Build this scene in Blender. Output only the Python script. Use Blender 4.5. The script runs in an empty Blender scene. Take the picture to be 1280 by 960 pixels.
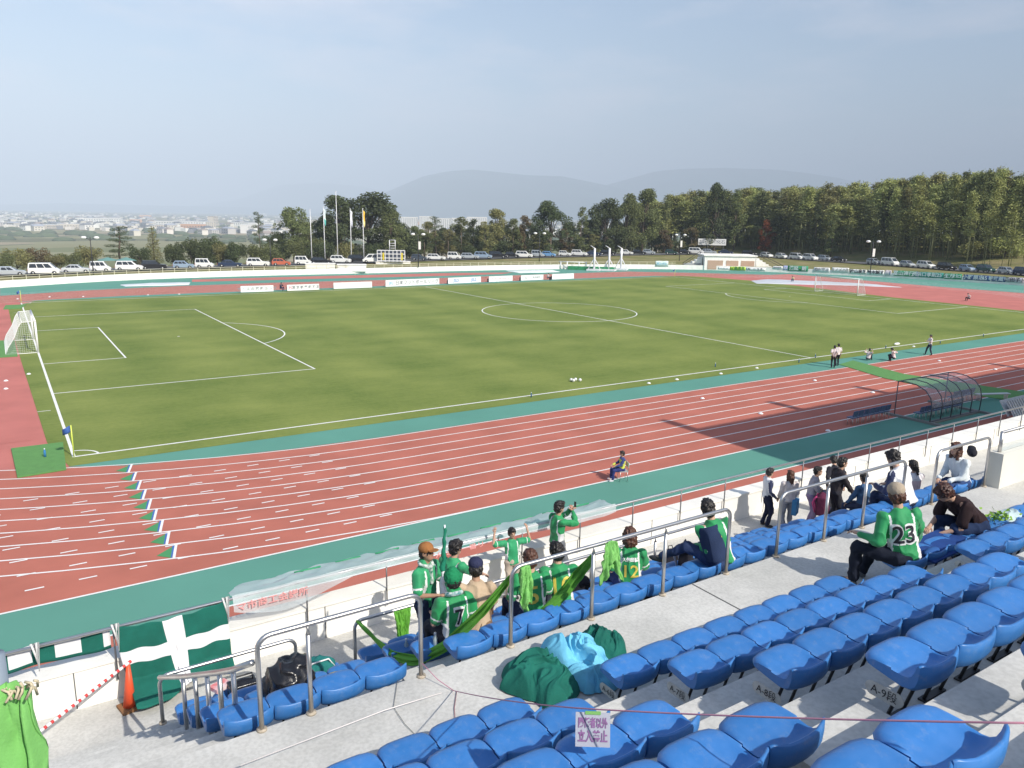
import bpy, bmesh, math, random
from mathutils import Vector, Matrix, Quaternion
from mathutils.bvhtree import BVHTree
R = math.radians
scene = bpy.context.scene
col = scene.collection
random.seed(7)
TS = bpy.data.scenes.new('workshop')          # small side scene in which single meshes are evaluated

# ------------------------------------------------------------------ camera
CAM = Vector((-2.1157, -39.5775, 11.1537))
yaw, pitch, roll, FPX = 0.58218, -0.21303, 0.01620, 977.5
_f = Vector((math.sin(yaw)*math.cos(pitch), math.cos(yaw)*math.cos(pitch), math.sin(pitch)))
_r0 = Vector((math.cos(yaw), -math.sin(yaw), 0)); _u0 = _r0.cross(_f)
_r = _r0*math.cos(roll) + _u0*math.sin(roll); _u = -_r0*math.sin(roll) + _u0*math.cos(roll)
cd = bpy.data.cameras.new('camera'); cam = bpy.data.objects.new('camera', cd); col.objects.link(cam)
cam.matrix_world = Matrix(((_r.x, _u.x, -_f.x, CAM.x), (_r.y, _u.y, -_f.y, CAM.y), (_r.z, _u.z, -_f.z, CAM.z), (0, 0, 0, 1)))
cd.sensor_width = 36; cd.lens = 36*FPX/1280; cd.clip_end = 60000; cd.clip_start = .05
scene.camera = cam
def G(px, py, z=0.0):                      # where the photograph's line of sight meets height z
    d = _f + _r*((px-640)/FPX) - _u*((py-480)/FPX)
    return CAM + d*((z-CAM.z)/d.z)
def D(px, py, dep):
    return CAM + (_f + _r*((px-640)/FPX) - _u*((py-480)/FPX))*dep
def PX(p):
    d = Vector(p)-CAM; w = d.dot(_f)
    if w <= .05: return None
    return (640+FPX*d.dot(_r)/w, 480-FPX*d.dot(_u)/w, w)
def seen(p, m=40):
    q = PX(p); return q is not None and -m < q[0] < 1280+m and -m < q[1] < 960+m

# ------------------------------------------------------------------ materials
MATS = {}
def mat(name, c, rough=.6, var=0.0, scale=4.0, bump=0.0, bscale=None, metal=0.0, spec=.5, c2=None, detail=4, alpha=1.0, trans=0.0, island=0.0, rnd=0.0, tl=0.0):
    if name in MATS: return MATS[name]
    m = bpy.data.materials.new(name); m.use_nodes = True; nt = m.node_tree; N = nt.nodes; L = nt.links
    b = N['Principled BSDF']; b.inputs['Roughness'].default_value = rough; b.inputs['Metallic'].default_value = metal
    b.inputs['Specular IOR Level'].default_value = spec
    c = tuple(c)+(1,); b.inputs['Base Color'].default_value = c
    tc = N.new('ShaderNodeTexCoord'); out = None
    if var or c2:
        nz = N.new('ShaderNodeTexNoise'); nz.inputs['Scale'].default_value = scale; nz.inputs['Detail'].default_value = detail
        L.new(tc.outputs['Object'], nz.inputs['Vector'])
        rp = N.new('ShaderNodeValToRGB'); L.new(nz.outputs['Fac'], rp.inputs['Fac'])
        e = rp.color_ramp.elements; e[0].position = .3; e[1].position = .7
        if c2: e[0].color = c; e[1].color = tuple(c2)+(1,)
        else:
            e[0].color = tuple(x*(1-var) for x in c[:3])+(1,); e[1].color = tuple(min(1, x*(1+var)) for x in c[:3])+(1,)
        out = rp.outputs['Color']
    if island or rnd:
        hs = N.new('ShaderNodeHueSaturation'); hs.inputs['Color'].default_value = c
        if out: L.new(out, hs.inputs['Color'])
        add = N.new('ShaderNodeMath'); add.operation = 'ADD'
        g = N.new('ShaderNodeNewGeometry'); oi = N.new('ShaderNodeObjectInfo')
        m1 = N.new('ShaderNodeMath'); m1.operation = 'MULTIPLY_ADD'; L.new(g.outputs['Random Per Island'], m1.inputs[0]); m1.inputs[1].default_value = island*2; m1.inputs[2].default_value = 1-island-rnd
        m2 = N.new('ShaderNodeMath'); m2.operation = 'MULTIPLY'; L.new(oi.outputs['Random'], m2.inputs[0]); m2.inputs[1].default_value = rnd*2
        L.new(m1.outputs[0], add.inputs[0]); L.new(m2.outputs[0], add.inputs[1]); L.new(add.outputs[0], hs.inputs['Value'])
        m3 = N.new('ShaderNodeMath'); m3.operation = 'MULTIPLY_ADD'; L.new(oi.outputs['Random'], m3.inputs[0]); m3.inputs[1].default_value = rnd*.12; m3.inputs[2].default_value = .5-rnd*.06
        L.new(m3.outputs[0], hs.inputs['Hue'])
        out = hs.outputs['Color']
    if out: L.new(out, b.inputs['Base Color'])
    if bump:
        n2 = N.new('ShaderNodeTexNoise'); n2.inputs['Scale'].default_value = bscale or scale*6; n2.inputs['Detail'].default_value = 5
        L.new(tc.outputs['Object'], n2.inputs['Vector'])
        bp = N.new('ShaderNodeBump'); bp.inputs['Strength'].default_value = bump; bp.inputs['Distance'].default_value = .02
        L.new(n2.outputs['Fac'], bp.inputs['Height']); L.new(bp.outputs['Normal'], b.inputs['Normal'])
    if alpha < 1: b.inputs['Alpha'].default_value = alpha
    if trans: b.inputs['Transmission Weight'].default_value = trans
    if tl:
        o = N['Material Output']; t = N.new('ShaderNodeBsdfTranslucent'); mx = N.new('ShaderNodeMixShader'); mx.inputs[0].default_value = tl
        if out: L.new(out, t.inputs['Color'])
        else: t.inputs['Color'].default_value = c
        L.new(b.outputs[0], mx.inputs[1]); L.new(t.outputs[0], mx.inputs[2]); L.new(mx.outputs[0], o.inputs['Surface'])
    MATS[name] = m
    return m

# ------------------------------------------------------------------ mesh helper
class MB:
    def __init__(s): s.v = []; s.f = []; s.m = []; s.s = []; s.cur = 0; s.sm = False
    def add(s, vs, fs):
        o = len(s.v); s.v += [tuple(v) for v in vs]
        for f in fs: s.f.append(tuple(i+o for i in f)); s.m.append(s.cur); s.s.append(s.sm)
        return s
    def box(s, c, d, rz=0, rx=0, ry=0):
        hx, hy, hz = d[0]/2, d[1]/2, d[2]/2
        M = Matrix.Rotation(rz, 3, 'Z') @ Matrix.Rotation(ry, 3, 'Y') @ Matrix.Rotation(rx, 3, 'X'); c = Vector(c)
        vs = [c + M @ Vector((x, y, z)) for z in (-hz, hz) for y in (-hy, hy) for x in (-hx, hx)]
        return s.add(vs, [(0, 2, 3, 1), (4, 5, 7, 6), (0, 1, 5, 4), (2, 6, 7, 3), (0, 4, 6, 2), (1, 3, 7, 5)])
    def b2(s, x0, x1, y0, y1, z0, z1): return s.box(((x0+x1)/2, (y0+y1)/2, (z0+z1)/2), (x1-x0, y1-y0, z1-z0))
    def poly(s, pts): return s.add(pts, [tuple(range(len(pts)))])
    def tube(s, pts, r, n=8, cap=True, flat=None):
        pts = [Vector(p) for p in pts]
        rs = r if isinstance(r, (list, tuple)) else [r]*len(pts)
        rings = []; up = None
        for i, p in enumerate(pts):
            t = (pts[min(i+1, len(pts)-1)]-pts[max(i-1, 0)])
            if t.length < 1e-9: t = Vector((0, 0, 1))
            t.normalize()
            if up is None: up = Vector((0, 0, 1)) if abs(t.z) < .9 else Vector((0, 1, 0))
            a = t.cross(up)
            if a.length < 1e-4: a = t.cross(Vector((1, 0, 0)))
            a.normalize(); b = a.cross(t).normalized(); up = b
            rr = rs[i]; ra, rb = rr if isinstance(rr, tuple) else (rr, rr)
            rings.append([p + a*math.cos(6.28318*k/n)*ra + b*math.sin(6.28318*k/n)*rb for k in range(n)])
        vs = [v for q in rings for v in q]; fs = []
        for i in range(len(pts)-1):
            for k in range(n): fs.append((i*n+k, i*n+(k+1) % n, (i+1)*n+(k+1) % n, (i+1)*n+k))
        if cap: fs.append(tuple(range(n-1, -1, -1))); fs.append(tuple((len(pts)-1)*n+k for k in range(n)))
        o = s.sm; s.sm = True; s.add(vs, fs); s.sm = o
        return s
    def capsule(s, a, b, ra, rb, n=10):
        a = Vector(a); b = Vector(b); d = (b-a); L = d.length
        d = d/L if L > 1e-6 else Vector((0, 0, 1))
        pts = []; rs = []
        for q in (-.95, -.7, -.35, 0): pts.append(a+d*ra*q); rs.append(max(.001, ra*math.sqrt(1-q*q)))
        for q in (0, .35, .7, .95): pts.append(b+d*rb*q); rs.append(max(.001, rb*math.sqrt(1-q*q)))
        return s.tube(pts, rs, n)
    def ell(s, c, r, M=None, n=14, k=9):
        c = Vector(c); vs = []; fs = []; M = M or Matrix.Identity(3)
        for i in range(k+1):
            th = math.pi*i/k
            for j in range(n):
                ph = 6.28318*j/n
                vs.append(c + M @ Vector((r[0]*math.sin(th)*math.cos(ph), r[1]*math.sin(th)*math.sin(ph), r[2]*math.cos(th))))
        for i in range(k):
            for j in range(n): fs.append((i*n+j, (i+1)*n+j, (i+1)*n+(j+1) % n, i*n+(j+1) % n))
        o = s.sm; s.sm = True; s.add(vs, fs); s.sm = o
        return s
    def mesh(s, name, mats):
        me = bpy.data.meshes.new(name); me.from_pydata(s.v, [], s.f)
        for m in (mats if isinstance(mats, (list, tuple)) else [mats]): me.materials.append(m)
        me.polygons.foreach_set('material_index', s.m); me.polygons.foreach_set('use_smooth', s.s); me.update()
        return me
    def build(s, name, mats, parent=None, loc=None):
        return link(name, s.mesh(name, mats), parent, loc)
def link(name, me, parent=None, loc=None):
    o = bpy.data.objects.new(name, me); col.objects.link(o)
    if parent: o.parent = parent
    if loc is not None: o.location = loc
    return o
def thing(name, label, cat, loc=(0, 0, 0), rz=0, group=None):
    o = bpy.data.objects.new(name, None); col.objects.link(o); o.empty_display_size = .2
    o.location = loc; o.rotation_euler = (0, 0, rz); return tag(o, label, cat, group)
def tag(o, label=None, cat=None, group=None, kind=None):
    if label: o['label'] = label
    if cat: o['category'] = cat
    if group: o['group'] = group
    if kind: o['kind'] = kind
    return o
def struct(o): o['kind'] = 'structure'; return o
KIDS = {}
def dup(root, loc, rz=None, label=None, group=None, sc=None):
    r = root.copy(); col.objects.link(r); r.location = loc
    if rz is not None: r.rotation_euler = (0, 0, rz)
    if sc is not None: r.scale = (sc, sc, sc) if not isinstance(sc, tuple) else sc
    if label: r['label'] = label
    if group: r['group'] = group
    for ch in root.children:
        c = ch.copy(); col.objects.link(c); c.parent = r
        for g in ch.children: d = g.copy(); col.objects.link(d); d.parent = c
    return r
def textmesh(body, size, name='lettering', ax='CENTER', extr=0.0, bold=0.0):
    c = bpy.data.curves.new('t', 'FONT'); c.body = body; c.size = size; c.align_x = ax; c.align_y = 'CENTER'; c.extrude = extr; c.resolution_u = 3; c.offset = bold
    o = bpy.data.objects.new('t', c); TS.collection.objects.link(o)
    TS.view_layers[0].update()
    me = bpy.data.meshes.new_from_object(o.evaluated_get(TS.view_layers[0].depsgraph))
    bpy.data.objects.remove(o); bpy.data.curves.remove(c); me.name = name; me.materials.clear()
    return me
def place_text(body, size, m, P, right, up, parent=None, name='lettering', width=None, bold=0.0):
    me = textmesh(body, size, bold=bold); me.materials.append(m)
    right = Vector(right).normalized(); up = Vector(up).normalized(); n = right.cross(up)
    sx = 1
    if width:
        xs = [v.co.x for v in me.vertices]
        if xs: sx = width/max(.01, max(xs)-min(xs))
    me.transform(Matrix(((right.x*sx, up.x, n.x, P[0]), (right.y*sx, up.y, n.y, P[1]), (right.z*sx, up.z, n.z, P[2]), (0, 0, 0, 1))))
    return link(name, me, parent)
def voxel(mb, vox, mats, name, smooth=2, noise=0.0, nscale=6.0):
    me = mb.mesh('tmp', []); o = bpy.data.objects.new('tmp', me); TS.collection.objects.link(o)
    md = o.modifiers.new('r', 'REMESH'); md.mode = 'VOXEL'; md.voxel_size = vox; md.use_smooth_shade = True
    if smooth: sm = o.modifiers.new('s', 'SMOOTH'); sm.iterations = smooth; sm.factor = .5
    TS.view_layers[0].update()
    r = bpy.data.meshes.new_from_object(o.evaluated_get(TS.view_layers[0].depsgraph))
    bpy.data.objects.remove(o); bpy.data.meshes.remove(me); r.name = name
    r.materials.clear()
    for m in mats: r.materials.append(m)
    if noise:
        from mathutils import noise as NZ
        r.update()
        ns = [v.normal.copy() for v in r.vertices]; off = Vector((random.random()*50,)*3)
        for v, n in zip(r.vertices, ns):
            q = NZ.noise(Vector((v.co.x*nscale, v.co.y*nscale, v.co.z*nscale*.6))+off)
            v.co += n*(noise*(1-2*abs(q)**.6))
    for p in r.polygons: p.use_smooth = True
    return r

C_CONC = mat('concrete', (.42, .42, .40), .9, .13, 1.3, .25, 14)
C_WHITE = mat('white_wall_paint', (.84, .82, .77), .8, .08, 1.4, .1, 10)
C_STEEL = mat('brushed_steel', (.60, .59, .58), .38, metal=1.0, var=.1, scale=3)
C_RED = None
def nodes_mat(name):
    m = bpy.data.materials.new(name); m.use_nodes = True; MATS[name] = m
    return m, m.node_tree.nodes, m.node_tree.links, m.node_tree.nodes['Principled BSDF']

# concrete with stains for the stand
m, N, L, b = nodes_mat('stand_concrete')
tc = N.new('ShaderNodeTexCoord')
n1 = N.new('ShaderNodeTexNoise'); n1.inputs['Scale'].default_value = 1.1; n1.inputs['Detail'].default_value = 8; n1.inputs['Roughness'].default_value = .68
n2 = N.new('ShaderNodeTexNoise'); n2.inputs['Scale'].default_value = 26; n2.inputs['Detail'].default_value = 5
L.new(tc.outputs['Object'], n1.inputs['Vector']); L.new(tc.outputs['Object'], n2.inputs['Vector'])
r1 = N.new('ShaderNodeValToRGB'); r1.color_ramp.elements[0].position = .33; r1.color_ramp.elements[1].position = .66
r1.color_ramp.elements[0].color = (.455, .45, .425, 1); r1.color_ramp.elements[1].color = (.62, .61, .575, 1)
r2 = N.new('ShaderNodeValToRGB'); r2.color_ramp.elements[0].position = .36; r2.color_ramp.elements[1].position = .6
r2.color_ramp.elements[0].color = (.90, .90, .895, 1); r2.color_ramp.elements[1].color = (1.04, 1.04, 1.04, 1)
mx = N.new('ShaderNodeMixRGB'); mx.blend_type = 'MULTIPLY'; mx.inputs[0].default_value = 1
L.new(n1.outputs['Fac'], r1.inputs[0]); L.new(n2.outputs['Fac'], r2.inputs[0]); L.new(r1.outputs[0], mx.inputs[1]); L.new(r2.outputs[0], mx.inputs[2])
L.new(mx.outputs[0], b.inputs['Base Color']); b.inputs['Roughness'].default_value = .9
bp = N.new('ShaderNodeBump'); bp.inputs['Strength'].default_value = .3; bp.inputs['Distance'].default_value = .01; L.new(n2.outputs['Fac'], bp.inputs['Height']); L.new(bp.outputs[0], b.inputs['Normal'])
C_STAND = m

# mown turf
m, N, L, b = nodes_mat('turf')
tc = N.new('ShaderNodeTexCoord'); sp = N.new('ShaderNodeSeparateXYZ'); L.new(tc.outputs['Object'], sp.inputs[0])
def sine(axis, period, ph):
    wob = N.new('ShaderNodeTexNoise'); wob.inputs['Scale'].default_value = .05; L.new(tc.outputs['Object'], wob.inputs['Vector'])
    a = N.new('ShaderNodeMath'); a.operation = 'MULTIPLY_ADD'; L.new(sp.outputs[axis], a.inputs[0]); a.inputs[1].default_value = 6.2832/period; a.inputs[2].default_value = ph
    c = N.new('ShaderNodeMath'); c.operation = 'MULTIPLY_ADD'; L.new(wob.outputs['Fac'], c.inputs[0]); c.inputs[1].default_value = .9; L.new(a.outputs[0], c.inputs[2])
    s_ = N.new('ShaderNodeMath'); s_.operation = 'SINE'; L.new(c.outputs[0], s_.inputs[0]); return s_
sx_, sy_ = sine('X', 9.2, 0), sine('Y', 5.2, 1)
mul = N.new('ShaderNodeMath'); mul.operation = 'MULTIPLY_ADD'; L.new(sy_.outputs[0], mul.inputs[0]); mul.inputs[1].default_value = .7; L.new(sx_.outputs[0], mul.inputs[2])
nb = N.new('ShaderNodeTexNoise'); nb.inputs['Scale'].default_value = .12; nb.inputs['Detail'].default_value = 6; nb.inputs['Roughness'].default_value = .65; L.new(tc.outputs['Object'], nb.inputs['Vector'])
nf = N.new('ShaderNodeTexNoise'); nf.inputs['Scale'].default_value = 3.5; nf.inputs['Detail'].default_value = 6; nf.inputs['Roughness'].default_value = .7; L.new(tc.outputs['Object'], nf.inputs['Vector'])
a1 = N.new('ShaderNodeMath'); a1.operation = 'MULTIPLY_ADD'; L.new(mul.outputs[0], a1.inputs[0]); a1.inputs[1].default_value = .055; L.new(nb.outputs['Fac'], a1.inputs[2])
a2 = N.new('ShaderNodeMath'); a2.operation = 'MULTIPLY_ADD'; L.new(nf.outputs['Fac'], a2.inputs[0]); a2.inputs[1].default_value = .42; L.new(a1.outputs[0], a2.inputs[2])
mps = N.new('ShaderNodeMapping'); mps.inputs['Scale'].default_value = (.35, 4.5, 1); L.new(tc.outputs['Object'], mps.inputs[0]); ns = N.new('ShaderNodeTexNoise'); ns.inputs['Scale'].default_value = 1; ns.inputs['Detail'].default_value = 4; L.new(mps.outputs[0], ns.inputs['Vector'])
a3 = N.new('ShaderNodeMath'); a3.operation = 'MULTIPLY_ADD'; L.new(ns.outputs['Fac'], a3.inputs[0]); a3.inputs[1].default_value = .28; a4 = N.new('ShaderNodeMath'); a4.operation = 'SUBTRACT'; L.new(a2.outputs[0], a4.inputs[0]); a4.inputs[1].default_value = .14; L.new(a4.outputs[0], a3.inputs[2]); a2 = a3
rp = N.new('ShaderNodeValToRGB'); e = rp.color_ramp.elements
e[0].position = .45; e[0].color = (.112, .165, .034, 1); e[1].position = .9; e[1].color = (.222, .262, .068, 1)
L.new(a2.outputs[0], rp.inputs[0]); L.new(rp.outputs[0], b.inputs['Base Color']); b.inputs['Roughness'].default_value = .95; b.inputs['Specular IOR Level'].default_value = .15
bp = N.new('ShaderNodeBump'); bp.inputs['Strength'].default_value = .25; bp.inputs['Distance'].default_value = .03
nh = N.new('ShaderNodeTexNoise'); nh.inputs['Scale'].default_value = 30; L.new(tc.outputs['Object'], nh.inputs['Vector']); L.new(nh.outputs['Fac'], bp.inputs['Height']); L.new(bp.outputs[0], b.inputs['Normal'])
C_TURF = m
C_TRACK = mat('red_track', (.44, .146, .106), .95, .10, .45, .2, 90, spec=.25, detail=8)
C_TRACK2 = mat('red_track_pale', (.49, .165, .14), .95, .10, .35, .2, 90, spec=.25, detail=8)
C_TEAL = mat('teal_track', (.105, .285, .225), .95, .06, .25, .15, 90, spec=.25, detail=8)
C_LINE = mat('line_paint', (.78, .78, .76), .85, .06, 2)
C_MATG = mat('mat_green', (.10, .26, .07), .95, .08, 3, .3, 60)

# ------------------------------------------------------------------ stadium floor
PL, PW = 106.9, 69.8
wallpx = [(0, 360), (90, 354), (160, 350.2), (240, 347.2), (320, 344.9), (400, 343), (480, 341.2), (592, 338.2), (701, 336.3), (786, 336), (880, 337.2), (966, 340), (1021, 342.6), (1117, 347.2), (1200, 352), (1280, 357)]
W = [G(*a).xy for a in wallpx]
W = [Vector(w) for w in W]
Wl = [Vector((-48, 35)), Vector((-44, 56)), Vector((-32, 74)), Vector((-16, 86))]
Wr = [Vector((156, 18)), Vector((153, 2)), Vector((144, -12)), Vector((130, -22))]
WALL = Wl + W + Wr
floor_poly = [(-70, -19), (-70, 0)] + [tuple(w) for w in WALL] + [(130, -40), (-70, -40)]
def flat(name, pts, z, m, parent=None): return MB().poly([(p[0], p[1], z) for p in pts]).build(name, m, parent)
g = flat('ground', floor_poly, 0.0, C_TRACK2); struct(g)
def rect(x0, x1, y0, y1): return [(x0, y0), (x1, y0), (x1, y1), (x0, y1)]
XB0, XB1, YC = 13.2, 93.7, 34.9
def oval(rad, n=40):
    p = []
    for i in range(n+1):
        a = -math.pi/2 + math.pi*i/n; p.append((XB1+rad*math.cos(a), YC+rad*math.sin(a)))
    for i in range(n+1):
        a = math.pi/2 + math.pi*i/n; p.append((XB0+rad*math.cos(a), YC+rad*math.sin(a)))
    return p
def ring(mb, r0, r1, z, n=64):
    a = oval(r0, n); b_ = oval(r1, n); k = len(a)
    mb.add([(p[0], p[1], z) for p in a]+[(p[0], p[1], z) for p in b_], [(i, (i+1) % k, k+(i+1) % k, k+i) for i in range(k)])
tr = MB(); ring(tr, 38.9, 50.1, .004); tr.add([(-70, -15.08, .003), (-70, -9.0, .003), (13, -9.0, .003), (13, -15.08, .003)], [(0, 1, 2, 3)]); tr.add([(93, -15.08, .003), (93, -9, .003), (150, -9, .003), (150, -15.08, .003)], [(0, 1, 2, 3)])
struct(tr.build('track', C_TRACK))
# teal: apron towards the stand, strip between turf and track, far apron
ap = MB(); ap.poly([(x, y, .008) for x, y in rect(-70, 128, -17.88, -15.08)]); struct(ap.build('track_apron', C_TEAL))
rs = MB(); rs.poly([(x, y, .008) for x, y in rect(-70, 128, -24, -17.96)]); struct(rs.build('service_path', C_TRACK))
ts = MB(); ts.poly([(x, y, .008) for x, y in [(-.3, -1.5), (2, -2.62), (5, -3.2), (9, -3.75), (13.2, -3.98), (93.7, -3.98), (101, -3.4), (108, -2.0), (108, -1.42), (-.3, -1.42)]])
ts.poly([(x, y, .008) for x, y in [(-1, 71.2), (108, 71.2), (105, 73), (97.7, 73.6), (12, 73.6), (2, 72.3)]]); struct(ts.build('track_border', C_TEAL))
fa = MB()
fa.poly([(p.x, p.y, .008) for p in (G(0, 370), G(90, 364), G(150, 361), G(240, 357), G(340, 353.5), G(480, 350), G(600, 345.8), G(700, 342.2), G(786, 339.5), G(860, 341), G(966, 343.8), G(1030, 348.4), G(1117, 354.6), G(1200, 360.5), G(1280, 366.5))] +
        [(w.x, w.y, .008) for w in reversed(W)]); struct(fa.build('outer_apron', C_TEAL))
lj = MB(); lj.poly([(G(*a).x, G(*a).y, .012) for a in [(240, 352.5), (400, 348.5), (560, 344.8), (628, 342.6), (642, 340.6), (560, 341.4), (400, 345.2), (240, 349.6)]]); struct(lj.build('jump_runway', C_TRACK2))
dz = MB(); dz.poly([(x, y, .010) for x, y in rect(-28, -1.5, 4, 66)]); dz.poly([(x, y, .010) for x, y in rect(108.5, 136, 4, 66)]); struct(dz.build('curve_area', C_TRACK2))
tf = MB()
tp = [(-.3, -1.45), (108.2, -1.45), (108.9, 3), (109.5, 27), (113, 47), (114, 58), (112, 68), (109, 71.3), (1.5, 71.3), (-1.4, 66), (-1.35, 38), (-1.25, 28), (-.9, 3.2)]
tf.poly([(x, y, .014) for x, y in tp]); struct(tf.build('pitch_turf', C_TURF))
LN = MB(); lw = .12; zl = .018
def hl(x0, x1, y, w=lw, z=zl): LN.poly([(a, b_, z) for a, b_ in rect(x0, x1, y-w/2, y+w/2)])
def vl(x, y0, y1, w=lw, z=zl): LN.poly([(a, b_, z) for a, b_ in rect(x-w/2, x+w/2, y0, y1)])
def arc(cx, cy, r, a0, a1, w=lw, n=48, z=zl+.0006):
    vs = []
    for i in range(n+1):
        a = a0+(a1-a0)*i/n
        for q in (r-w/2, r+w/2): vs.append((cx+q*math.cos(a), cy+q*math.sin(a), z))
    LN.add(vs, [(2*i, 2*i+1, 2*i+3, 2*i+2) for i in range(n)])
h = PW/2
hl(-.06, PL+.06, 0, .14); hl(-.06, PL+.06, PW, .14); vl(0, .07, PW-.07, .14); vl(PL, .07, PW-.07, .14); vl(PL/2, .07, PW-.07)
arc(PL/2, h, 9.15, 0, 2*math.pi, n=80)
for s, gx in ((1, 0), (-1, PL)):
    for dpt, hw in ((16.5, 20.16), (5.5, 9.16)):
        x1 = gx+s*dpt; a, b_ = sorted((gx+s*.07, x1-s*.06)); hl(a, b_, h-hw); hl(a, b_, h+hw); vl(x1, h-hw-.06, h+hw+.06)
    c = math.acos(5.5/9.15)
    if s > 0: arc(11, h, 9.15, -c, c)
    else: arc(PL-11, h, 9.15, math.pi-c, math.pi+c)
    arc(gx+s*11, h, .06, 0, 6.283, .12, 10)
arc(0, 0, 1, .05, 1.52, .1, 10); arc(PL, 0, 1, 1.6, 3.1, .1, 10); arc(0, PW, 1, -1.52, -.05, .1, 10); arc(PL, PW, 1, 3.2, 4.6, .1, 10)
for y in (9.15+1.0, PW-10.15): hl(-1.0, -.35, y, .08)
LN.build('pitch_lines', C_LINE); struct(bpy.data.objects['pitch_lines'])
# track lanes
LN = MB()
LY = [-4.09-1.22*k for k in range(10)]
for k in range(10):
    rr = YC+4.09+1.22*k
    ring(LN, rr-.042, rr+.042, .0125)
LN2 = LN; LN = MB()
hl(-70, 128, -15.08, .09, .0135); hl(-70, 128, -17.92, .08, .0135)
for k in range(1, 9):                                    # dashed straight lanes where the bend begins
    x = -8.0+.17*k
    while x < 11.2:
        y = LY[k]
        if abs(math.hypot(min(0, x-XB0), YC-y)-(YC-LY[k])) > .12:
            LN.poly([(a, b_, .0145) for a, b_ in rect(x, x+.5, y-.04, y+.04)])
        x += 1.42
def lane_y(k, x): return YC-math.sqrt((YC-LY[k])**2-(x-XB0)**2)
for k in range(9):
    ya, yb = lane_y(k, 2.06)-.03, lane_y(k+1, 1.78)+.03
    LN.poly([(1.74, yb, .0140), (1.83, yb, .0140), (2.11, ya, .0140), (2.02, ya, .0140)])
LN.v += []; 
_o = len(LN.v); LN.add(LN2.v, LN2.f)
struct(LN.build('lane_lines', C_LINE))
tg = MB()
bl = MB()
for k in range(9):
    ya, yb = lane_y(k, 2.0)-.09, lane_y(k+1, 1.74)+.09; xa = 1.99; xb = 1.76
    tg.poly([(xb-.06, yb, .0138), (xa-.07, ya-.1, .0138), (xb-.42, (ya+yb)/2-.1, .0138)])
    bl.poly([(xb-.06, yb, .0142), (xb-.01, yb, .0142), (xa+.02, ya, .0142), (xa-.05, ya, .0142)])
struct(tg.build('lane_marking', mat('marking_green', (.06, .27, .10), .9))); struct(bl.build('lane_marking_blue', mat('marking_blue', (.05, .14, .42), .9)))
# artificial turf mats
def mat_sheet(name, pts, z0, z1, label, grp=None):
    n = len(pts); vs = [(x, y, z0) for x, y in pts]+[(x, y, z1) for x, y in pts]
    o = MB().add(vs, [tuple(range(n, 2*n))]+[(i, (i+1) % n, n+(i+1) % n, n+i) for i in range(n)]).build(name, C_MATG)
    return tag(o, label, 'turf mat', grp)
mat_sheet('turf_mat', [tuple(G(*a).xy) for a in [(22, 598), (83, 588), (79, 554), (14, 562)]], .016, .07, 'green artificial turf mat at the corner flag nearest the stand, blue bottle on it')
mat_sheet('turf_mat', [tuple(G(*a).xy) for a in [(4, 387), (26, 386), (33, 381), (7, 382)]], .016, .06, 'small green turf mat at the far corner beside the distant corner flag')
mat_sheet('turf_mat', [(-3.0, 30), (-1.4, 30), (-1.4, 39), (-3.0, 39)], .016, .05, 'green turf mat lying under the net of the goal at the left')
mat_sheet('turf_mat', [tuple(G(*a).xy) for a in [(1049, 456), (1066, 451), (1130, 468), (1290, 492), (1290, 505), (1180, 489), (1105, 473)]], .016, .04, 'long green turf strip laid across the running lanes beside the dugout')
# expansion: white covers
def tarp(pts, label, c, z=.10):
    n = len(pts); cx = sum(p[0] for p in pts)/n; cy = sum(p[1] for p in pts)/n; mb = MB(); mb.sm = True
    rings = [(1.0, .02), (.97, z), (.55, z*1.15), (0.02, z*1.2)]; vs = []
    for q, zz in rings:
        for i, (x, y) in enumerate(pts): vs.append((cx+(x-cx)*q, cy+(y-cy)*q, zz+.02*math.sin(i*2.3+q*9)))
    fs = []
    for r_ in range(3):
        for i in range(n): fs.append((r_*n+i, r_*n+(i+1) % n, (r_+1)*n+(i+1) % n, (r_+1)*n+i))
    mb.add(vs, fs); return tag(mb.build('ground_cover_sheet', mat('tarp_'+label[:5], c, .6, .08, .6, .3, 3)), label, 'tarpaulin')
def sub(P, k=4):
    o = []
    for i in range(len(P)):
        a, b_ = Vector(P[i]), Vector(P[(i+1) % len(P)])
        for j in range(k): o.append(tuple(a.lerp(b_, j/k)))
    return o
tarp(sub([tuple(G(*a).xy) for a in [(939, 351.2), (946, 354.6), (1000, 355.8), (1060, 357), (1128, 359.6), (1090, 355.4), (1030, 352.2), (958, 349.4)]]), 'long pale grey sheet covering the track behind the far right goal', (.58, .60, .63))
tarp(sub([tuple(G(*a).xy) for a in [(150, 356.5), (157, 358.3), (236, 356.5), (238, 353.4), (190, 354.2)]]), 'grey white cover sheet on the teal apron in front of the far left wall', (.66, .70, .72))
tarp(sub([tuple(G(*a).xy) for a in [(632, 338.6), (650, 341.5), (700, 340.2), (690, 337.8)]]), 'white landing pit cover on the teal apron beside the throwing cage', (.78, .82, .80))
# ------------------------------------------------------------------ the near stand
TD, RH = .8355, .47
WZ, WY = 6.65, -33.25                       # walkway level, its front edge
def row_floor(k): return WZ+RH*(k-6) if k >= 6 else WZ-RH*(6-k)
def row_back(k): return -34.985-TD*(k-6) if k >= 6 else -33.13+TD*(5-k)   # y of a seat's back
stand = thing('grandstand', 'pale concrete grandstand terraces with a walkway and stepped aisles', 'grandstand')
X0, X1 = -46, 30
mb = MB()
def slab(x0, x1, y0, y1, zt, zb=None): mb.b2(x0, x1, y0, y1, (zt-1.2) if zb is None else zb, zt)
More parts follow.
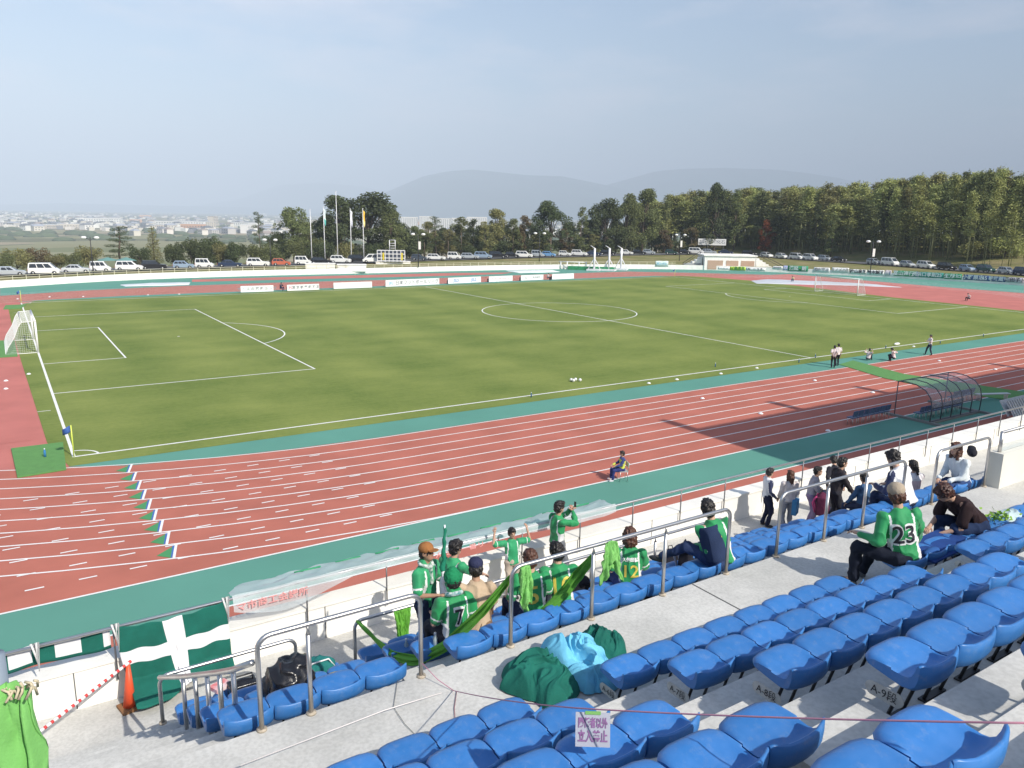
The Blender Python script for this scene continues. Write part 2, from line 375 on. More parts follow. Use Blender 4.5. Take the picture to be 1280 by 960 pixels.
# upper rows 7.. (riser 12 cm in front of each back), walkway, lower rows, front aisle
slab(X0, X1, -35.105, WY, WZ)
for k in range(7, 14): slab(X0, X1, -35.105-TD*(k-6), -35.105-TD*(k-7), row_floor(k))
for k in range(5, 1, -1):
    y1 = WY+TD*(6-k); slab(X0, 12.0, y1-TD, y1, row_floor(k))
FA = 4.30; YW = -28.18
slab(X0, 12.0, WY+TD*4, YW, FA)
slab(12.0, X1, WY, YW, FA+.0)
mb.build('terrace', C_STAND, stand)
# aisle half steps
def aisle(x0, x1, k0, k1):
    for k in range(k0, k1+1):
        yb = -35.105-TD*(k-7) if k >= 7 else WY+TD*(6-k)
        MB().b2(x0, x1, yb+.002, yb+.40, row_floor(k)-RH-.02, row_floor(k)-RH/2).build('aisle_step', C_STAND, stand)
aisle(1.26, 2.04, 7, 12); aisle(5.72, 6.52, 7, 12)
for (x0, x1) in ((-2.9, -.80), (1.0, 1.48)):
    for k in range(6, 1, -1):               # step standing on row k-1's tread against row k's riser
        yb = WY+TD*(6-k)
        MB().b2(x0, x1, yb+.002, yb+.40, row_floor(k-1)-.02 if k > 2 else FA-.02, row_floor(k)-RH/2).build('aisle_step', C_STAND, stand)
mb = MB()
mb.b2(X0, X1+30, YW, YW+.30, 2.6, 4.88)
mb.build('front_parapet', C_WHITE, stand)
for i in range(14): MB().b2(-9.0+3.6*i, -8.985+3.6*i, YW-.004, YW+.0, 4.31, 4.88).build('wall_joint', mat('joint_dark', (.10, .10, .10), .9), stand)
mb = MB(); mb.b2(X0, X1+30, YW-.03, YW+.34, 4.884, 4.93); mb.build('coping', mat('coping', (.82, .80, .74), .8, .08, 1.5, .15, 20), stand)
# expansion joints on the walkway, thin dark grooves as strips
for x in (-4.0, 4.8, 13.6): MB().b2(x, x+.018, -35.09, WY-.01, WZ+.001, WZ+.004).build('joint', mat('joint_dark', (.10, .10, .10), .9), stand)
MB().b2(13.7, 30, -34.45, -34.43, WZ+.001, WZ+.004).build('joint', MATS['joint_dark'], stand)
mb = MB(); mb.b2(12.02, X1, WY-.22, WY, WZ-.02, WZ+.62); mb.build('solid_balustrade', mat('vip_wall', (.72, .70, .62), .85, .06, 1.0), stand)
mb = MB(); mb.b2(X0, X1, -43.5, -40.98, 8, row_floor(13)); mb.build('rear_deck', C_STAND, stand)

# rails --------------------------------------------------------------
def bent(p0, p1, z, rad=.12, n=5, left=True, right=True, zb=None):
    """top rail from p0 to p1 at height z whose ends curve down into end posts reaching zb"""
    a = Vector((p0[0], p0[1], z)); b_ = Vector((p1[0], p1[1], z)); t = (b_-a).normalized(); pts = []
    if left:
        pts.append((a.x, a.y, zb))
        for i in range(n+1):
            q = math.pi/2*i/n; pts.append(tuple(a+t*(rad*(1-math.cos(q)))-Vector((0, 0, rad*(1-math.sin(q))))))
    else: pts.append(tuple(a))
    if right:
        for i in range(n+1):
            q = math.pi/2*(1-i/n); pts.append(tuple(b_-t*(rad*(1-math.cos(q)))-Vector((0, 0, rad*(1-math.sin(q))))))
        pts.append((b_.x, b_.y, zb))
    else: pts.append(tuple(b_))
    return pts
def rail(x0, x1, y, zb, hgt, posts, label, r=.023, grp=None, left=True, right=True):
    t = thing('handrail', label, 'handrail', (0, 0, 0), 0, grp)
    MB().tube(bent((x0, y), (x1, y), zb+hgt, zb=zb, left=left, right=right), r, 10).build('top_rail', C_STEEL, t)
    for x in posts:
        MB().tube([(x, y, zb), (x, y, zb+hgt-.10)], r, 10).tube([(x, y, zb+hgt-.10), (x, y, zb+hgt-.06), (x, y, zb+hgt)], [r, .012, .012], 8).build('post', C_STEEL, t)
    for x in ([x0] if left else [])+list(posts)+([x1] if right else []): MB().tube([(x, y, zb), (x, y, zb+.02)], r*2, 12).build('base_flange', mat('rusty_steel', (.42, .36, .28), .7, .3, 30), t)
    return t
YR = WY-.02
rail(-.56, 1.01, YR, WZ, .90, [-.11], 'steel handrail on the walkway edge between the descending stair rail and the first gap')
rail(2.07, 5.40, YR, WZ, .90, [3.17, 4.28], 'long steel handrail on the walkway edge carrying the lime green cloths')
rail(6.39, 9.35, YR, WZ, .90, [7.43, 8.35], 'steel handrail on the walkway edge in front of the white and navy tracksuit')
rail(10.25, 11.92, YR, WZ, .90, [], 'short steel handrail at the end of the walkway beside the white balustrade')
# lower rails in front of the first seat row
YL = -29.84
rail(-.93, .80, YL, FA+.47, .66, [], 'low steel rail at the foot of the seats beside the hanging cross flag', .024)
rail(1.66, 9.3, YL, FA+.47, .66, [3.2, 4.6, 6.0, 7.5, 8.7], 'low steel rail at the foot of the seats behind the standing supporters', .026)
# front parapet rail: one long thing
t = thing('parapet_rail', 'thin steel railing along the top of the white front parapet', 'railing')
YP = YW-.05
MB().tube([(-20, YP, 5.42), (40, YP, 5.42)], .026, 8).build('top_rail', C_STEEL, t)
x = -19.2
while x < 40:
    MB().tube([(x, YP, 4.62), (x, YP, 5.42)], .013, 6).build('post', mat('dark_steel', (.20, .20, .21), .45, metal=.8), t); x += 1.38
# stair rail with bars, descending from the walkway
t = thing('stair_rail', 'steel stair rail with five close bars descending from the left end of the walkway', 'handrail')
top = []
ys = [(-.63, -33.15, 6.60), (-.66, -32.75, 6.41), (-.70, -32.33, 6.18), (-.74, -31.92, 5.94), (-.78, -31.46, 5.71), (-.83, -31.0, 5.47)]
MB().tube([(-.60, -33.22, 7.30), (-.66, -32.75, 7.00), (-.70, -32.33, 6.76), (-.78, -31.46, 6.28), (-.83, -31.0, 6.03), (-.90, -30.4, 5.72), (-.93, -29.9, 5.45)], .03, 10).build('top_rail', C_STEEL, t)
for (x, y, z) in ys[1:]: MB().tube([(x, y, z-.1), (x, y, z+.56)], .025, 8).build('bar', C_STEEL, t)
# glass screen on the balustrade
t = thing('glass_screen', 'clear glass screen with steel posts on the white balustrade at the walkway end', 'screen')
MB().tube([(12.1, WY-.1, 7.62), (24, WY-.1, 7.62)], .028, 8).build('top_rail', C_STEEL, t)
for i in range(7):
    x = 12.12+1.5*i; MB().tube([(x, WY-.1, WZ+.6), (x, WY-.1, 7.62)], .032, 8).build('post', C_STEEL, t)
    if i < 6: MB().box((x+.75, WY-.1, 7.42), (1.38, .012, .3)).build('pane', mat('clear_glass', (.7, .8, .8), .05, alpha=.18), t)
# ------------------------------------------------------------------ seats
def blue(name, c):
    m, N, L, b = nodes_mat(name)
    tc = N.new('ShaderNodeTexCoord'); nz = N.new('ShaderNodeTexNoise'); nz.inputs['Scale'].default_value = 9; nz.inputs['Detail'].default_value = 6; L.new(tc.outputs['Object'], nz.inputs['Vector'])
    rp = N.new('ShaderNodeValToRGB'); rp.color_ramp.elements[0].position = .35; rp.color_ramp.elements[1].position = .75
    rp.color_ramp.elements[0].color = c+(1,); rp.color_ramp.elements[1].color = tuple(x*1.05+.022 for x in c)+(1,)
    oi = N.new('ShaderNodeObjectInfo'); hs = N.new('ShaderNodeHueSaturation'); ma = N.new('ShaderNodeMath'); ma.operation = 'MULTIPLY_ADD'; L.new(oi.outputs['Random'], ma.inputs[0]); ma.inputs[1].default_value = .22; ma.inputs[2].default_value = .89
    L.new(nz.outputs['Fac'], rp.inputs[0]); cm = N.new('ShaderNodeVectorMath'); cm.operation = 'ADD'; L.new(tc.outputs['Object'], cm.inputs[0]); L.new(oi.outputs['Random'], cm.inputs[1]); n3 = N.new('ShaderNodeTexNoise'); n3.inputs['Scale'].default_value = 16; n3.inputs['Detail'].default_value = 8; n3.inputs['Roughness'].default_value = .75; L.new(cm.outputs[0], n3.inputs['Vector']); r3 = N.new('ShaderNodeValToRGB'); r3.color_ramp.elements[0].position = .52; r3.color_ramp.elements[0].color = (0, 0, 0, 1); r3.color_ramp.elements[1].position = .75; r3.color_ramp.elements[1].color = (.38, .38, .38, 1); L.new(n3.outputs['Fac'], r3.inputs[0]); dm = N.new('ShaderNodeMixRGB'); dm.inputs[2].default_value = (.24, .30, .42, 1); L.new(r3.outputs[0], dm.inputs[0]); L.new(rp.outputs[0], dm.inputs[1]); L.new(dm.outputs[0], hs.inputs['Color']); L.new(ma.outputs[0], hs.inputs['Value']); L.new(hs.outputs[0], b.inputs['Base Color'])
    r2 = N.new('ShaderNodeMath'); r2.operation = 'MULTIPLY_ADD'; L.new(nz.outputs['Fac'], r2.inputs[0]); r2.inputs[1].default_value = .25; r2.inputs[2].default_value = .27; L.new(r2.outputs[0], b.inputs['Roughness'])
    return m
C_SEAT = blue('blue_seat_plastic', (.032, .165, .45))
SW = .435
prof = [(.375, .400, 0), (.405, .412, 0), (.416, .434, 0), (.405, .456, 0), (.372, .470, 0), (.32, .473, 0), (.26, .458, 1), (.20, .442, 1), (.13, .434, 1), (.08, .442, 1), (.045, .466, 1), (.022, .50, 2), (.010, .530, 3),
        (-.004, .540, 3), (-.016, .530, 3), (-.018, .49, 2), (-.014, .445, 1), (.006, .400, 1), (.045, .370, 1), (.13, .358, 0), (.27, .375, 0)]
def seat_mesh():
    mb = MB(); mb.sm = True; us = [-1, -.985, -.93, -.8, -.5, -.2, .2, .5, .8, .93, .985, 1]; n = len(prof); vs = []
    for u in us:
        s_ = 1-.0*abs(u); a = abs(u)
        ed = 0 if a < .8 else ((a-.8)/.2)
        for (y, z, w) in prof:
            zz = z; yy = y
            if w and w < 3: zz = z-.012*(1-a*a)*(1 if w == 1 else .5)          # bucket hollow
            if w == 1 and a > .8 and z > .41: zz += .018*ed                       # raised side rim
            if w == 3: zz += .024*(a**3)-.014*(ed**4)                              # horns of the back
            if y < .13: yy += .045*(a**3.2)*(1-y/.13)                               # back wraps forward
            if y > .25: yy -= .060*(a**5)                                           # rounded front corners
            k = 1-.30*(ed**3); cz = .42 if w < 2 else .48
            zz = cz+(zz-cz)*k if w < 2 else zz
            vs.append((u*SW/2, yy, zz))
    fs = [(i*n+j, (i+1)*n+j, (i+1)*n+(j+1) % n, i*n+(j+1) % n) for i in range(len(us)-1) for j in range(n)]
    mb.add(vs, fs); mb.add([v for v in vs[:n]], [tuple(range(n-1, -1, -1))][:1]); mb.add(vs[-n:], [tuple(range(n))])
    return mb.mesh('seat_shell', C_SEAT)
SM = seat_mesh()
bm_ = MB(); bm_.tube([(-.10, .26, .01), (-.10, .16, .37)], .012, 6); bm_.tube([(.10, .26, .01), (.10, .16, .37)], .012, 6); bm_.box((0, .17, .352), (.24, .04, .025)); bm_.box((0, .26, .008), (.26, .05, .012))
C_BLK = mat('black_iron', (.02, .02, .022), .5)
BM = bm_.mesh('bracket', C_BLK)
SEATP = thing('stadium_seat', 'x', 'seat', (0, 0, -100)); link('seat_shell', SM, SEATP); link('seat_bracket', BM, SEATP)
ORD = ['first', 'second', 'third', 'fourth', 'fifth', 'sixth', 'seventh', 'eighth', 'ninth', 'tenth', 'eleventh', 'twelfth', 'thirteenth', 'fourteenth', 'fifteenth', 'sixteenth', 'seventeenth', 'eighteenth', 'nineteenth', 'twentieth',
       'twenty-first', 'twenty-second', 'twenty-third', 'twenty-fourth', 'twenty-fifth', 'twenty-sixth', 'twenty-seventh', 'twenty-eighth', 'twenty-ninth', 'thirtieth']
PIT = .4475
SKIP = set(); FIRST = []
def seats(xs, k, where):
    rowname = ('%s row above the walkway' % ORD[k-6]) if k >= 6 else ('%s row below the walkway' % ORD[5-k])
    for i, x in enumerate(xs):
        y, z = row_back(k), row_floor(k)
        if not seen((x, y+.2, z+.42), 70) or (k, round(x, 1)) in SKIP: continue
        lab = 'blue plastic seat, %s, %s seat %s' % (rowname, ORD[i], where)
        g_ = 'blue seats above the walkway' if k >= 6 else 'blue seats below the walkway'
        if not FIRST: SEATP.location = (x, y, z); SEATP['label'] = lab; SEATP['group'] = g_; FIRST.append(1)
        else:
            jig = R(random.uniform(-.8, .8))
            dup(SEATP, (x, y, z), jig, lab, g_)
for k in range(6, 13):
    seats([1.06-PIT*i for i in range(12)], k, 'left of the near aisle')
    seats([2.38+PIT*i for i in range(8)], k, 'right of the near aisle')
    seats([6.83+PIT*i for i in range(24)], k, 'right of the far aisle')
for k in range(5, 1, -1):
    seats([.72-PIT*i for i in range(4)], k, 'left of the lower aisle')
    n = 24 if k == 5 else 19
    seats([1.74+PIT*i for i in range(n)], k, 'right of the lower aisle')
# row plates at the aisle ends
C_PLATE = mat('plate_grey', (.50, .50, .47), .6, .1, 20); C_INK = mat('black_ink', (.02, .02, .025), .6)
def plate(x, k, txt, label):
    y, z = row_back(k), row_floor(k)
    t = thing('row_plate', label, 'sign', (0, 0, 0), 0, 'row number plates')
    pts = []; cy, cz = y+.22, z+.27; hw, hh = .12, .048
    for i in range(24):
        a = 6.28318*i/24; pts.append((cy+hw*.62*(1 if math.cos(a) > 0 else -1)+math.cos(a)*hw*.42, cz+math.sin(a)*hh))
    vs = [(x, a, b_) for a, b_ in pts]+[(x+.006, a, b_) for a, b_ in pts]
    MB().add(vs, [tuple(range(24)), tuple(range(47, 23, -1))]+[(i, i+24, (i+1) % 24+24, (i+1) % 24) for i in range(24)]).build('plate', C_PLATE, t)
    place_text(txt, .074, C_INK, (x-.003, cy, cz), (0, -1, 0), (0, 0, 1), t, 'lettering', width=.17)
for k, nm in ((7, 'A-7段'), (8, 'A-8段'), (9, 'A-9段'), (10, 'A-10段')):
    plate(2.38-SW/2-.004, k, nm, 'oval grey plate reading %s under the end seat of its row' % nm.replace('段', ''))
plate(2.38-SW/2-.004, 6, 'A-6段', 'oval grey plate reading A-6 on the end seat at the walkway')
plate(6.83-SW/2-.004, 7, 'A-7段', 'small far plate reading A-7 below the end seat behind the woman in dark')

# ------------------------------------------------------------------ far wall, fence, boards
def along(P, step):
    out = []; acc = 0
    for a, b_ in zip(P[:-1], P[1:]):
        L_ = (b_-a).length; d = acc
        while d < L_: out.append((a.lerp(b_, d/L_), (b_-a).normalized())); d += step
        acc = d-L_
    return out
def wallstrip(P, t, z0, z1, mb):
    n = len(P); nr = []
    for i in range(n):
        d = (P[min(i+1, n-1)]-P[max(i-1, 0)]).normalized(); nr.append(Vector((-d.y, d.x)))
    cx = Vector((60, 35)); sg = 1 if nr[n//2].dot(P[n//2]-cx) > 0 else -1
    vs = []
    for p, q in zip(P, nr):
        o = p+q*t*sg
        vs += [(p.x, p.y, z0), (p.x, p.y, z1), (o.x, o.y, z1), (o.x, o.y, z0)]
    fs = []
    for i in range(n-1):
        for j in range(4): fs.append((4*i+j, 4*(i+1)+j, 4*(i+1)+(j+1) % 4, 4*i+(j+1) % 4))
    fs += [(0, 1, 2, 3), (4*n-4, 4*n-3, 4*n-2, 4*n-1)]
    mb.add(vs, fs)
    return mb
def smooth(P, k=2):
    for _ in range(k):
        o = [P[0]]
        for a, b_ in zip(P[:-1], P[1:]): o += [a.lerp(b_, .25), a.lerp(b_, .75)]
        o.append(P[-1]); P = o
    return P
WS = smooth(WALL, 2)
tag(wallstrip(WS, .3, -.1, .98, MB()).build('perimeter_wall', C_WHITE), 'low white wall running round the far side of the running track', 'wall')
iS = min(range(len(WS)), key=lambda i: (WS[i]-G(860, 337).xy).length)
FP = WS[:iS]
t = thing('perimeter_fence', 'cream post and rail fence on top of the low white far wall', 'fence')
C_FEN = mat('cream_fence_paint', (.62, .58, .42), .7)
mbp = MB(); mbr = MB()
off = []
for p, d in along(FP, 1.85):
    nn = Vector((-d.y, d.x)); 
    mbp.box((p.x+nn.x*.15, p.y+nn.y*.15, 1.30), (.07, .07, .66), math.atan2(d.y, d.x))
mbp.build('fence_posts', C_FEN, t)['kind'] = 'stuff'
q = [Vector((p.x, p.y+.15)) for p in FP]
for z in (1.6, 1.3): MB().tube([(p.x, p.y, z) for p in q[::2]], .035, 4).build('fence_rail', C_FEN, t)

# advertising boards
WHITEB = mat('board_white', (.80, .80, .80), .5, .03, .6)
C_BLUEI = mat('ink_blue', (.03, .16, .48), .6); C_GREYI = mat('ink_grey', (.22, .24, .27), .6); C_PINKI = mat('ink_pink', (.62, .16, .26), .6); C_SKYI = mat('ink_sky', (.12, .42, .62), .6)
def board(pxa, pya, pxb, pyb, hgt, parts, label, m=None, z=.0):
    a = G(pxa, pya, z).xy; b_ = G(pxb, pyb, z).xy
    t = thing('advertising_board', label, 'billboard', (0, 0, 0), 0, 'advertising boards on the far touchline')
    d = (b_-a); L_ = d.length; ang = math.atan2(d.y, d.x); c = (a+b_)/2
    MB().box((c.x, c.y, z+hgt/2+.06), (L_, .06, hgt), ang).build('panel', m or WHITEB, t)
    nrm = Vector((-d.y, d.x)).normalized()
    for q in (.03, .5, .97):
        p = a.lerp(b_, q)+nrm*.3; MB().box((p.x, p.y, z+.3), (.05, .6, .6), ang).build('leg', C_BLK, t)
    for (txt, u, sz, mm) in parts:
        p = a.lerp(b_, u)-nrm*.035
        place_text(txt, sz, mm, (p.x, p.y, z+hgt/2+.06), (d.x, d.y, 0), (0, 0, 1), t, bold=.012)
    return t
board(301, 366, 342, 364.6, .86, [('サ ・ エ の 堀 和 ヨ ン ダ', .5, .48, C_GREYI)], 'white board with small grey characters, leftmost on the far touchline')
board(359, 364.2, 399, 362.6, .86, [('FC', .12, .5, C_PINKI), ('東 京 都 養 和 不 友', .58, .46, C_GREYI)], 'white board with pink mark and dark characters, beside the crouching photographer')
board(417, 361.6, 465, 359.8, .90, [('・ロロ・', .48, .3, mat('ink_faint', (.6, .63, .62), .6))], 'nearly blank white board between the two red gaps left of the league board')
board(482, 359, 549, 355.8, 1.0, [('JFL', .10, .62, C_SKYI), ('日本フットボールリーグ', .58, .72, C_GREYI)], 'long white board reading JFL and Japanese football league characters')
board(560, 355.2, 601, 353.2, .95, [('JSLS', .24, .62, C_BLUEI), ('JSLS', .78, .62, C_BLUEI)], 'white board with two blue letter logos on the far touchline')
board(611, 353, 640.5, 351.5, .92, [('T・シンプルージュース', .5, .36, C_PINKI)], 'white board with a faint pink line of lettering')
board(651, 351.2, 679, 350, .9, [('G', .22, .5, C_GREYI), ('RUNKS', .68, .5, C_GREYI)], 'white board with grey initials left of the seated photographer')
board(690, 349.8, 717, 348.6, .95, [("'", .1, .4, C_GREYI)], 'plain white board, rightmost on the far touchline')
# supporter banners on the right wall
C_BG = mat('banner_green', (.02, .27, .13), .75, .1, 2); C_BT = mat('banner_teal', (.02, .24, .20), .75, .1, 2); C_BN = mat('banner_navy', (.02, .07, .22), .75, .1, 2); C_WI = mat('ink_white', (.78, .80, .80), .7); C_BL = mat('banner_lime', (.45, .62, .05), .7)
def wallpt(px):
    best = None
    for a, b_ in zip(WS[:-1], WS[1:]):
        qa, qb = PX((a.x, a.y, .5)), PX((b_.x, b_.y, .5))
        if qa and qb and min(qa[0], qb[0]) <= px <= max(qa[0], qb[0]) and abs(qa[0]-qb[0]) > .01:
            u = (px-qa[0])/(qb[0]-qa[0]); best = a.lerp(b_, u)
    return best
def banner(x0, x1, m, parts, label, z=.72, hg=.85):
    a, b_ = wallpt(x0), wallpt(x1)
    if a is None or b_ is None: return
    t = thing('supporter_banner', label, 'banner', (0, 0, 0), 0, 'supporter banners on the far wall')
    d = b_-a; nr = Vector((-d.y, d.x)).normalized()
    if nr.dot(Vector((60, 35))-a) < 0: nr = -nr
    n = 8; vs = []
    for i in range(n+1):
        for j in range(3):
            p = a.lerp(b_, i/n)+nr*(.05+.02*math.sin(i*2.1+j)); vs.append((p.x, p.y, z+hg/2-hg*j/2-.02*math.sin(i*1.7)))
    fs = [(i*3+j, (i+1)*3+j, (i+1)*3+j+1, i*3+j+1) for i in range(n) for j in range(2)]
    o = MB(); o.sm = True; me = o.add(vs, fs).build('cloth', m, t); sd = me.modifiers.new('s', 'SOLIDIFY'); sd.thickness = .015
    for (txt, u, sz, mm) in parts:
        p = a.lerp(b_, u)+nr*.10; place_text(txt, sz, mm, (p.x, p.y, z), (d.x, d.y, 0), (0, 0, 1), t, bold=.02)
banner(819, 835, mat('banner_pale', (.55, .66, .62), .7, .1, 2), [('ガンバレ', .5, .6, C_SKYI)], 'pale banner with blue green lettering left of the storage building', 1.2, 1.2)
banner(898, 912, WHITEB, [('・ 一 ・', .5, .5, C_GREYI)], 'white strip banner below the storage building shutters', .5, .5)
banner(912.5, 932, C_BL, [('イ森忠生', .5, .75, mat('ink_dkgreen', (.03, .20, .05), .6))], 'lime banner with dark green characters below the storage building', .5, .8)
banner(933, 957, WHITEB, [('N', .15, .55, C_INK), ('一 つ ナ', .6, .55, C_INK)], 'white banner with black strokes at the foot of the building stairs', .5, .6)
banner(966, 978, WHITEB, [('WVWV', .5, .45, C_GREYI)], 'narrow white banner right of the building stairs', 1.0, .6)
banner(979, 984, mat('banner_violet', (.35, .40, .72), .7), [('心', .5, .7, C_WI)], 'small violet banner with one white character', 1.0, .95)
banner(984.5, 1010, C_BG, [('濱延', .3, .95, C_WI), ('・', .6, .8, C_BL), ('朗', .8, .95, C_WI)], 'green banner with large white characters left of the white banners', 1.0, 1.1)
banner(1017, 1037, WHITEB, [('森村育ぶ', .5, .72, C_GREYI)], 'white banner with grey characters and a small drawing edge', .95, .95)
banner(1039.5, 1061, WHITEB, [('リノメハ引', .5, .72, mat('ink_tan', (.40, .36, .30), .6))], 'white banner with brown grey lettering behind the goal', 1.05, 1.0)
banner(1062, 1083, WHITEB, [('梅山泉芝', .5, .78, C_INK)], 'white banner with four bold black characters beside the lamp post', .9, .9)
banner(1084, 1105, WHITEB, [('鈴木誠す', .5, .78, C_INK)], 'white banner with four black characters right of the lamp post', .9, .95)
banner(1106, 1114, mat('banner_face', (.60, .55, .58), .7, .3, 2), [('I', .8, 1.0, C_BN)], 'small greyish picture banner with a dark stripe', .9, 1.15)
banner(1117, 1146, C_BG, [('冨山達行', .42, .95, C_WI)], 'green banner reading four pale characters, left of the navy square', .95, 1.05)
banner(1140, 1147.5, C_BN, [('秀', .5, .85, C_WI)], 'navy square banner with one white character', .98, 1.0)
banner(1148, 1179.5, C_BT, [('浜口孝則', .32, .88, C_WI), ('25', .82, .95, C_WI)], 'teal banner reading four characters and number 25', .95, 1.05)
banner(1180, 1202, C_BG, [('生方', .28, .85, C_WI), ('翔', .62, .85, C_WI), ('ロ', .86, .7, C_WI)], 'green banner with three spaced characters left of the navy 45 banner', .92, 1.05)
banner(1204, 1238, C_BN, [('小野原忠', .36, .9, C_WI), ('45', .78, .95, C_WI)], 'navy banner reading four characters and number 45', .92, 1.0)
banner(1239, 1257, C_BN, [('戦武蔵魂', .5, .82, C_WI)], 'navy banner with four crowded characters right of the 45 banner', .9, .95)
banner(1258, 1279, mat('banner_greywhite', (.56, .54, .60), .7), [('熊田子ト', .5, .85, C_INK)], 'grey white banner with black characters at the right end of the wall', .9, 1.0)

# ------------------------------------------------------------------ goals
C_GW = mat('goal_white', (.82, .82, .82), .4); C_NET = mat('net_white', (.75, .77, .78), .8)
def goal(gx, s, label):
    t = thing('football_goal', label, 'goal', (gx, PW/2, 0), 0, 'football goals')
    r = .075; W2 = 3.66+r
    MB().tube([(0, -W2, 0), (0, -W2, 2.5)], r, 12).build('post', C_GW, t); MB().tube([(0, W2, 0), (0, W2, 2.5)], r, 12).build('post', C_GW, t)
    MB().tube([(0, -W2-r, 2.5), (0, W2+r, 2.5)], r, 12).build('crossbar', C_GW, t)
    prof_ = [(0, 2.5), (-.9*s, 2.46), (-1.15*s, 2.1), (-1.45*s, 1.35), (-1.95*s, .55), (-2.15*s, .03)]
    for y, nm in ((-W2, 'net_support'), (W2, 'net_support')):
        MB().tube([(a, y, b_) for a, b_ in prof_], .028, 6).tube([(0, y, .03), (-2.15*s, y, .03)], .028, 6).build(nm, C_GW, t)
    MB().tube([(-2.15*s, -W2, .03), (-2.15*s, W2, .03)], .028, 6).tube([(-.9*s, -W2, 2.46), (-.9*s, W2, 2.46)], .026, 6).build('rear_bar', C_GW, t)
    nt_ = MB(); rn = .0055
    y = -W2
    while y <= W2: nt_.tube([(a, y, b_-.02) for a, b_ in prof_], rn, 3, cap=False); y += .15
    import bisect
    seg = [Vector((a, 0, b_)) for a, b_ in prof_]; tot = []
    for a, b_ in zip(seg[:-1], seg[1:]):
        L_ = (b_-a).length; n = max(1, int(L_/.15))
        for i in range(n): tot.append(a.lerp(b_, i/n))
    for p in tot:
        nt_.tube([(p.x, -W2, p.z-.02), (p.x, W2, p.z-.02)], rn, 3, cap=False)
        for y in (-W2, W2): nt_.tube([(p.x, y, p.z), (p.x, y, .03)], rn, 3, cap=False)
    z = .15
    while z < 2.5:
        xe = -2.15*s
        for a, b_ in zip(seg[:-1], seg[1:]):
            if min(a.z, b_.z) <= z <= max(a.z, b_.z): xe = a.x+(b_.x-a.x)*(z-a.z)/(b_.z-a.z)
        for y in (-W2, W2): nt_.tube([(0, y, z), (xe, y, z)], rn, 3, cap=False)
        z += .15
    nt_.build('net', C_NET, t)
goal(0, 1, 'white football goal with a pale net at the left edge of the pitch')
goal(PL, -1, 'distant white football goal with thin net at the right end of the pitch')
# corner flags
def cflag(x, y, label, c=(.03, .10, .35)):
    t = thing('corner_flag', label, 'corner flag', (x, y, 0), 0, 'corner flags')
    MB().tube([(0, 0, 0), (0, 0, 1.5)], .028, 8).build('pole', mat('pole_yellow', (.62, .72, .10), .5), t)
    f = MB(); f.sm = True; vs = []
    for i in range(6):
        for j in range(4): vs.append((-.07*i, .05*math.sin(i*1.3+j*.6)+.02*i, 1.5-.1*j-.035*i))
    f.add(vs, [(i*4+j, (i+1)*4+j, (i+1)*4+j+1, i*4+j+1) for i in range(5) for j in range(3)])
    o = f.build('flag', mat('flag_blue', c, .7), t); o.modifiers.new('s', 'SOLIDIFY').thickness = .008
cflag(0, 0, 'yellow corner flag pole with a dark blue flag nearest the stand')
cflag(0, PW, 'yellow corner flag pole at the far left corner behind the goal', (.5, .5, .1))
cflag(PL, PW, 'pale corner flag pole at the far right corner of the pitch', (.6, .6, .2))
# markers, bottles and balls
C_MK = mat('marker_white', (.8, .8, .8), .5)
def cone_disc(px, py, label):
    p = G(px, py)
    mb = MB(); mb.sm = True; n = 12; prf = [(.14, .0), (.13, .02), (.07, .07), (.05, .075)]
    for i in range(n):
        pass
    vs = [(r_*math.cos(6.283*i/n), r_*math.sin(6.283*i/n), z) for r_, z in prf for i in range(n)]
    mb.add(vs, [(k*n+i, k*n+(i+1) % n, (k+1)*n+(i+1) % n, (k+1)*n+i) for k in range(3) for i in range(n)]+[tuple(3*n+i for i in range(n))])
    tag(mb.build('marker_disc', C_MK, None, (p.x, p.y, .02)), label, 'marker', 'white marker discs on the track and turf edge')
for i, (a, b_, l) in enumerate([(811, 479.5, 'white marker disc on the turf edge, left of the other two'), (846, 474.8, 'white marker disc on the turf edge right of the footballs'), (901, 467.5, 'white marker disc on the turf edge by the teal border'), (946, 460.5, 'white marker disc at the turf edge before the blue bottle'),
    (878, 498.5, 'white marker disc on the second running lane'), (951, 517.5, 'white marker disc on the fourth running lane, near the shadow'), (1018.5, 476, 'white marker disc in the lane below the standing pair'), (1091, 491, 'white marker disc in the lane above the dugout'),
    (1174, 451.5, 'white marker disc on the lanes below the standing photographer'), (1244, 462, 'white marker disc on the lanes right of the green strip'), (1035, 539, 'white marker disc on the outer lane line in the shadow'), (1142, 433.5, 'white marker beside the long object at the touchline'),
    (36, 468, 'white marker on the red curve, upper of the pair below the left goal'), (7.5, 476.5, 'white marker on the red curve, higher one at the left edge'), (7.5, 486.5, 'white marker on the red curve, lower one at the left edge'), (22, 374, 'white marker on the far left lanes, leftmost'), (62, 371.5, 'white marker on the far left lanes, second'), (104, 371, 'white marker on the far left lanes, middle'), (185, 369, 'white marker on the far left lanes, right of the middle'), (224, 368, 'white marker on the far left lanes, rightmost')]):
    cone_disc(a, b_, l)
def ball(px, py, label):
    p = G(px, py); o = MB().ell((0, 0, .11), (.11, .11, .11), n=16, k=10).build('football', mat('ball_white', (.75, .75, .74), .4, c2=(.70, .70, .70), scale=14), None, (p.x, p.y, .02)); tag(o, label, 'ball', 'footballs beside the near touchline')
bx_, by_ = 718, 477
for i, (dx, dy, l) in enumerate([(-4, 0, 'white football, leftmost of the cluster on the grass'), (-1.2, .8, 'white football in front of the cluster on the grass'), (1.4, -.6, 'white football in the middle of the cluster'), (7, .2, 'white football lying a little right of the cluster')]): ball(bx_+dx, by_+dy, l)
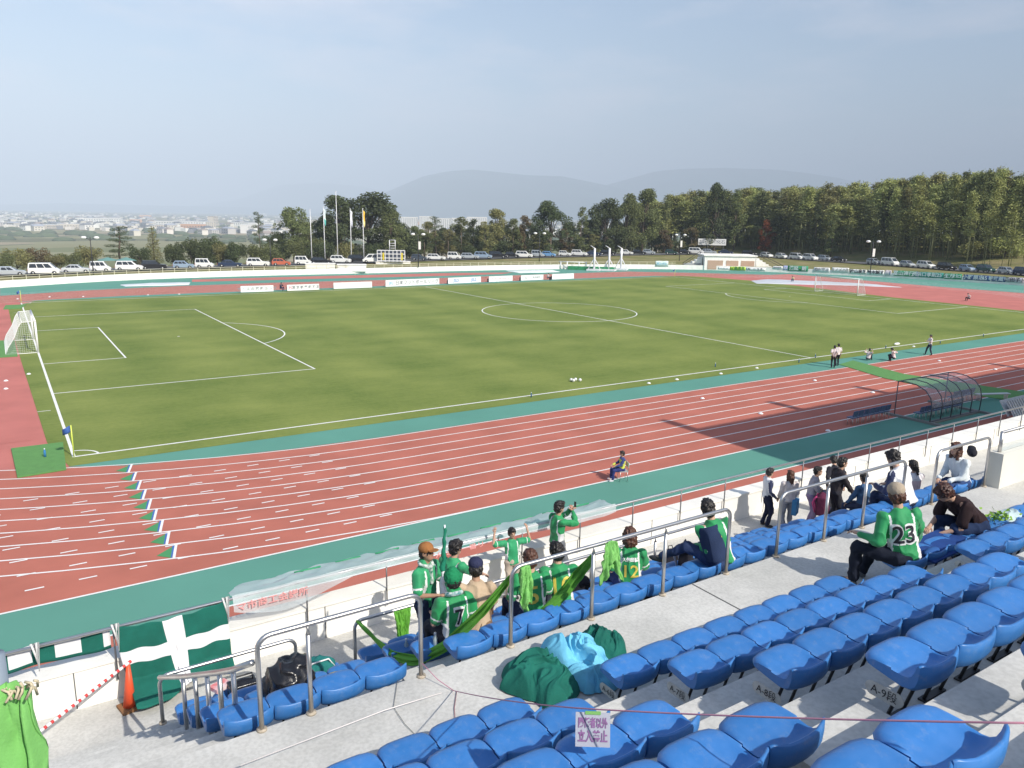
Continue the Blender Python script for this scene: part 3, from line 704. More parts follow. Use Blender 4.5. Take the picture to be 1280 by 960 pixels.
def bottle(p, label, c=(.05, .25, .60), s=1.0, cat='bottle'):
    t = thing('water_bottle', label, cat, p)
    MB().tube([(0, 0, 0), (0, 0, .16*s), (0, 0, .20*s), (0, 0, .22*s)], [.033*s, .033*s, .018*s, .015*s], 12).build('bottle_body', mat('bottle_%d' % int(c[0]*1000), c, .15, trans=0, alpha=.75), t)
    MB().tube([(0, 0, .22*s), (0, 0, .25*s)], .017*s, 10).build('cap', C_MK, t)
p = G(56.5, 571, .07); bottle((p.x, p.y, .07), 'blue and white bottle standing on the near green mat', s=1.6)
for a, b_, l in [(664, 497, 'bottle holder on the near touchline below the footballs'), (894, 459, 'bottle holder on the near touchline right of the footballs'), (998.5, 453.5, 'blue bottle on the touchline left of the standing pair'), (1019, 447.5, 'small bottles on the touchline beside the halfway line'), (1229, 421, 'dark bottle at the touchline on the right'), (1107, 436, 'blue bottle on the touchline behind the seated official'), (1175, 429.8, 'blue bottle on the touchline right of the standing photographer')]:
    p = G(a, b_); bottle((p.x, p.y, .02), l, s=1.3, c=(.06, .16, .34))
p = G(1121, 431.5); o = MB().ell((0, 0, .1), (.42, .14, .12)).build('kit_bag', C_MK, None, (p.x, p.y, .02)); tag(o, 'long white kit bag lying on the touchline behind the crouching official', 'bag')
# ------------------------------------------------------------------ land round the stadium
from mathutils import noise as NZ
def sstep(a, b, x): t = max(0, min(1, (x-a)/(b-a))); return t*t*(3-2*t)
def interp(tab, x):
    if x <= tab[0][0]: return tab[0][1]
    for (a, va), (b_, vb) in zip(tab[:-1], tab[1:]):
        if x <= b_: return va+(vb-va)*(x-a)/(b_-a)
    return tab[-1][1]
PL_ = [(0, .95), (10, .95), (25, 0), (45, -3), (90, -10), (150, -22), (240, -28.4), (400, -29.5)]
PR_ = [(0, .95), (5.5, 1.0), (9, 1.7), (15, 3.2), (32, 5), (95, 7), (190, 5), (300, -10), (420, -29.5)]
carpx = [(0, 345), (60, 343), (125, 340), (192, 337), (256, 335), (323, 333), (380, 331), (468, 328), (545, 325), (624, 322.5), (706, 320.5), (782, 318.5), (870, 317), (938, 318.5), (997, 324), (1049, 327), (1112, 331.5), (1183, 337), (1259, 342.5), (1330, 347)]
WX = [Vector((-160, 0)), Vector((-110, 30)), Vector((-75, 55)), Vector((-50, 74))]+[w for w in WS if w.x > -30]+[Vector((126, -28)), Vector((122, -60))]
CL = [Vector((-170, 20)), Vector((-80, 70)), Vector((-40, 88))]+[G(a, b_, 1.0).xy for a, b_ in carpx]+[Vector((160, -20)), Vector((140, -70))]
def hprof(p, d0):
    best = 1e9; q = Vector((p[0], p[1])); sgn = 1
    for a, b_ in zip(CL[:-1], CL[1:]):
        ab = b_-a; t = max(0, min(1, (q-a).dot(ab)/ab.length_squared)); c = a+ab*t; dd = (c-q).length
        if dd < best: best = dd; sgn = 1 if (q-c).dot(c-Vector((60, 30))) > 0 else 0
    d = best*sgn
    az = math.degrees(math.atan2(p[0]-CAM.x, p[1]-CAM.y)); w = sstep(43, 50, az)
    return interp(PL_, d)*(1-w)+interp(PR_, d)*w
def cardepth(px): return PX(G(px, interp(carpx, px), 1.0))[2]
def gdist(x, y):
    best = 1e9; q = Vector((x, y))
    for a, b_ in zip(WX[:-1], WX[1:]):
        ab = b_-a; t = max(0, min(1, (q-a).dot(ab)/ab.length_squared)); best = min(best, (a+ab*t-q).length)
    return best
def ground_z(x, y): return hprof((x, y), gdist(x, y))
ds = [.27, 2, 4, 7, 10, 13, 16, 19, 22, 25, 28, 31, 34, 37, 40, 43, 46, 50, 55, 62, 70, 80, 92, 110, 140, 180, 240, 320, 460]
vs = []; n = len(WX); nrm_ = []
for i in range(n):
    d = (WX[min(i+1, n-1)]-WX[max(i-1, 0)]).normalized(); q = Vector((-d.y, d.x))
    nrm_.append(q if q.dot(WX[i]-Vector((60, 20))) > 0 else -q)
for _ in range(6): nrm_ = [nrm_[0]]+[((a+b_+c).normalized()) for a, b_, c in zip(nrm_[:-2], nrm_[1:-1], nrm_[2:])]+[nrm_[-1]]
for p, q in zip(WX, nrm_):
    for d in ds:
        w = p+q*d; z = hprof(w, d)+(.10*NZ.noise(Vector((w.x*.06, w.y*.06, 0))) if d > 10 else 0)
        vs.append((w.x, w.y, z))
k = len(ds); fs = [(i*k+j, (i+1)*k+j, (i+1)*k+j+1, i*k+j+1) for i in range(n-1) for j in range(k-1)]
mb = MB(); mb.sm = True; mb.add(vs, fs)
C_BANK = mat('bank_grass', (.15, .165, .05), .95, c2=(.28, .235, .125), scale=.22, detail=7, bump=.5, bscale=5, spec=.1)
struct(mb.build('grass_bank', C_BANK))
# the plain with fields
m, N, L, b = nodes_mat('plain_fields')
tc = N.new('ShaderNodeTexCoord'); mp = N.new('ShaderNodeMapping'); mp.inputs['Scale'].default_value = (.006, .011, 1); mp.inputs['Rotation'].default_value = (0, 0, .5)
vo = N.new('ShaderNodeTexVoronoi'); vo.distance = 'CHEBYCHEV'; L.new(tc.outputs['Object'], mp.inputs[0]); L.new(mp.outputs[0], vo.inputs['Vector']); vo.inputs['Scale'].default_value = 1; vo.inputs['Randomness'].default_value = .6
rp = N.new('ShaderNodeValToRGB'); rp.color_ramp.interpolation = 'CONSTANT'; e = rp.color_ramp.elements; e[0].color = (.17, .18, .08, 1); e[1].position = .3; e[1].color = (.25, .24, .13, 1)
for ps, c in ((.5, (.32, .27, .18, 1)), (.65, (.15, .15, .08, 1)), (.8, (.24, .23, .12, 1)), (.92, (.33, .31, .24, 1))): q = e.new(ps); q.color = c
sx = N.new('ShaderNodeSeparateColor'); L.new(vo.outputs['Color'], sx.inputs[0]); L.new(sx.outputs[0], rp.inputs[0]); L.new(rp.outputs[0], b.inputs['Base Color']); b.inputs['Roughness'].default_value = 1; b.inputs['Specular IOR Level'].default_value = 0
vs = []; mb = MB(); rr = [0, 300, 800, 2000, 5000, 12000, 24000]
for r_ in rr: vs += [(r_*math.cos(6.28318*i/48), r_*math.sin(6.28318*i/48), -29-.0) for i in range(48)]
mb.add(vs, [(a*48+i, a*48+(i+1) % 48, (a+1)*48+(i+1) % 48, (a+1)*48+i) for a in range(len(rr)-1) for i in range(48)])
struct(mb.build('plain', m))
# parking strip under the cars
carpx = [(0, 345), (60, 343), (125, 340), (192, 337), (256, 335), (323, 333), (380, 331), (468, 328), (545, 325), (624, 322.5), (706, 320.5), (782, 318.5), (870, 317), (938, 318.5), (997, 324), (1049, 327), (1112, 331.5), (1183, 337), (1259, 342.5), (1330, 347)]
inn = [G(a, b_+1.2, 1.0) for a, b_ in carpx]
out_ = []
for i, p in enumerate(inn):
    d = (inn[min(i+1, len(inn)-1)]-inn[max(0, i-1)]).xy.normalized(); q = Vector((-d.y, d.x, 0)); q = q if q.dot(p-Vector((60, 35, 1))) > 0 else -q
    out_.append(p+q*8.5)
vs = [(p.x, p.y, 1.10) for p in inn]+[(p.x, p.y, 1.10) for p in out_]; n = len(inn)
struct(MB().add(vs, [(i, i+1, n+i+1, n+i) for i in range(n-1)]).build('parking_lot', mat('asphalt', (.12, .12, .12), .9, .15, .5)))
# ------------------------------------------------------------------ mountains
def ridge(name, pts, dist, depth, m, seed):
    """pts: (px, py of crest); a real 3-D ridge dist metres away, depth metres thick"""
    cr = []
    X = []; px = pts[0][0]
    while px <= pts[-1][0]: X.append(px); px += 9
    nx, ny = len(X), 15; vs = []
    for i, px in enumerate(X):
        hz = D(px, interp(pts, px), dist).z+29
        base = (D(px, 300, dist)-CAM).xy; dirn = base.normalized(); c0 = CAM.xy+base
        for j in range(ny):
            v = (j/(ny-1))*2-1
            p = c0+dirn*v*depth
            e = max(0, 1-abs(v))**.9
            z = -29+hz*e*(1+(.14*NZ.noise(Vector((p.x*.0009+seed, p.y*.0009, 0)))+.10*NZ.noise(Vector((p.x*.003, p.y*.003, seed))))*(0 if v == 0 else 1))
            vs.append((p.x, p.y, z))
    mb = MB(); mb.sm = True; mb.add(vs, [(i*ny+j, i*ny+j+1, (i+1)*ny+j+1, (i+1)*ny+j) for i in range(nx-1) for j in range(ny-1)])
    return struct(mb.build(name, m))
C_MTN = mat('mountain_forest', (.035, .07, .05), 1, .3, .002, spec=0)
ridge('mountains', [(330, 270), (400, 266), (445, 255), (490, 238), (530, 221), (560, 215), (590, 213), (620, 216), (660, 220), (700, 221), (730, 227), (760, 233), (800, 243), (850, 255), (900, 268)], 9500, 2200, C_MTN, 3)
ridge('hills', [(640, 268), (700, 250), (740, 236), (780, 225), (815, 215), (850, 212), (900, 211), (960, 213), (1000, 217), (1040, 223), (1090, 235), (1140, 250), (1200, 268), (1300, 272)], 10500, 2600, C_MTN, 9)
ridge('hills', [(150, 266), (230, 259), (300, 250), (350, 232), (400, 229), (450, 233), (520, 246), (600, 266)], 14500, 2400, C_MTN, 15)
ridge('hills', [(-120, 258), (0, 256), (80, 254), (200, 257), (320, 259), (430, 263)], 11500, 1500, C_MTN, 21)

# ------------------------------------------------------------------ town on the plain
def house_mesh(w, d, h, rf, wall, roof):
    mb = MB(); mb.b2(-w/2, w/2, -d/2, d/2, 0, h); mb.cur = 1
    o = .4
    mb.add([(-w/2-o, -d/2-o, h), (w/2+o, -d/2-o, h), (w/2+o, d/2+o, h), (-w/2-o, d/2+o, h), (-w/2+w*.18, 0, h+rf), (w/2-w*.18, 0, h+rf)], [(0, 1, 5, 4), (2, 3, 4, 5), (1, 2, 5), (3, 0, 4), (3, 2, 1, 0)])
    mb.cur = 2
    for s in (-1, 1):
        for i in range(3):
            for z in ([h*.28, h*.72] if h > 4.5 else [h*.5]): mb.box((-w*.3+i*w*.3, s*(d/2+.03), z), (w*.14, .06, h*.16))
    return mb.mesh('house', [wall, roof, mat('house_window', (.08, .10, .12), .2)])
HW = [mat('house_wall_%d' % i, c, .9) for i, c in enumerate([(.75, .74, .70), (.62, .58, .50), (.48, .46, .44), (.70, .66, .60)])]
HR = [mat('house_roof_%d' % i, c, .7) for i, c in enumerate([(.13, .14, .16), (.20, .21, .23), (.30, .24, .20), (.34, .36, .40)])]
HM = [house_mesh(random.uniform(10, 15), random.uniform(7, 9), random.choice([3.2, 5.8, 6.2]), random.uniform(1.6, 2.6), HW[i % 4], HR[(i*3+i//4) % 4]) for i in range(8)]
def blockm(w, d, h, wall, roof, win=True):
    mb = MB(); mb.b2(-w/2, w/2, -d/2, d/2, 0, h); mb.cur = 1; mb.b2(-w/2-.3, w/2+.3, -d/2-.3, d/2+.3, h+.01, h+.7)
    mb.cur = 2
    if win:
        nz = max(1, int(h/3.2)); nx = max(2, int(w/5))
        for k in range(nz):
            for i in range(nx):
                for s in (-1, 1): mb.box((-w/2+(i+.5)*w/nx, s*(d/2+.04), 1.7+k*3.2), (w/nx*.62, .08, 1.3))
    return mb.mesh('building', [wall, roof, mat('house_window', (.08, .10, .12), .2)])
C_PALE = mat('factory_white', (.78, .77, .74), .8); C_BEI = mat('factory_beige', (.62, .55, .46), .85); C_OR = mat('factory_orange', (.62, .36, .22), .85)
FM = [blockm(60, 24, 9, C_PALE, C_PALE), blockm(90, 30, 11, C_PALE, HR[3]), blockm(34, 14, 15, C_PALE, C_PALE), blockm(45, 20, 8, C_BEI, C_PALE), blockm(26, 12, 20, C_BEI, HR[3]), blockm(40, 16, 12, C_OR, C_PALE)]
hl_ = ['pale wall house with dark hipped roof in the distant town', 'beige house with grey roof in the distant town', 'grey house with brown roof in the distant town', 'cream house with light roof in the distant town']
rnd = random.Random(11)
cnt = 0
def hor(px): return 258.0+.0163*px
while cnt < 225:
    px = rnd.uniform(-20, 660); py = hor(px)+8+26*rnd.random()**1.15
    if py > hor(px)+31 and rnd.random() < .8: continue
    p = G(px, py, -29); i = rnd.randrange(8)
    o = link('house', HM[i], None, (p.x, p.y, -29)); o.rotation_euler = (0, 0, rnd.choice([.3, .5, 1.9, 2.1])+rnd.uniform(-.2, .2)); s_ = rnd.uniform(1.1, 1.7); o.scale = (s_, s_, s_)
    tag(o, hl_[i % 4], 'house', 'town houses: '+hl_[i % 4].split(' in ')[0]); cnt += 1
fl_ = ['long low white factory hall', 'large white hall with grey roof', 'white mid rise block', 'beige low warehouse', 'beige slab building', 'orange brown low rise building']
for k_ in range(46):
    px = rnd.uniform(-10, 650); py = hor(px)+6.5+22*rnd.random(); p = G(px, py, -29); i = rnd.choice([0, 0, 1, 2, 3, 3, 4, 5] if k_ > 4 else [5, 5, 1])
    o = link('town_building', FM[i], None, (p.x, p.y, -29)); o.rotation_euler = (0, 0, -.58+rnd.choice([0, 1.57, .3])); s_ = rnd.uniform(.7, 1.25); o.scale = (s_, s_, s_)
    tag(o, fl_[i]+' among the houses of the distant town', 'building', 'town blocks: '+fl_[i])
big = blockm(46, 14, 44, C_PALE, C_PALE)
for i, (px, w) in enumerate([(512, 1.0), (533, .8), (552, 1.15), (575, 1.0), (596, 1.2), (481, .7)]):
    p = D(px, 300, 1750); o = link('apartment_block', big, None, (p.x, p.y, -29)); o.scale = (w*.8, 1, .72+.05*math.sin(i*2)); o.rotation_euler = (0, 0, -.58)
    tag(o, '%s of the tall white apartment blocks behind the trees, counted from the left' % ['second', 'third', 'fourth', 'fifth', 'sixth', 'first'][i], 'apartment block', 'white apartment blocks')
# the rest of the town and its groves: nobody could count them
mb = MB()
for _ in range(1500):
    px = rnd.uniform(-60, 1000); py = hor(px)+5+24*rnd.random()**.8; p = G(px, py, -29); mb.cur = rnd.randrange(5)
    w = rnd.uniform(8, 16); mb.box((p.x, p.y, -29+3), (w, rnd.uniform(7, 12), rnd.uniform(5, 9)), rnd.uniform(0, 3))
tag(mb.build('distant_town', [HW[0], HW[1], HR[0], HR[1], HW[3]]), 'mass of tiny pale houses spreading to the horizon', 'town', kind='stuff')
mb = MB()
for _ in range(420):
    px = rnd.uniform(-60, 900); py = hor(px)+4.5+38*rnd.random()**1.3; p = G(px, py, -29); w = rnd.uniform(6, 20)
    mb.ell((p.x, p.y, -29+1), (w, rnd.uniform(4, 9), rnd.uniform(3, 6)), n=7, k=4)
tag(mb.build('distant_woods', mat('far_woods', (.07, .095, .045), 1, .3, .05)), 'dark groves between the fields and the distant town', 'woods', kind='stuff')

# ------------------------------------------------------------------ trees
def leafmat(name, c, isl=.35, rn=.18): return mat(name, c, .75, island=isl, rnd=rn, spec=.25, tl=.22)
LV = {'dark': leafmat('leaf_dark', (.085, .108, .046)), 'mid': leafmat('leaf_mid', (.150, .172, .068)), 'olive': leafmat('leaf_olive', (.23, .22, .09)), 'bamboo': leafmat('leaf_bamboo', (.32, .33, .12), .35, .30),
      'brown': leafmat('leaf_brown', (.19, .15, .075)), 'red': leafmat('leaf_red', (.30, .09, .03))}
C_BARK = mat('bark', (.13, .10, .075), .95, .3, 3, .5, 20); C_CULM = mat('culm', (.30, .31, .15), .6, .25, 1.0)
def leaves(mb, rg, pts, size, asp=.5, droop=0):
    for p in pts:
        a = Vector((rg.gauss(0, 1), rg.gauss(0, 1), rg.gauss(0, .6)-droop)).normalized(); b_ = a.cross(Vector((rg.gauss(0, 1), rg.gauss(0, 1), rg.gauss(0, 1)))).normalized()
        s_ = size*rg.uniform(.6, 1.3); c_ = a*s_; d_ = b_*s_*asp
        mb.add([p-c_*.5-d_*.3, p-d_*.5, p+c_*.5, p+d_*.5], [(0, 1, 2, 3)])
def crown_pts(rg, lobes, n):
    out = []; tot = sum(r_[0]*r_[1]*r_[2] for c, r_ in lobes)
    for c, r_ in lobes:
        k = int(n*r_[0]*r_[1]*r_[2]/tot)+30
        for _ in range(k):
            v = Vector((rg.gauss(0, 1), rg.gauss(0, 1), rg.gauss(0, 1))).normalized()*(rg.random()**.28)
            v *= 1+.18*NZ.noise(Vector(c)+v*2.2)
            out.append(Vector((c[0]+v.x*r_[0], c[1]+v.y*r_[1], c[2]+v.z*r_[2])))
    return out
TREES = {}
def mk(kind, seed):
    rg = random.Random(seed); cr = MB(); tk = MB()
    if kind == 'broad':
        lobes = []
        for i in range(38):
            a = rg.uniform(0, 6.28); h = rg.uniform(.20, .95); r_ = 4.5*math.sin(min(2.95, .35+h*2.6))*rg.uniform(.35, 1)
            lobes.append(((r_*math.cos(a), r_*math.sin(a), 12*h-.4), (rg.uniform(1.1, 1.9),)*2+(rg.uniform(.8, 1.3),)))
        leaves(cr, rg, crown_pts(rg, lobes, 7500), .44)
        tk.tube([(0, 0, -1), (.1, .1, 3), (0, .2, 6.5), (.1, 0, 10)], [.34, .27, .18, .05], 8)
        for c, r_ in lobes[::2]: tk.tube([(0, .1, rg.uniform(2.6, 5)), (c[0]*.5, c[1]*.5, c[2]*.7+.6), c], [.14, .09, .03], 5)
        H, Wd = 12, 10
    elif kind == 'pine':
        lobes = []
        for i in range(15):
            a = i*2.4; h = 3.2+i*.6; r_ = (2.6-i*.12)*rg.uniform(.5, 1)
            lobes.append(((r_*math.cos(a), r_*math.sin(a), h), (1.5-.04*i, 1.3, .45)))
        leaves(cr, rg, crown_pts(rg, lobes, 3000), .34, .3)
        tk.tube([(0, 0, -1), (.3, 0, 4), (.1, .2, 8), (.2, .1, 12)], [.22, .18, .13, .04], 7)
        for c, r_ in lobes: tk.tube([(.2, .1, c[2]-.5), c], [.07, .03], 4)
        H, Wd = 12.4, 7
    elif kind == 'cone':
        lobes = [((rg.uniform(-.3, .3), rg.uniform(-.3, .3), 1.4+i*.72), (2.1*(1-i/15)+.25, 2.1*(1-i/15)+.25, .7)) for i in range(14)]
        leaves(cr, rg, crown_pts(rg, lobes, 3200), .36, .35)
        tk.tube([(0, 0, -1), (0, 0, 11)], [.2, .04], 7); H, Wd = 12, 4.8
    elif kind == 'slim':
        lobes = []
        for i in range(20):
            a = rg.uniform(0, 6.28); h = .14+.83*(i+.5)/20+rg.uniform(-.03, .03); r_ = 2.1*rg.uniform(.2, 1)*math.sin(min(2.9, .35+h*2.6))
            lobes.append(((r_*math.cos(a), r_*math.sin(a), 12*h), (rg.uniform(.5, 1.0),)*2+(rg.uniform(.6, 1.1),)))
        leaves(cr, rg, crown_pts(rg, lobes, 3000), .36)
        tk.tube([(0, 0, -1), (.15, 0, 5), (0, .1, 11.5)], [.16, .12, .03], 6)
        for c, r_ in lobes[::2]: tk.tube([(0, 0, c[2]-1.4), c], [.05, .02], 4)
        H, Wd = 12.3, 4.4
    elif kind == 'bush':
        lobes = [((rg.uniform(-2, 2), rg.uniform(-1.5, 1.5), rg.uniform(1, 3.0)), (rg.uniform(.9, 1.5),)*2+(rg.uniform(.8, 1.2),)) for _ in range(12)]
        leaves(cr, rg, crown_pts(rg, lobes, 2600), .34)
        tk.tube([(0, 0, -1), (.1, .1, 1.5), (0, 0, 3)], [.12, .1, .04], 6); H, Wd = 4.2, 6.4
        for c, r_ in lobes[::2]: tk.tube([(0, 0, .5), c], [.05, .02], 4)
    elif kind == 'bamboo':
        lx, ly = rg.uniform(-1, 1), rg.uniform(-1, 1); pts = []
        ax = lambda h: Vector((lx*1.5*h**2.4, ly*1.5*h**2.4, 15.5*h-1.0*h**5))
        for _ in range(62):
            h = .30+.70*rg.random()**.75; rm = 2.1*(1-abs(h-.62)/.40)**.7+.28; a = rg.uniform(0, 6.28); c = ax(h); rl = rm*rg.uniform(.35, .85)
            for _q in range(38):
                t_ = rg.random()**.7; g_ = .22+.16*t_
                pts.append(Vector((c.x+rl*t_*math.cos(a)+rg.gauss(0, g_), c.y+rl*t_*math.sin(a)+rg.gauss(0, g_), c.z+.55*t_-1.15*t_*t_*rl*.6+rg.gauss(0, g_*.9))))
        leaves(cr, rg, pts, .46, .34, .5)
        tk.tube([tuple(ax(h)-Vector((0, 0, 1 if h == 0 else 0))) for h in (0, .3, .6, .85, 1)], [.075, .07, .055, .035, .01], 5)
        for q in range(2):
            ox, oy = rg.uniform(-.9, .9), rg.uniform(-.9, .9); tk.tube([(ox, oy, -1), (ox*.8, oy*.8, 6), (ox*.6, oy*.6, 11)], [.06, .055, .03], 4)
        H, Wd = 15.3, 3.8
    TREES.setdefault(kind, []).append((cr.v, cr.f, tk.mesh('trunk', C_CULM if kind == 'bamboo' else C_BARK), H, Wd, {}))
for k_, n_ in (('broad', 3), ('pine', 2), ('cone', 1), ('slim', 3), ('bush', 3), ('bamboo', 4)):
    for s_ in range(n_): mk(k_, 31*s_+len(k_))
def tree(kind, px, top, wpx, dep, leaf, label, group, name='tree', var=None):
    lst = TREES[kind]; v, f, tm, H, Wd, cache = lst[rnd.randrange(len(lst)) if var is None else var]
    if leaf not in cache:
        me = bpy.data.meshes.new('crown'); me.from_pydata(v, [], f); me.materials.append(LV[leaf]); cache[leaf] = me
    dep = max(dep, cardepth(px)+7.5); p = D(px, 300, dep); zb = ground_z(p.x, p.y); zt = D(px, top, dep).z
    # stand the tree where its line of sight has this range, keep base on the ground
    t = thing(name, label, 'bamboo' if kind == 'bamboo' else ('shrub' if kind == 'bush' else 'tree'), (p.x, p.y, zb-.1), rnd.uniform(0, 6.28), group)
    t.rotation_euler.x = rnd.uniform(-.02, .02); t.rotation_euler.y = rnd.uniform(-.02, .02)
    s_ = wpx*dep/977/Wd; t.scale = (s_, s_, (zt-zb)/H)
    link('crown', cache[leaf], t); link('culm' if kind == 'bamboo' else 'trunk', tm, t)
    return t
GT = 'trees behind the car park'
spec = [('bush', 18, 306, 40, 138, 'olive', 'low olive shrub behind the silver wagon at the left edge'), ('bush', 42, 305, 38, 142, 'brown', 'brownish shrub behind the white van'), ('bush', 5, 312, 30, 133, 'mid', 'green shrub at the left edge of the picture'),
 ('bush', 84, 312, 36, 136, 'mid', 'low green shrub left of the lamp post'), ('bush', 108, 303, 38, 146, 'olive', 'olive shrub behind the left lamp post'), ('bush', 66, 315, 30, 134, 'olive', 'low olive shrub between the van and the sedan'),
 ('pine', 149, 280, 48, 150, 'dark', 'spreading dark pine above the teal canopies'), ('cone', 191, 278, 27, 150, 'olive', 'conical yellowish tree right of the spreading pine'), ('bush', 172, 304, 30, 142, 'dark', 'dark shrub between the pine and the conical tree'),
 ('bush', 214, 303, 32, 148, 'mid', 'rounded green shrub right of the conical tree'), ('bush', 240, 294, 30, 155, 'mid', 'tall green shrub behind the silver blue hatchback'), ('bush', 260, 291, 38, 154, 'dark', 'wide dark tree mass behind the white kei van'),
 ('bush', 291, 299, 30, 152, 'dark', 'dark shrub behind the navy sedan'), ('pine', 324, 262, 24, 158, 'dark', 'slender pine standing alone left of the large trees'), ('bush', 338, 308, 36, 150, 'mid', 'green shrub beneath the slender pine'), ('broad', 367, 257, 52, 165, 'mid', 'loose broadleaf tree left of the flagpoles'),
 ('bush', 395, 300, 34, 156, 'dark', 'dark shrub behind the first flagpole'), ('broad', 425, 243, 62, 172, 'dark', 'great dark broadleaf tree directly behind the tall flagpole'), ('broad', 462, 238, 88, 176, 'dark', 'tallest round dark tree behind the right flagpoles'), ('broad', 488, 262, 48, 168, 'mid', 'broadleaf tree at the right flank of the tallest tree'),
 ('bush', 512, 288, 44, 170, 'dark', 'dark shrub mass beside the lamp post'), ('pine', 545, 268, 32, 185, 'dark', 'flat topped pine right of the lamp post'), ('slim', 530, 287, 24, 180, 'mid', 'small slim tree left of the flat topped pine'), ('slim', 560, 284, 22, 182, 'olive', 'slim olive tree right of the flat topped pine'),
 ('slim', 576, 268, 26, 190, 'mid', 'slim green tree behind the silver minivan'), ('slim', 592, 271, 22, 192, 'dark', 'slim dark tree behind the white kei van'), ('slim', 606, 276, 22, 188, 'olive', 'slim olive tree before the apartment blocks'),
 ('broad', 622, 260, 40, 198, 'olive', 'spreading olive tree behind the pair of black cars'), ('slim', 641, 270, 24, 192, 'mid', 'thin green tree right of the spreading olive tree'), ('slim', 656, 266, 22, 196, 'brown', 'nearly bare brown tree left of the round tree'),
 ('broad', 688, 249, 56, 200, 'dark', 'round topped dark tree between the apartment blocks and the wood'), ('slim', 673, 290, 26, 190, 'olive', 'low olive tree beneath the round topped tree'), ('slim', 706, 285, 22, 192, 'brown', 'brownish small tree right of the round topped tree'),
 ('slim', 726, 258, 22, 200, 'mid', 'thin upright tree between the two dark crowns'), ('broad', 757, 246, 50, 204, 'dark', 'dark broad crown at the left end of the wood'), ('broad', 782, 240, 42, 208, 'mid', 'green crown near the left end of the wood'), ('broad', 803, 235, 46, 210, 'mid', 'high green crown above the grey minivan'),
 ('slim', 740, 292, 26, 192, 'olive', 'low olive tree behind the dark blue car'), ('slim', 770, 290, 26, 194, 'mid', 'low green tree behind the white suv'), ('slim', 851, 300, 16, 190, 'olive', 'small bright tree beside the lamp post before the wood'), ('slim', 830, 285, 22, 196, 'brown', 'brownish young tree left of the lamp post'),
 ('broad', 893, 227, 40, 226, 'dark', 'round dark crown rising over the bamboo above the storage building'), ('slim', 918, 236, 26, 222, 'mid', 'green crown right of the round dark crown'), ('slim', 958, 272, 20, 190, 'red', 'small tree with red autumn leaves at the wood edge'), ('slim', 1040, 266, 22, 190, 'mid', 'mid green young tree in front of the bamboo'),
 ('slim', 864, 282, 24, 198, 'brown', 'reddish brown tree in front of the bamboo, left part'), ('bush', 1258, 290, 60, 176, 'bamboo', 'bright leafy bush at the right end of the wood'), ('bush', 1225, 297, 50, 178, 'bamboo', 'bright green bush left of the rightmost bush'), ('slim', 1019, 255, 18, 188, 'dark', 'thin pine-like tree with bare lower trunk at the wood edge')]
for s_ in spec: tree(s_[0], s_[1], s_[2], s_[3], s_[4], s_[5], s_[6], GT)
fill = [(498, 272, 34, 'dark'), (520, 281, 30, 'mid'), (536, 276, 30, 'olive'), (552, 283, 30, 'dark'), (571, 278, 28, 'mid'), (585, 284, 30, 'dark'), (602, 281, 30, 'mid'), (616, 286, 28, 'olive'), (634, 280, 32, 'dark'), (650, 282, 28, 'mid'), (664, 277, 30, 'dark'), (712, 276, 30, 'dark'), (735, 274, 30, 'mid'), (745, 268, 28, 'dark'), (770, 262, 36, 'dark'), (820, 258, 38, 'dark'), (345, 288, 34, 'dark'), (385, 276, 36, 'mid'), (405, 268, 40, 'dark'), (270, 300, 36, 'mid')]
for i, (px, top, w_, lf) in enumerate(fill):
    tree('broad', px, top, w_, cardepth(px)+16+i % 4*3, lf, 'low broad %s tree behind the cars, %s of the infill trees' % ({'dark': 'dark green', 'mid': 'mid green', 'olive': 'olive'}[lf], ORD[i]), 'low broad trees of the belt')
# low hedge of growth behind the cars
for i in range(34):
    px = 215+i*19.5+rnd.uniform(-4, 4)
    if px > 880: break
    tree('bush', px, 303-5*math.sin(i*.9)-.012*px+rnd.uniform(-3, 3), 30, cardepth(px)+rnd.uniform(8, 12), rnd.choice(['dark', 'dark', 'mid', 'olive']), 'low dark growth, %s shrub along the back of the car park' % (ORD+['thirty-first', 'thirty-second', 'thirty-third', 'thirty-fourth', 'thirty-fifth'])[i], 'shrubs along the back of the car park', 'shrub')
bt = [(740, 262), (800, 250), (840, 243), (880, 238), (920, 236), (960, 236), (1000, 233), (1050, 231), (1090, 227), (1120, 224), (1142, 219), (1160, 220), (1172, 216), (1195, 217), (1215, 215), (1231, 208), (1245, 216), (1265, 217), (1300, 213)]
nb_ = 0
for j in range(6):
    dep0 = [11, 16, 22, 29, 37, 46][j]; px = 815-j*6 if j else 880
    while px < 1296:
        top = interp(bt, px)+rnd.uniform(-3, 7)+(0 if j >= 2 else 14-5*j if rnd.random() < .5 else 3)
        if j == 0: top += rnd.uniform(4, 26)
        leaf = rnd.choice(['bamboo']*5+['olive', 'mid'])
        tree('bamboo', px, top, rnd.uniform(23, 34), cardepth(px)+dep0+rnd.uniform(-2, 2), leaf, 'feathery bamboo culm in the dense grove behind the right car park', 'bamboo culms of the grove, alike', 'bamboo')
        nb_ += 1; px += rnd.uniform(10.5, 15) if j else rnd.uniform(20, 34)
print('bamboo', nb_)
# darker wood floor and growth deep inside the grove
mb = MB(); rg = random.Random(5); pts = []
for _ in range(15000):
    px = rg.uniform(850, 1310); dp = cardepth(px)+rg.uniform(24, 60); p = D(px, 300, dp); pts.append(Vector((p.x, p.y, ground_z(p.x, p.y)+rg.uniform(-.5, 7.0))))
leaves(mb, rg, pts, 1.1, .5)
tag(mb.build('undergrowth', LV['mid']), 'dense dark undergrowth between the bamboo culms', 'undergrowth', kind='stuff')

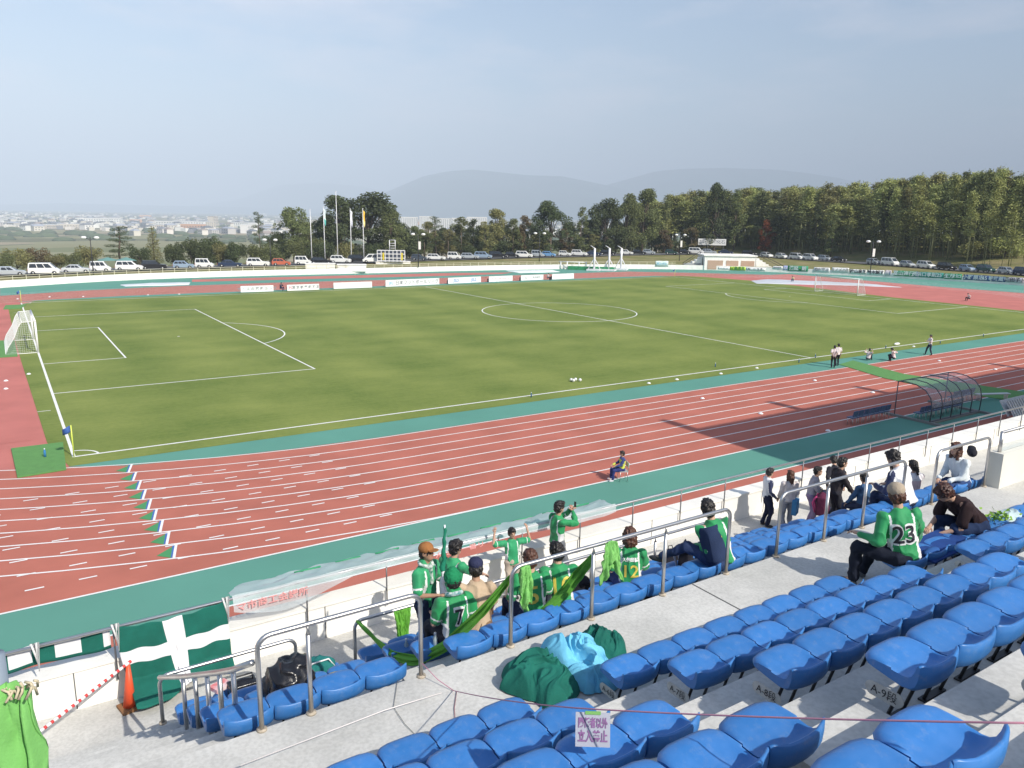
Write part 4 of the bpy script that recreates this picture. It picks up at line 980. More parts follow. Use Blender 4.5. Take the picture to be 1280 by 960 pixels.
# ------------------------------------------------------------------ cars
C_GL = mat('car_glass', (.02, .025, .03), .08, spec=.8); C_TY = mat('tyre', (.02, .02, .02), .9); C_RIM = mat('rim', (.5, .5, .5), .3, metal=.8); C_HL = mat('headlight', (.8, .8, .78), .15); C_TL = mat('tail_light', (.45, .02, .02), .3)
CD = {  # length, width, height, beltline, [cabin rear base, cabin rear top, cabin front top, cabin front base] in fractions of length from the tail, hood height
 'van': (4.7, 1.75, 1.95, 1.05, (.01, .04, .70, .90), .95), 'kei van': (3.4, 1.48, 1.85, 1.0, (.01, .04, .68, .86), .92), 'minivan': (4.6, 1.72, 1.75, 1.0, (.01, .07, .62, .82), .95), 'sedan': (4.6, 1.72, 1.42, .88, (.10, .27, .55, .73), .86),
 'hatchback': (3.8, 1.68, 1.5, .92, (.01, .10, .55, .76), .88), 'suv': (4.5, 1.78, 1.72, 1.02, (.01, .07, .56, .74), 1.0), 'wagon': (4.7, 1.72, 1.5, .9, (.02, .12, .56, .76), .88), 'kei car': (3.4, 1.48, 1.55, .92, (.01, .07, .58, .80), .9)}
CARP = {}
def car_proto(kind, cname, c):
    key = (kind, cname)
    if key in CARP: return CARP[key]
    L_, W_, H_, zb, (q0, q1, q2, q3), hh = CD[kind]; x = [q*L_-L_/2 for q in (q0, q1, q2, q3)]
    pm = mat('paint_'+cname.replace(' ', '_'), c, .28, metal=.25 if sum(c) < 1.6 else .05, spec=.6)
    P_ = [(-L_/2+.03, .28), (-L_/2, .5), (-L_/2+.03, zb), (x[0], zb+.02), (x[3], zb), (L_/2-.25, hh-.06), (L_/2-.04, hh-.22), (L_/2, .5), (L_/2-.05, .26)]
    # wheel arches
    def arch(cx): return [(cx+.36*math.cos(a), .3+.34*math.sin(a)) for a in [0, .6, 1.2, 1.57, 1.94, 2.54, 3.14]]
    out = P_+arch(L_/2-.78)+arch(-L_/2+.75)
    mb = MB(); n = len(out); st = [(-W_/2, .97), (-W_/2+.06, 1.0), (W_/2-.06, 1.0), (W_/2, .97)]; vs = []
    for yy, k in st: vs += [(a*(k if abs(a) > L_/2-.3 else 1), yy, .62+(b_-.62)*k) for a, b_ in out]
    mb.sm = False
    mb.add(vs, [(i*n+j, (i+1)*n+j, (i+1)*n+(j+1) % n, i*n+(j+1) % n) for i in range(3) for j in range(n)]+[tuple(range(n-1, -1, -1)), tuple(3*n+i for i in range(n))])
    wi = W_/2-.04; wt = W_/2-.22
    cab = [(x[0], -wi, zb), (x[3], -wi, zb-.02), (x[3], wi, zb-.02), (x[0], wi, zb), (x[1], -wt, H_), (x[2], -wt, H_), (x[2], wt, H_), (x[1], wt, H_)]
    mb.add(cab, [(4, 5, 6, 7), (0, 1, 5, 4), (2, 3, 7, 6), (1, 2, 6, 5), (3, 0, 4, 7)])
    r_ = thing('parked_car', 'x', 'car', (0, 0, -200)); mb.build('car_body', pm, r_)
    V = [Vector(c_) for c_ in cab]
    def pane(a, b_, c_, d_, u0, u1, v0, v1):
        n_ = (b_-a).cross(d_-a).normalized()
        def P2(u, v): return a.lerp(b_, u).lerp(d_.lerp(c_, u), v)+n_*.012
        return [P2(u0, v0), P2(u1, v0), P2(u1, v1), P2(u0, v1)]
    for (a, b_, c_, d_) in ((V[0], V[1], V[5], V[4]), (V[2], V[3], V[7], V[6])):
        g = MB()
        for u0, u1 in ((.05, .33), (.36, .62), (.65, .90)): g.poly(pane(a, b_, c_, d_, u0, u1, .12, .86))
        g.build('side_window', C_GL, r_)
    MB().poly(pane(V[1], V[2], V[6], V[5], .05, .95, .08, .92)).build('windscreen', C_GL, r_); MB().poly(pane(V[3], V[0], V[4], V[7], .08, .92, .15, .9)).build('rear_window', C_GL, r_)
    for sx in (L_/2-.78, -L_/2+.75):
        for sy in (-1, 1):
            w = MB().tube([(sx, sy*(W_/2-.2), .31), (sx, sy*(W_/2-.01), .31)], .31, 14).build('wheel', C_TY, r_)
            MB().tube([(sx, sy*(W_/2-.02), .31), (sx, sy*(W_/2+.005), .31)], .18, 10).build('rim', C_RIM, w)
    for sy in (-1, 1): MB().box((L_/2-.03, sy*(W_/2-.26), hh-.30), (.10, .36, .15)).build('headlight', C_HL, r_); MB().box((-L_/2+.0, sy*(W_/2-.14), zb-.2), (.06, .16, .3)).build('tail_light', C_TL, r_)
    CARP[key] = (r_, [0]); return CARP[key]
WH = (.80, .80, .78); BK = (.02, .02, .025); NV = (.03, .05, .11); SV = (.48, .52, .56); SB = (.32, .42, .55)
cars = [(12, 345, 'wagon', 'silver', SV), (56, 343.4, 'van', 'white', WH), (96, 341.5, 'sedan', 'pale grey', (.6, .62, .64)), (126, 340, 'kei van', 'white', WH), (162, 338.5, 'minivan', 'white', WH), (193, 337.3, 'suv', 'black', BK), (230, 336.2, 'hatchback', 'silver blue', SB), (256, 335.3, 'kei van', 'white', WH), (288, 334.3, 'sedan', 'navy', NV),
 (323, 333.3, 'suv', 'white', WH), (352, 332.5, 'hatchback', 'orange red', (.62, .16, .09)), (379, 331.3, 'kei van', 'white', WH), (402, 330.6, 'wagon', 'black', BK), (426, 329.2, 'suv', 'white', WH), (448, 328.6, 'minivan', 'black', BK), (524, 325.8, 'hatchback', 'dark grey', (.08, .10, .13)), (545, 325.4, 'wagon', 'white', WH), (568, 324.6, 'kei van', 'white', WH), (587, 324, 'wagon', 'silver', SV),
 (604, 323.5, 'minivan', 'silver blue', SB), (622, 322.7, 'minivan', 'black', BK), (640, 322.3, 'hatchback', 'black', BK), (655, 322.4, 'minivan', 'white', WH), (672, 321.6, 'kei van', 'silver', SV), (686, 321.3, 'hatchback', 'light blue', (.20, .42, .72)), (706, 320.6, 'kei car', 'white', WH), (724, 320.2, 'suv', 'white', WH), (742, 319.8, 'sedan', 'navy', NV), (760, 319.2, 'wagon', 'black', BK), (783, 318.8, 'hatchback', 'white', WH),
 (798, 318.3, 'sedan', 'black', BK), (811, 318.2, 'hatchback', 'silver', SV), (839, 318.3, 'hatchback', 'dark green', (.03, .08, .07)), (856, 318, 'hatchback', 'black', BK), (870, 317.6, 'van', 'white', WH), (886, 317.6, 'wagon', 'silver', SV), (907, 318, 'sedan', 'navy', NV), (936, 319.5, 'wagon', 'black', BK),
 (958, 322, 'hatchback', 'white', WH), (977, 323.3, 'hatchback', 'white', WH), (996, 324.4, 'minivan', 'white', WH), (1012.5, 325.4, 'minivan', 'white', WH), (1031, 326, 'wagon', 'silver', SV), (1048, 327.2, 'sedan', 'black', BK), (1092, 330.6, 'hatchback', 'silver', SV), (1112, 332, 'van', 'white', WH), (1134, 333.8, 'hatchback', 'silver', SV), (1157, 335.6, 'minivan', 'white', WH),
 (1183, 337.5, 'suv', 'black', BK), (1209, 339.2, 'hatchback', 'silver blue', SB), (1232, 340.6, 'suv', 'dark green', (.03, .08, .07)), (1258, 342.6, 'hatchback', 'silver', SV), (1280, 344.3, 'minivan', 'navy', NV)]
for i, (px, py, kind, cn, c) in enumerate(cars):
    proto, used = car_proto(kind, cn, c)
    zc = 1.105
    p = G(px, py-.4, zc); d = (p-CAM).xy.normalized(); right = Vector((d.y, -d.x))
    turn = -.12 if px < 930 else -.80
    a = math.atan2(right.y, right.x)+turn+rnd.uniform(-.06, .06)
    nth = (ORD+['%s-%s' % (a_, b_) for a_ in ('thirty', 'forty', 'fifty') for b_ in ORD[:9]])
    def on(i):
        i += 1
        if i <= 30: return ORD[i-1]
        tens = {3: 'thirty', 4: 'forty', 5: 'fifty'}[i//10]; return {0: {3: 'thirtieth', 4: 'fortieth', 5: 'fiftieth'}[i//10]}.get(i % 10) or tens+'-'+ORD[i % 10-1]
    lab = '%s %s in the parked row, %s car from the left' % (cn, kind, on(i))
    if not used[0]: proto.location = (p.x, p.y, zc); proto.rotation_euler = (0, 0, a); proto['label'] = lab; proto['group'] = 'cars parked behind the far wall'; used[0] = 1; proto.scale = (.9,)*3
    else: proto_new = dup(proto, (p.x, p.y, zc), a, lab, 'cars parked behind the far wall'); proto_new.scale = (.9,)*3
# ------------------------------------------------------------------ lamps and poles
C_DK = mat('pole_dark', (.035, .035, .04), .5); C_LAMP = mat('lamp_globe', (.80, .80, .78), .3)
def lamp(px, ybot, ytop, dep_z, label, ban=False):
    p = G(px, ybot, dep_z); dep = PX(p)[2]; H_ = D(px, ytop, dep).z-dep_z
    t = thing('street_lamp', label, 'street lamp', (p.x, p.y, dep_z), -yaw, 'twin street lamps round the far side')
    MB().tube([(0, 0, 0), (0, 0, H_)], [.09, .06], 8).build('pole', C_DK, t)
    for s in (-1, 1):
        MB().tube([(0, 0, H_-.5), (s*.5, 0, H_-.25), (s*.95, 0, H_-.1)], .035, 6).build('arm', C_DK, t)
        MB().ell((s*1.0, 0, H_-.1), (.42, .38, .24)).build('lamp_head', C_LAMP, t)
    if ban: MB().box((.25, 0, H_-2.2), (.5, .05, 1.5)).build('pole_banner', C_WHITE, t)
lamp(117, 343.5, 296, .95, 'twin headed street lamp left, in front of the white kei van'); lamp(339, 333.5, 299, .95, 'twin headed street lamp between the white suv and the orange red car'); lamp(523, 334, 292, .95, 'twin headed street lamp with a small white banner, right of the scoreboard', True)
lamp(674, 327, 291, .95, 'twin headed street lamp before the round topped tree'); lamp(849, 326, 293, .95, 'twin headed street lamp with banner left of the storage building', True); lamp(1087.5, 343, 301, .95, 'twin headed street lamp rising above the right goal', True)
C_POLE = mat('pole_white', (.78, .78, .80), .35)
for i, (px, yt, fl, lb) in enumerate([(390, 262, None, 'white flagpole without flag, leftmost of the five'), (406.5, 259, ((.62, .72, .74), (.10, .45, .42)), 'white flagpole with a limp white and teal flag'), (422.5, 240, None, 'tallest white flagpole in the middle of the five'), (439.5, 261, ((.72, .74, .80), (.55, .57, .66)), 'white flagpole with a limp pale flag'), (455, 261, ((.80, .48, .04), (.75, .66, .30)), 'white flagpole with a limp orange yellow flag')]):
    p = G(px, 329.2, .95); dep = PX(p)[2]; H_ = D(px, yt, dep).z-.95
    t = thing('flagpole', lb, 'flagpole', (p.x, p.y, .95), 0, 'five white flagpoles'); MB().tube([(0, 0, 0), (0, 0, H_)], [.11, .05], 8).ell((0, 0, H_), (.09, .09, .09)).build('pole', C_POLE, t)
    if fl:
        f = MB(); f.sm = True; vs = []; n1, n2 = 4, 10
        for a in range(n1+1):
            for b_ in range(n2+1): u = a/n1; v = b_/n2; vs.append((.06+.42*u*(1-.4*v)+.06*math.sin(v*7+u*3), .12*math.sin(u*9+v*2), H_-.3-3.0*v-.5*u))
        f.add(vs, [(a*(n2+1)+b_, (a+1)*(n2+1)+b_, (a+1)*(n2+1)+b_+1, a*(n2+1)+b_+1) for a in range(n1) for b_ in range(n2)])
        for k_ in range(len(f.m)): f.m[k_] = 1 if (k_ % n2) > 5 else 0
        o = f.build('flag', [mat('flag_a%d' % i, fl[0], .8), mat('flag_b%d' % i, fl[1], .8)], t); o.modifiers.new('s', 'SOLIDIFY').thickness = .02
# white podium blocks by the flagpoles
def blockpx(name, x0, x1, yb, yt, z0, dep, label, cat, m):
    a = G(x0, yb, z0); b_ = G(x1, yb, z0); d = (b_-a).xy; ang = math.atan2(d.y, d.x); c = (a+b_)/2; dp = PX(c)[2]; hh = D((x0+x1)/2, yt, dp).z-z0
    nr = Vector((-d.y, d.x)).normalized(); nr = nr if nr.dot((c-CAM).xy) > 0 else -nr
    mb = MB(); mb.box((c.x+nr.x*dep/2, c.y+nr.y*dep/2, z0+hh/2), (d.length, dep, hh), ang)
    mb.box((c.x+nr.x*dep/2, c.y+nr.y*dep/2, z0+hh+.04), (d.length+.2, dep+.2, .08), ang)
    o = mb.build(name, m); tag(o, label, cat); return c, nr, ang, d.length, hh
blockpx('podium', 382, 419, 335.8, 329.8, .95, 2, 'low white concrete block left of the flag platform', 'podium', C_WHITE)
blockpx('podium', 422, 458, 339.4, 331.5, .4, 3, 'wide white concrete platform in front of the flagpoles', 'podium', C_WHITE)
blockpx('podium', 470, 513, 330.2, 327.4, .95, 2, 'long white base slab under the scoreboard', 'podium', C_WHITE)
# scoreboard
c = G(489, 327.6, 1.4); dp = PX(c)[2]; s_ = dp/977; t = thing('scoreboard', 'small black and white gridded scoreboard with yellow side panels and a mast', 'scoreboard', (c.x, c.y, 1.4), -yaw+.08)
MB().b2(-17*s_, 17*s_, 0, .35, .2, 14.5*s_).build('board_panel', mat('score_black', (.05, .06, .09), .5), t)
f = MB()
for i in range(8): f.box((-17*s_+i*34*s_/7, -.03, 7.3*s_), (.14, .10, 14.4*s_))
for z in (.3, 5, 10, 14.4): f.box((0, -.036, z*s_ if z > 1 else .25), (34*s_, .10, .16))
f.build('board_frame', C_POLE, t)
for x in (-9.5, 13.5): MB().box((x*s_, -.07, 7*s_), (2*s_, .08, 9*s_)).build('side_panel', mat('score_yellow', (.70, .55, .02), .5), t)
mst = MB()
for sx in (-2, 5): mst.tube([(sx*s_, .5, 14*s_), (sx*s_, .5, 27*s_)], .08, 6)
for z in (17, 20, 23, 27): mst.tube([(-2*s_, .5, z*s_), (5*s_, .5, z*s_)], .05, 5)
mst.build('mast', C_POLE, t)
# truck beside it
pr, us = car_proto('van', 'white', WH); p = G(466, 328.2, 1.165); dup(pr, (p.x, p.y, 1.165), math.atan2(-(p-CAM).x, (p-CAM).y)+math.pi+.1, 'white box-like van parked left of the scoreboard', 'cars parked behind the far wall')
# canopies at left
for i, px in enumerate([136, 159]):
    p = G(px, 337.5, 1.0); q = (p-CAM).xy.normalized(); p = p+Vector((q.x, q.y, 0))*9; dp = PX((p.x, p.y, 3))[2]; zt = D(px, 321.5, dp).z; w = 11*dp/977
    t = thing('canopy', ['teal garden canopy under the pine, left one', 'teal garden canopy under the pine, right one'][i], 'canopy', (p.x, p.y, ground_z(p.x, p.y)), 0, 'teal canopies'); zz = zt-t.location.z
    MB().add([(-w, -w, zz-.55), (w, -w, zz-.55), (w, w, zz-.55), (-w, w, zz-.55), (0, 0, zz)], [(0, 1, 4), (1, 2, 4), (2, 3, 4), (3, 0, 4), (3, 2, 1, 0)]).build('canopy_roof', mat('canopy_teal', (.12, .26, .24), .7), t)
    for sx, sy in ((-1, -1), (1, -1), (1, 1), (-1, 1)): MB().tube([(sx*w*.9, sy*w*.9, 0), (sx*w*.9, sy*w*.9, zz-.5)], .05, 6).build('leg', C_DK, t)
# small sign on posts above the storage building
p = G(889, 317.3, 1.1); q = (p-CAM).xy.normalized(); p = p+Vector((q.x, q.y, 0))*8; dp = PX((p.x, p.y, 4))[2]; s_ = dp/977; zb = ground_z(p.x, p.y)
t = thing('hedge_sign', 'white signboard with ragged lettering on posts before the bamboo', 'sign', (p.x, p.y, zb), -yaw-.2); z1, z0 = D(889, 298.5, dp).z-zb, D(889, 306.5, dp).z-zb
MB().box((0, 0, (z0+z1)/2), (34*s_, .12, z1-z0)).build('sign_panel', WHITEB, t)
for x in (-14, -5, 5, 14): MB().tube([(x*s_, .1, 0), (x*s_, .1, z0)], .08, 6).build('leg', C_DK, t)
place_text('ヤ・ 小川化石', 1.2, C_GREYI, (0, -.07, (z0+z1)/2), (1, 0, 0), (0, 0, 1), t, bold=.02)
# storage building with shutters and side stairs
a = G(880, 337.5, 0); b_ = G(944, 338.6, 0); d = (b_-a).xy; ang = math.atan2(d.y, d.x); Lb = d.length; dp = PX(a)[2]; Hb = D(880, 319.8, dp).z
t = thing('storage_building', 'white flat roofed storage building with three brown shutters and side stairs', 'building', (a.x, a.y, 0), ang)
mb = MB(); mb.b2(0, Lb, .0, 7, 0, Hb); mb.b2(-.25, Lb+.25, -.25, 7.2, Hb+.003, Hb+.28); mb.build('wall', C_WHITE, t)
shm = mat('shutter_brown', (.50, .34, .25), .7, .06, 6)
for i, (u0, u1) in enumerate([(.06, .36), (.42, .66), (.71, .97)]):
    s_ = MB().b2(Lb*u0, Lb*u1, -.06, .02, .15, Hb*.70).build('shutter', shm, t)
    f = MB()
    for k_ in range(9): f.b2(Lb*u0, Lb*u1, -.075, -.06, .25+k_*Hb*.075, .27+k_*Hb*.075)
    f.build('shutter_ribs', mat('shutter_rib', (.38, .26, .19), .7), s_)
st = MB()
for k_ in range(8): st.b2(Lb+k_*.7, Lb+(k_+1)*.7, -.1, 2.4, 0, Hb-.35-k_*.42)
for k_ in range(6): st.b2(-4.4+k_*.7, -3.7+k_*.7, 1.5, 3.5, 0, .5+k_*.42)
st.build("stairs", C_WHITE, t)
MB().b2(-4.2, -.5, 1.45, 1.5, .0, Hb*.45).build('side_gate', mat('gate_grey', (.33, .36, .38), .6), t)
for pts_ in ([(Lb+.2, -.12, Hb+.9), (Lb+6.0, -.12, 1.2)], [(-4.4, 1.4, 1.4), (-.6, 1.4, Hb+1.1)]):
    MB().tube(pts_, .06, 6).tube([(p_[0], p_[1], p_[2]-.5) for p_ in pts_], .05, 6).tube([pts_[0], (pts_[0][0], pts_[0][1], pts_[0][2]-1)], .05, 6).build('stair_railing', C_DK, t)
# throwing cage: three tall white pylons and a low frame
def frame_thing(px, yb, yt, label):
    p = G(px, yb, 0); dp = PX(p)[2]; H_ = D(px, yt, dp).z; t = thing('cage_pylon', label, 'throwing cage', (p.x, p.y, 0), -yaw-.3, 'white pylons of the throwing cage')
    MB().tube([(0, 0, 0), (0, 0, H_)], .22, 8).build('pylon', C_POLE, t); MB().tube([(0, 0, H_), (-.9, 0, H_+.5)], .07, 6).build('bracket', C_POLE, t)
    MB().b2(-1.4, 1.4, -1.2, 1.2, .02, .35).tube([(-1.3, 0, .3), (0, 0, 2.6)], .09, 6).tube([(1.3, 0, .3), (0, 0, 2.6)], .09, 6).build('base_frame', C_POLE, t)
frame_thing(742.5, 338.3, 310, 'tall white cage pylon on a base, leftmost of three'); frame_thing(761, 338.5, 310, 'tall white cage pylon on a base, middle of three'); frame_thing(776, 337.5, 310, 'tall white cage pylon on a base, rightmost of three')
t = thing('hurdle_rack', 'low white tubular frame on wheels standing left of the throwing cage', 'frame', G(716, 337, 0)[:], -yaw-.2)
f = MB()
for x in (-2.6, -1.2, 1.3, 2.8): f.tube([(x, 0, 0), (x, 0, 1.7)], .1, 6).tube([(x-.7, 0, .05), (x, 0, 1.3)], .07, 6)
f.tube([(-3, 0, 1.6), (3, 0, 1.6)], .09, 6).tube([(-3, 0, .5), (3, 0, .5)], .07, 6); f.build('tube_frame', C_POLE, t)
MB().b2(-1, 9, -.6, .2, .05, .75).build('net_bundle', mat('net_green', (.03, .24, .10), .9, .3, 4), t)
f = G(905, 344, 0)
# ------------------------------------------------------------------ people
SKIN = mat('skin', (.50, .31, .22), .55, .06, 9, spec=.35); SKIN2 = mat('skin_tanned', (.40, .235, .155), .55, .06, 9, spec=.35)
C_EYE = mat('eye_dark', (.03, .02, .02), .4); C_LIP = mat('lip', (.42, .17, .14), .5)
HAIRB = mat('hair_black', (.018, .015, .014), .45, .3, 40, .4, 60); HAIRN = mat('hair_brown', (.085, .035, .02), .45, .35, 40, .4, 60)
def cloth(name, c, var=.12, sc=5, rough=.85): return mat('cloth_'+name, c, rough, var, sc, .25, 60, spec=.2)
def jersey_mat(name, base, second):
    if name in MATS: return MATS[name]
    m, N, L, b = nodes_mat(name)
    at = N.new('ShaderNodeAttribute'); at.attribute_name = 'pipe'; st = N.new('ShaderNodeMath'); st.operation = 'GREATER_THAN'; st.inputs[1].default_value = .5; L.new(at.outputs['Fac'], st.inputs[0])
    tc = N.new('ShaderNodeTexCoord'); nz = N.new('ShaderNodeTexNoise'); nz.inputs['Scale'].default_value = 7; nz.inputs['Detail'].default_value = 5; L.new(tc.outputs['Object'], nz.inputs['Vector'])
    mm = N.new('ShaderNodeMath'); mm.operation = 'MULTIPLY_ADD'; mm.inputs[1].default_value = .5; mm.inputs[2].default_value = .75; L.new(nz.outputs['Fac'], mm.inputs[0])
    mx = N.new('ShaderNodeMixRGB'); mx.inputs[1].default_value = base+(1,); mx.inputs[2].default_value = second+(1,); L.new(st.outputs[0], mx.inputs[0])
    hs = N.new('ShaderNodeHueSaturation'); L.new(mx.outputs[0], hs.inputs['Color']); L.new(mm.outputs[0], hs.inputs['Value']); L.new(hs.outputs[0], b.inputs['Base Color'])
    b.inputs['Roughness'].default_value = .7; b.inputs['Sheen Weight'].default_value = .2
    return m
def V3(a): return Vector(a)
def ik(a, c, l1, l2, pole):
    a = V3(a); c = V3(c); d = c-a; L_ = min(d.length, (l1+l2)*.995); dn = d.normalized(); c = a+dn*L_
    x = (l1*l1-l2*l2+L_*L_)/(2*L_); h_ = math.sqrt(max(0, l1*l1-x*x)); p = V3(pole); p = p-dn*p.dot(dn)
    if p.length < 1e-4: p = Vector((0, 0, -1))
    return a+dn*x+p.normalized()*h_, c
def person(label, loc, heading, sit=False, h=1.70, lean=0.0, side=0.0, twist=0.0, head=(0, 0), hands=((.24, .06, .86), (-.24, .06, .86)), elb=((.3, -.6, -.2), (-.3, -.6, -.2)),
           feet=None, knees=((.15, 1, .3), (-.15, 1, .3)), seat=.43, top=None, topkind='tee', pipes=False, second=(.75, .76, .76), legs=None, legkind='long', shoes=(.03, .03, .035), hair='short', hairm=None, skin=None,
           cap=None, capbrim=True, number=None, numc=None, numsize=.24, tag_=None, vox=.012, extra=None, gap=None, grp='people', collar=None, skirt=False, frontal=False, beard=False, cross=False):
    """Local axes: x to the person's right, y forward, z up; heading = world angle of 'forward' from +x. Hand targets are relative to the spot on the floor beneath the pelvis, in metres for a 1.70 m figure."""
    s = h/1.70; skin = skin or SKIN; hairm = hairm or HAIRB
    t = thing('person', label, 'person', loc, heading-math.pi/2, gap); t.scale = (s, s, s)
    pz = (seat/s+.10) if sit else .93
    P = Vector((0, 0, pz))
    M = Matrix.Rotation(-lean, 3, 'X') @ Matrix.Rotation(side, 3, 'Y') @ Matrix.Rotation(twist, 3, 'Z')     # lean > 0 tips forward
    T = lambda v: P+M @ V3(v)
    waist, chest, shz, neck = T((0, .0, .16)), T((0, .0, .34)), T((0, -.01, .46)), T((0, -.005, .54))
    sh = [T((.175, -.01, .435)), T((-.175, -.01, .435))]
    Mh = M @ Matrix.Rotation(head[0], 3, 'Z') @ Matrix.Rotation(-head[1], 3, 'X')
    hc = neck+M @ V3((0, .012, .045))+Mh @ V3((0, .025, .09))
    hips = [P+V3((.09, 0, -.03)), P+V3((-.09, 0, -.03))]
    if feet is None: feet = ((.15, .44, .08), (-.15, .44, .08)) if sit else ((.10, .02, .08), (-.10, -.04, .08))
    kn = []; an = []
    for i in (0, 1):
        k_, a_ = ik(hips[i], V3(feet[i]), .43, .42, knees[i]); kn.append(k_); an.append(a_)
    el = []; wr = []
    for i in (0, 1):
        e_, w_ = ik(sh[i], V3(hands[i]), .275, .255, elb[i]); el.append(e_); wr.append(w_)
    # ---- body: one continuous surface
    B = MB()
    B.ell(hc, (.073, .092, .112), Mh); B.ell(hc+Mh @ V3((0, .028, -.055)), (.052, .060, .062), Mh)
    B.ell(hc+Mh @ V3((0, .092, -.018)), (.013, .020, .024), Mh, 8, 6)
    for q in (-1, 1): B.ell(hc+Mh @ V3((q*.076, -.005, -.008)), (.012, .022, .032), Mh, 8, 6)
    B.capsule(neck-M @ V3((0, .0, .06)), hc+Mh @ V3((0, -.012, -.07)), .054, .050)
    B.capsule(waist, chest, .082, .088); B.capsule(sh[0], sh[1], .048, .048)
    for i in (0, 1):
        B.capsule(sh[i], el[i], .040, .033); B.capsule(el[i], wr[i], .037, .026)
        B.capsule(P, hips[i], .09, .08); B.capsule(hips[i], kn[i], .075, .052); B.capsule(kn[i], an[i], .050, .036); B.capsule(an[i], an[i]+V3((0, .1, -.04)), .035, .03)
    # palms belong to the body surface; fingers follow
    hd = []
    for i in (0, 1):
        d_ = (wr[i]-el[i]).normalized(); hp = wr[i]+d_*.05
        upv = Vector((0, 0, 1)); sd = d_.cross(upv); sd = sd.normalized() if sd.length > .2 else Vector((1, 0, 0)); pn = sd.cross(d_).normalized()
        B.ell(hp, (.040, .044, .018), Matrix((sd, d_, pn)).transposed(), 10, 6); hd.append((hp, d_, sd, pn))
    me = voxel(B, vox, [skin, C_EYE, C_LIP], 'body', 1)
    bmF = MB(); bmF.sm = True
    for i, (hp, d_, sd, pn) in enumerate(hd):
        q = -1 if i == 0 else 1
        for k_, (o_, ln) in enumerate(((-.028, .062), (-.010, .072), (.009, .068), (.027, .054))):
            a = hp+d_*.030+sd*o_; b_ = a+d_*ln*.5-pn*.008; c_ = b_+d_*ln*.36-pn*.026
            bmF.tube([a, b_, c_], [.0105, .0095, .0075], 6)
        a = hp+sd*q*.030-d_*.012; bmF.tube([a, a+sd*q*.022+d_*.020-pn*.01, a+sd*q*.026+d_*.045-pn*.02], [.012, .011, .009], 6)
    o0 = len(me.vertices)
    bmx = bmesh.new(); bmx.from_mesh(me); vv = [bmx.verts.new(v) for v in bmF.v]
    for f in bmF.f:
        try: q_ = bmx.faces.new([vv[j] for j in f]); q_.smooth = True
        except ValueError: pass
    for f in bmx.faces:
        c_ = Mh.inverted() @ (f.calc_center_median()-hc)
        if c_.y > .05 and abs(abs(c_.x)-.031) < .013 and abs(c_.z-.004) < .0085: f.material_index = 1
        elif c_.y > .05 and abs(c_.x) < .024 and abs(c_.z+.056) < .007: f.material_index = 2
    bmx.to_mesh(me); bmx.free(); link('body', me, t)
    # ---- top
    if top is not None:
        S = MB(); hb = -.045 if not sit else -.06
        tr_ = [(hb, .165, .125), (.02, .160, .120), (.14, .150, .112), (.28, .172, .122), (.38, .185, .118), (.44, .165, .100), (.49, .095, .075), (.525, .062, .060)]
        n = 16; vs = []
        for z, rx, ry in tr_: vs += [T((rx*math.cos(6.2832*j/n), ry*math.sin(6.2832*j/n)-.005, z)) for j in range(n)]
        k = len(tr_); S.sm = True; S.add(vs, [(i*n+j, i*n+(j+1) % n, (i+1)*n+(j+1) % n, (i+1)*n+j) for i in range(k-1) for j in range(n)]+[tuple(range(n-1, -1, -1)), tuple((k-1)*n+j for j in range(n))])
        for i in (0, 1):
            S.ell(sh[i], (.072, .072, .070))
            if topkind == 'tee': S.capsule(sh[i], sh[i].lerp(el[i], .80), .069, .064)
            elif topkind == 'vest': pass
            else: S.capsule(sh[i], el[i], .068, .056); S.capsule(el[i], el[i].lerp(wr[i], .93), .055, .042)
        if collar: S.capsule(neck+M @ V3((-.03, -.02, -.01)), neck+M @ V3((.03, -.02, -.01)), .055, .055)
        sm = jersey_mat('jersey_%.2f_%.2f' % (top[0], second[0]), tuple(top), tuple(second)) if pipes else cloth('%03d%03d%03d' % tuple(int(c*999) for c in top), top)
        ms = voxel(S, vox*1.1, [sm], 'top', 1, .020, 7.5)
        Mi = M.inverted()
        if pipes:
            at = ms.attributes.new('pipe', 'FLOAT', 'POINT'); val = []
            for v in ms.vertices:
                q = Mi @ (v.co-P); r_ = 0.0
                if pipes == 'green':
                    lim = .118+.06*max(0, (.42-q.z))*.9
                    if -.03 < q.z < .47 and abs(abs(q.x)-lim) < .011: r_ = 1
                    if q.z < .20 and .138 < abs(q.x) < .19 and abs(q.y) < .14: r_ = 1
                    for i in (0, 1):
                        d1 = (el[i]-sh[i]); u = max(0, min(1, (v.co-sh[i]).dot(d1)/d1.length_squared))
                        if topkind == 'tee' and .66 < u < .74 and (v.co-sh[i].lerp(el[i], u)).length < .09 and abs(q.x) > .15: r_ = 1
                elif pipes == 'track':     # white top with navy sleeve bands
                    for i in (0, 1):
                        for a_, b_ in ((sh[i], el[i]), (el[i], wr[i])):
                            d1 = b_-a_; u = max(0, min(1, (v.co-a_).dot(d1)/d1.length_squared)); o_ = v.co-(a_+d1*u)
                            if o_.length < .085 and abs(q.x) > .10 and (M @ V3((1 if i == 0 else -1, 0, .25))).dot(o_) > .028: r_ = 1
                elif pipes == 'bib': r_ = 1 if (q.z < .43 and abs(q.x) < .175 and min((v.co-el[0]).length, (v.co-el[1]).length) > .14) else 0
                elif pipes == 'yoke': r_ = 1 if q.z > .36 and abs(q.x) < .2 else 0
                val.append(float(r_))
            at.data.foreach_set('value', val)
        to = link('shirt', ms, t)
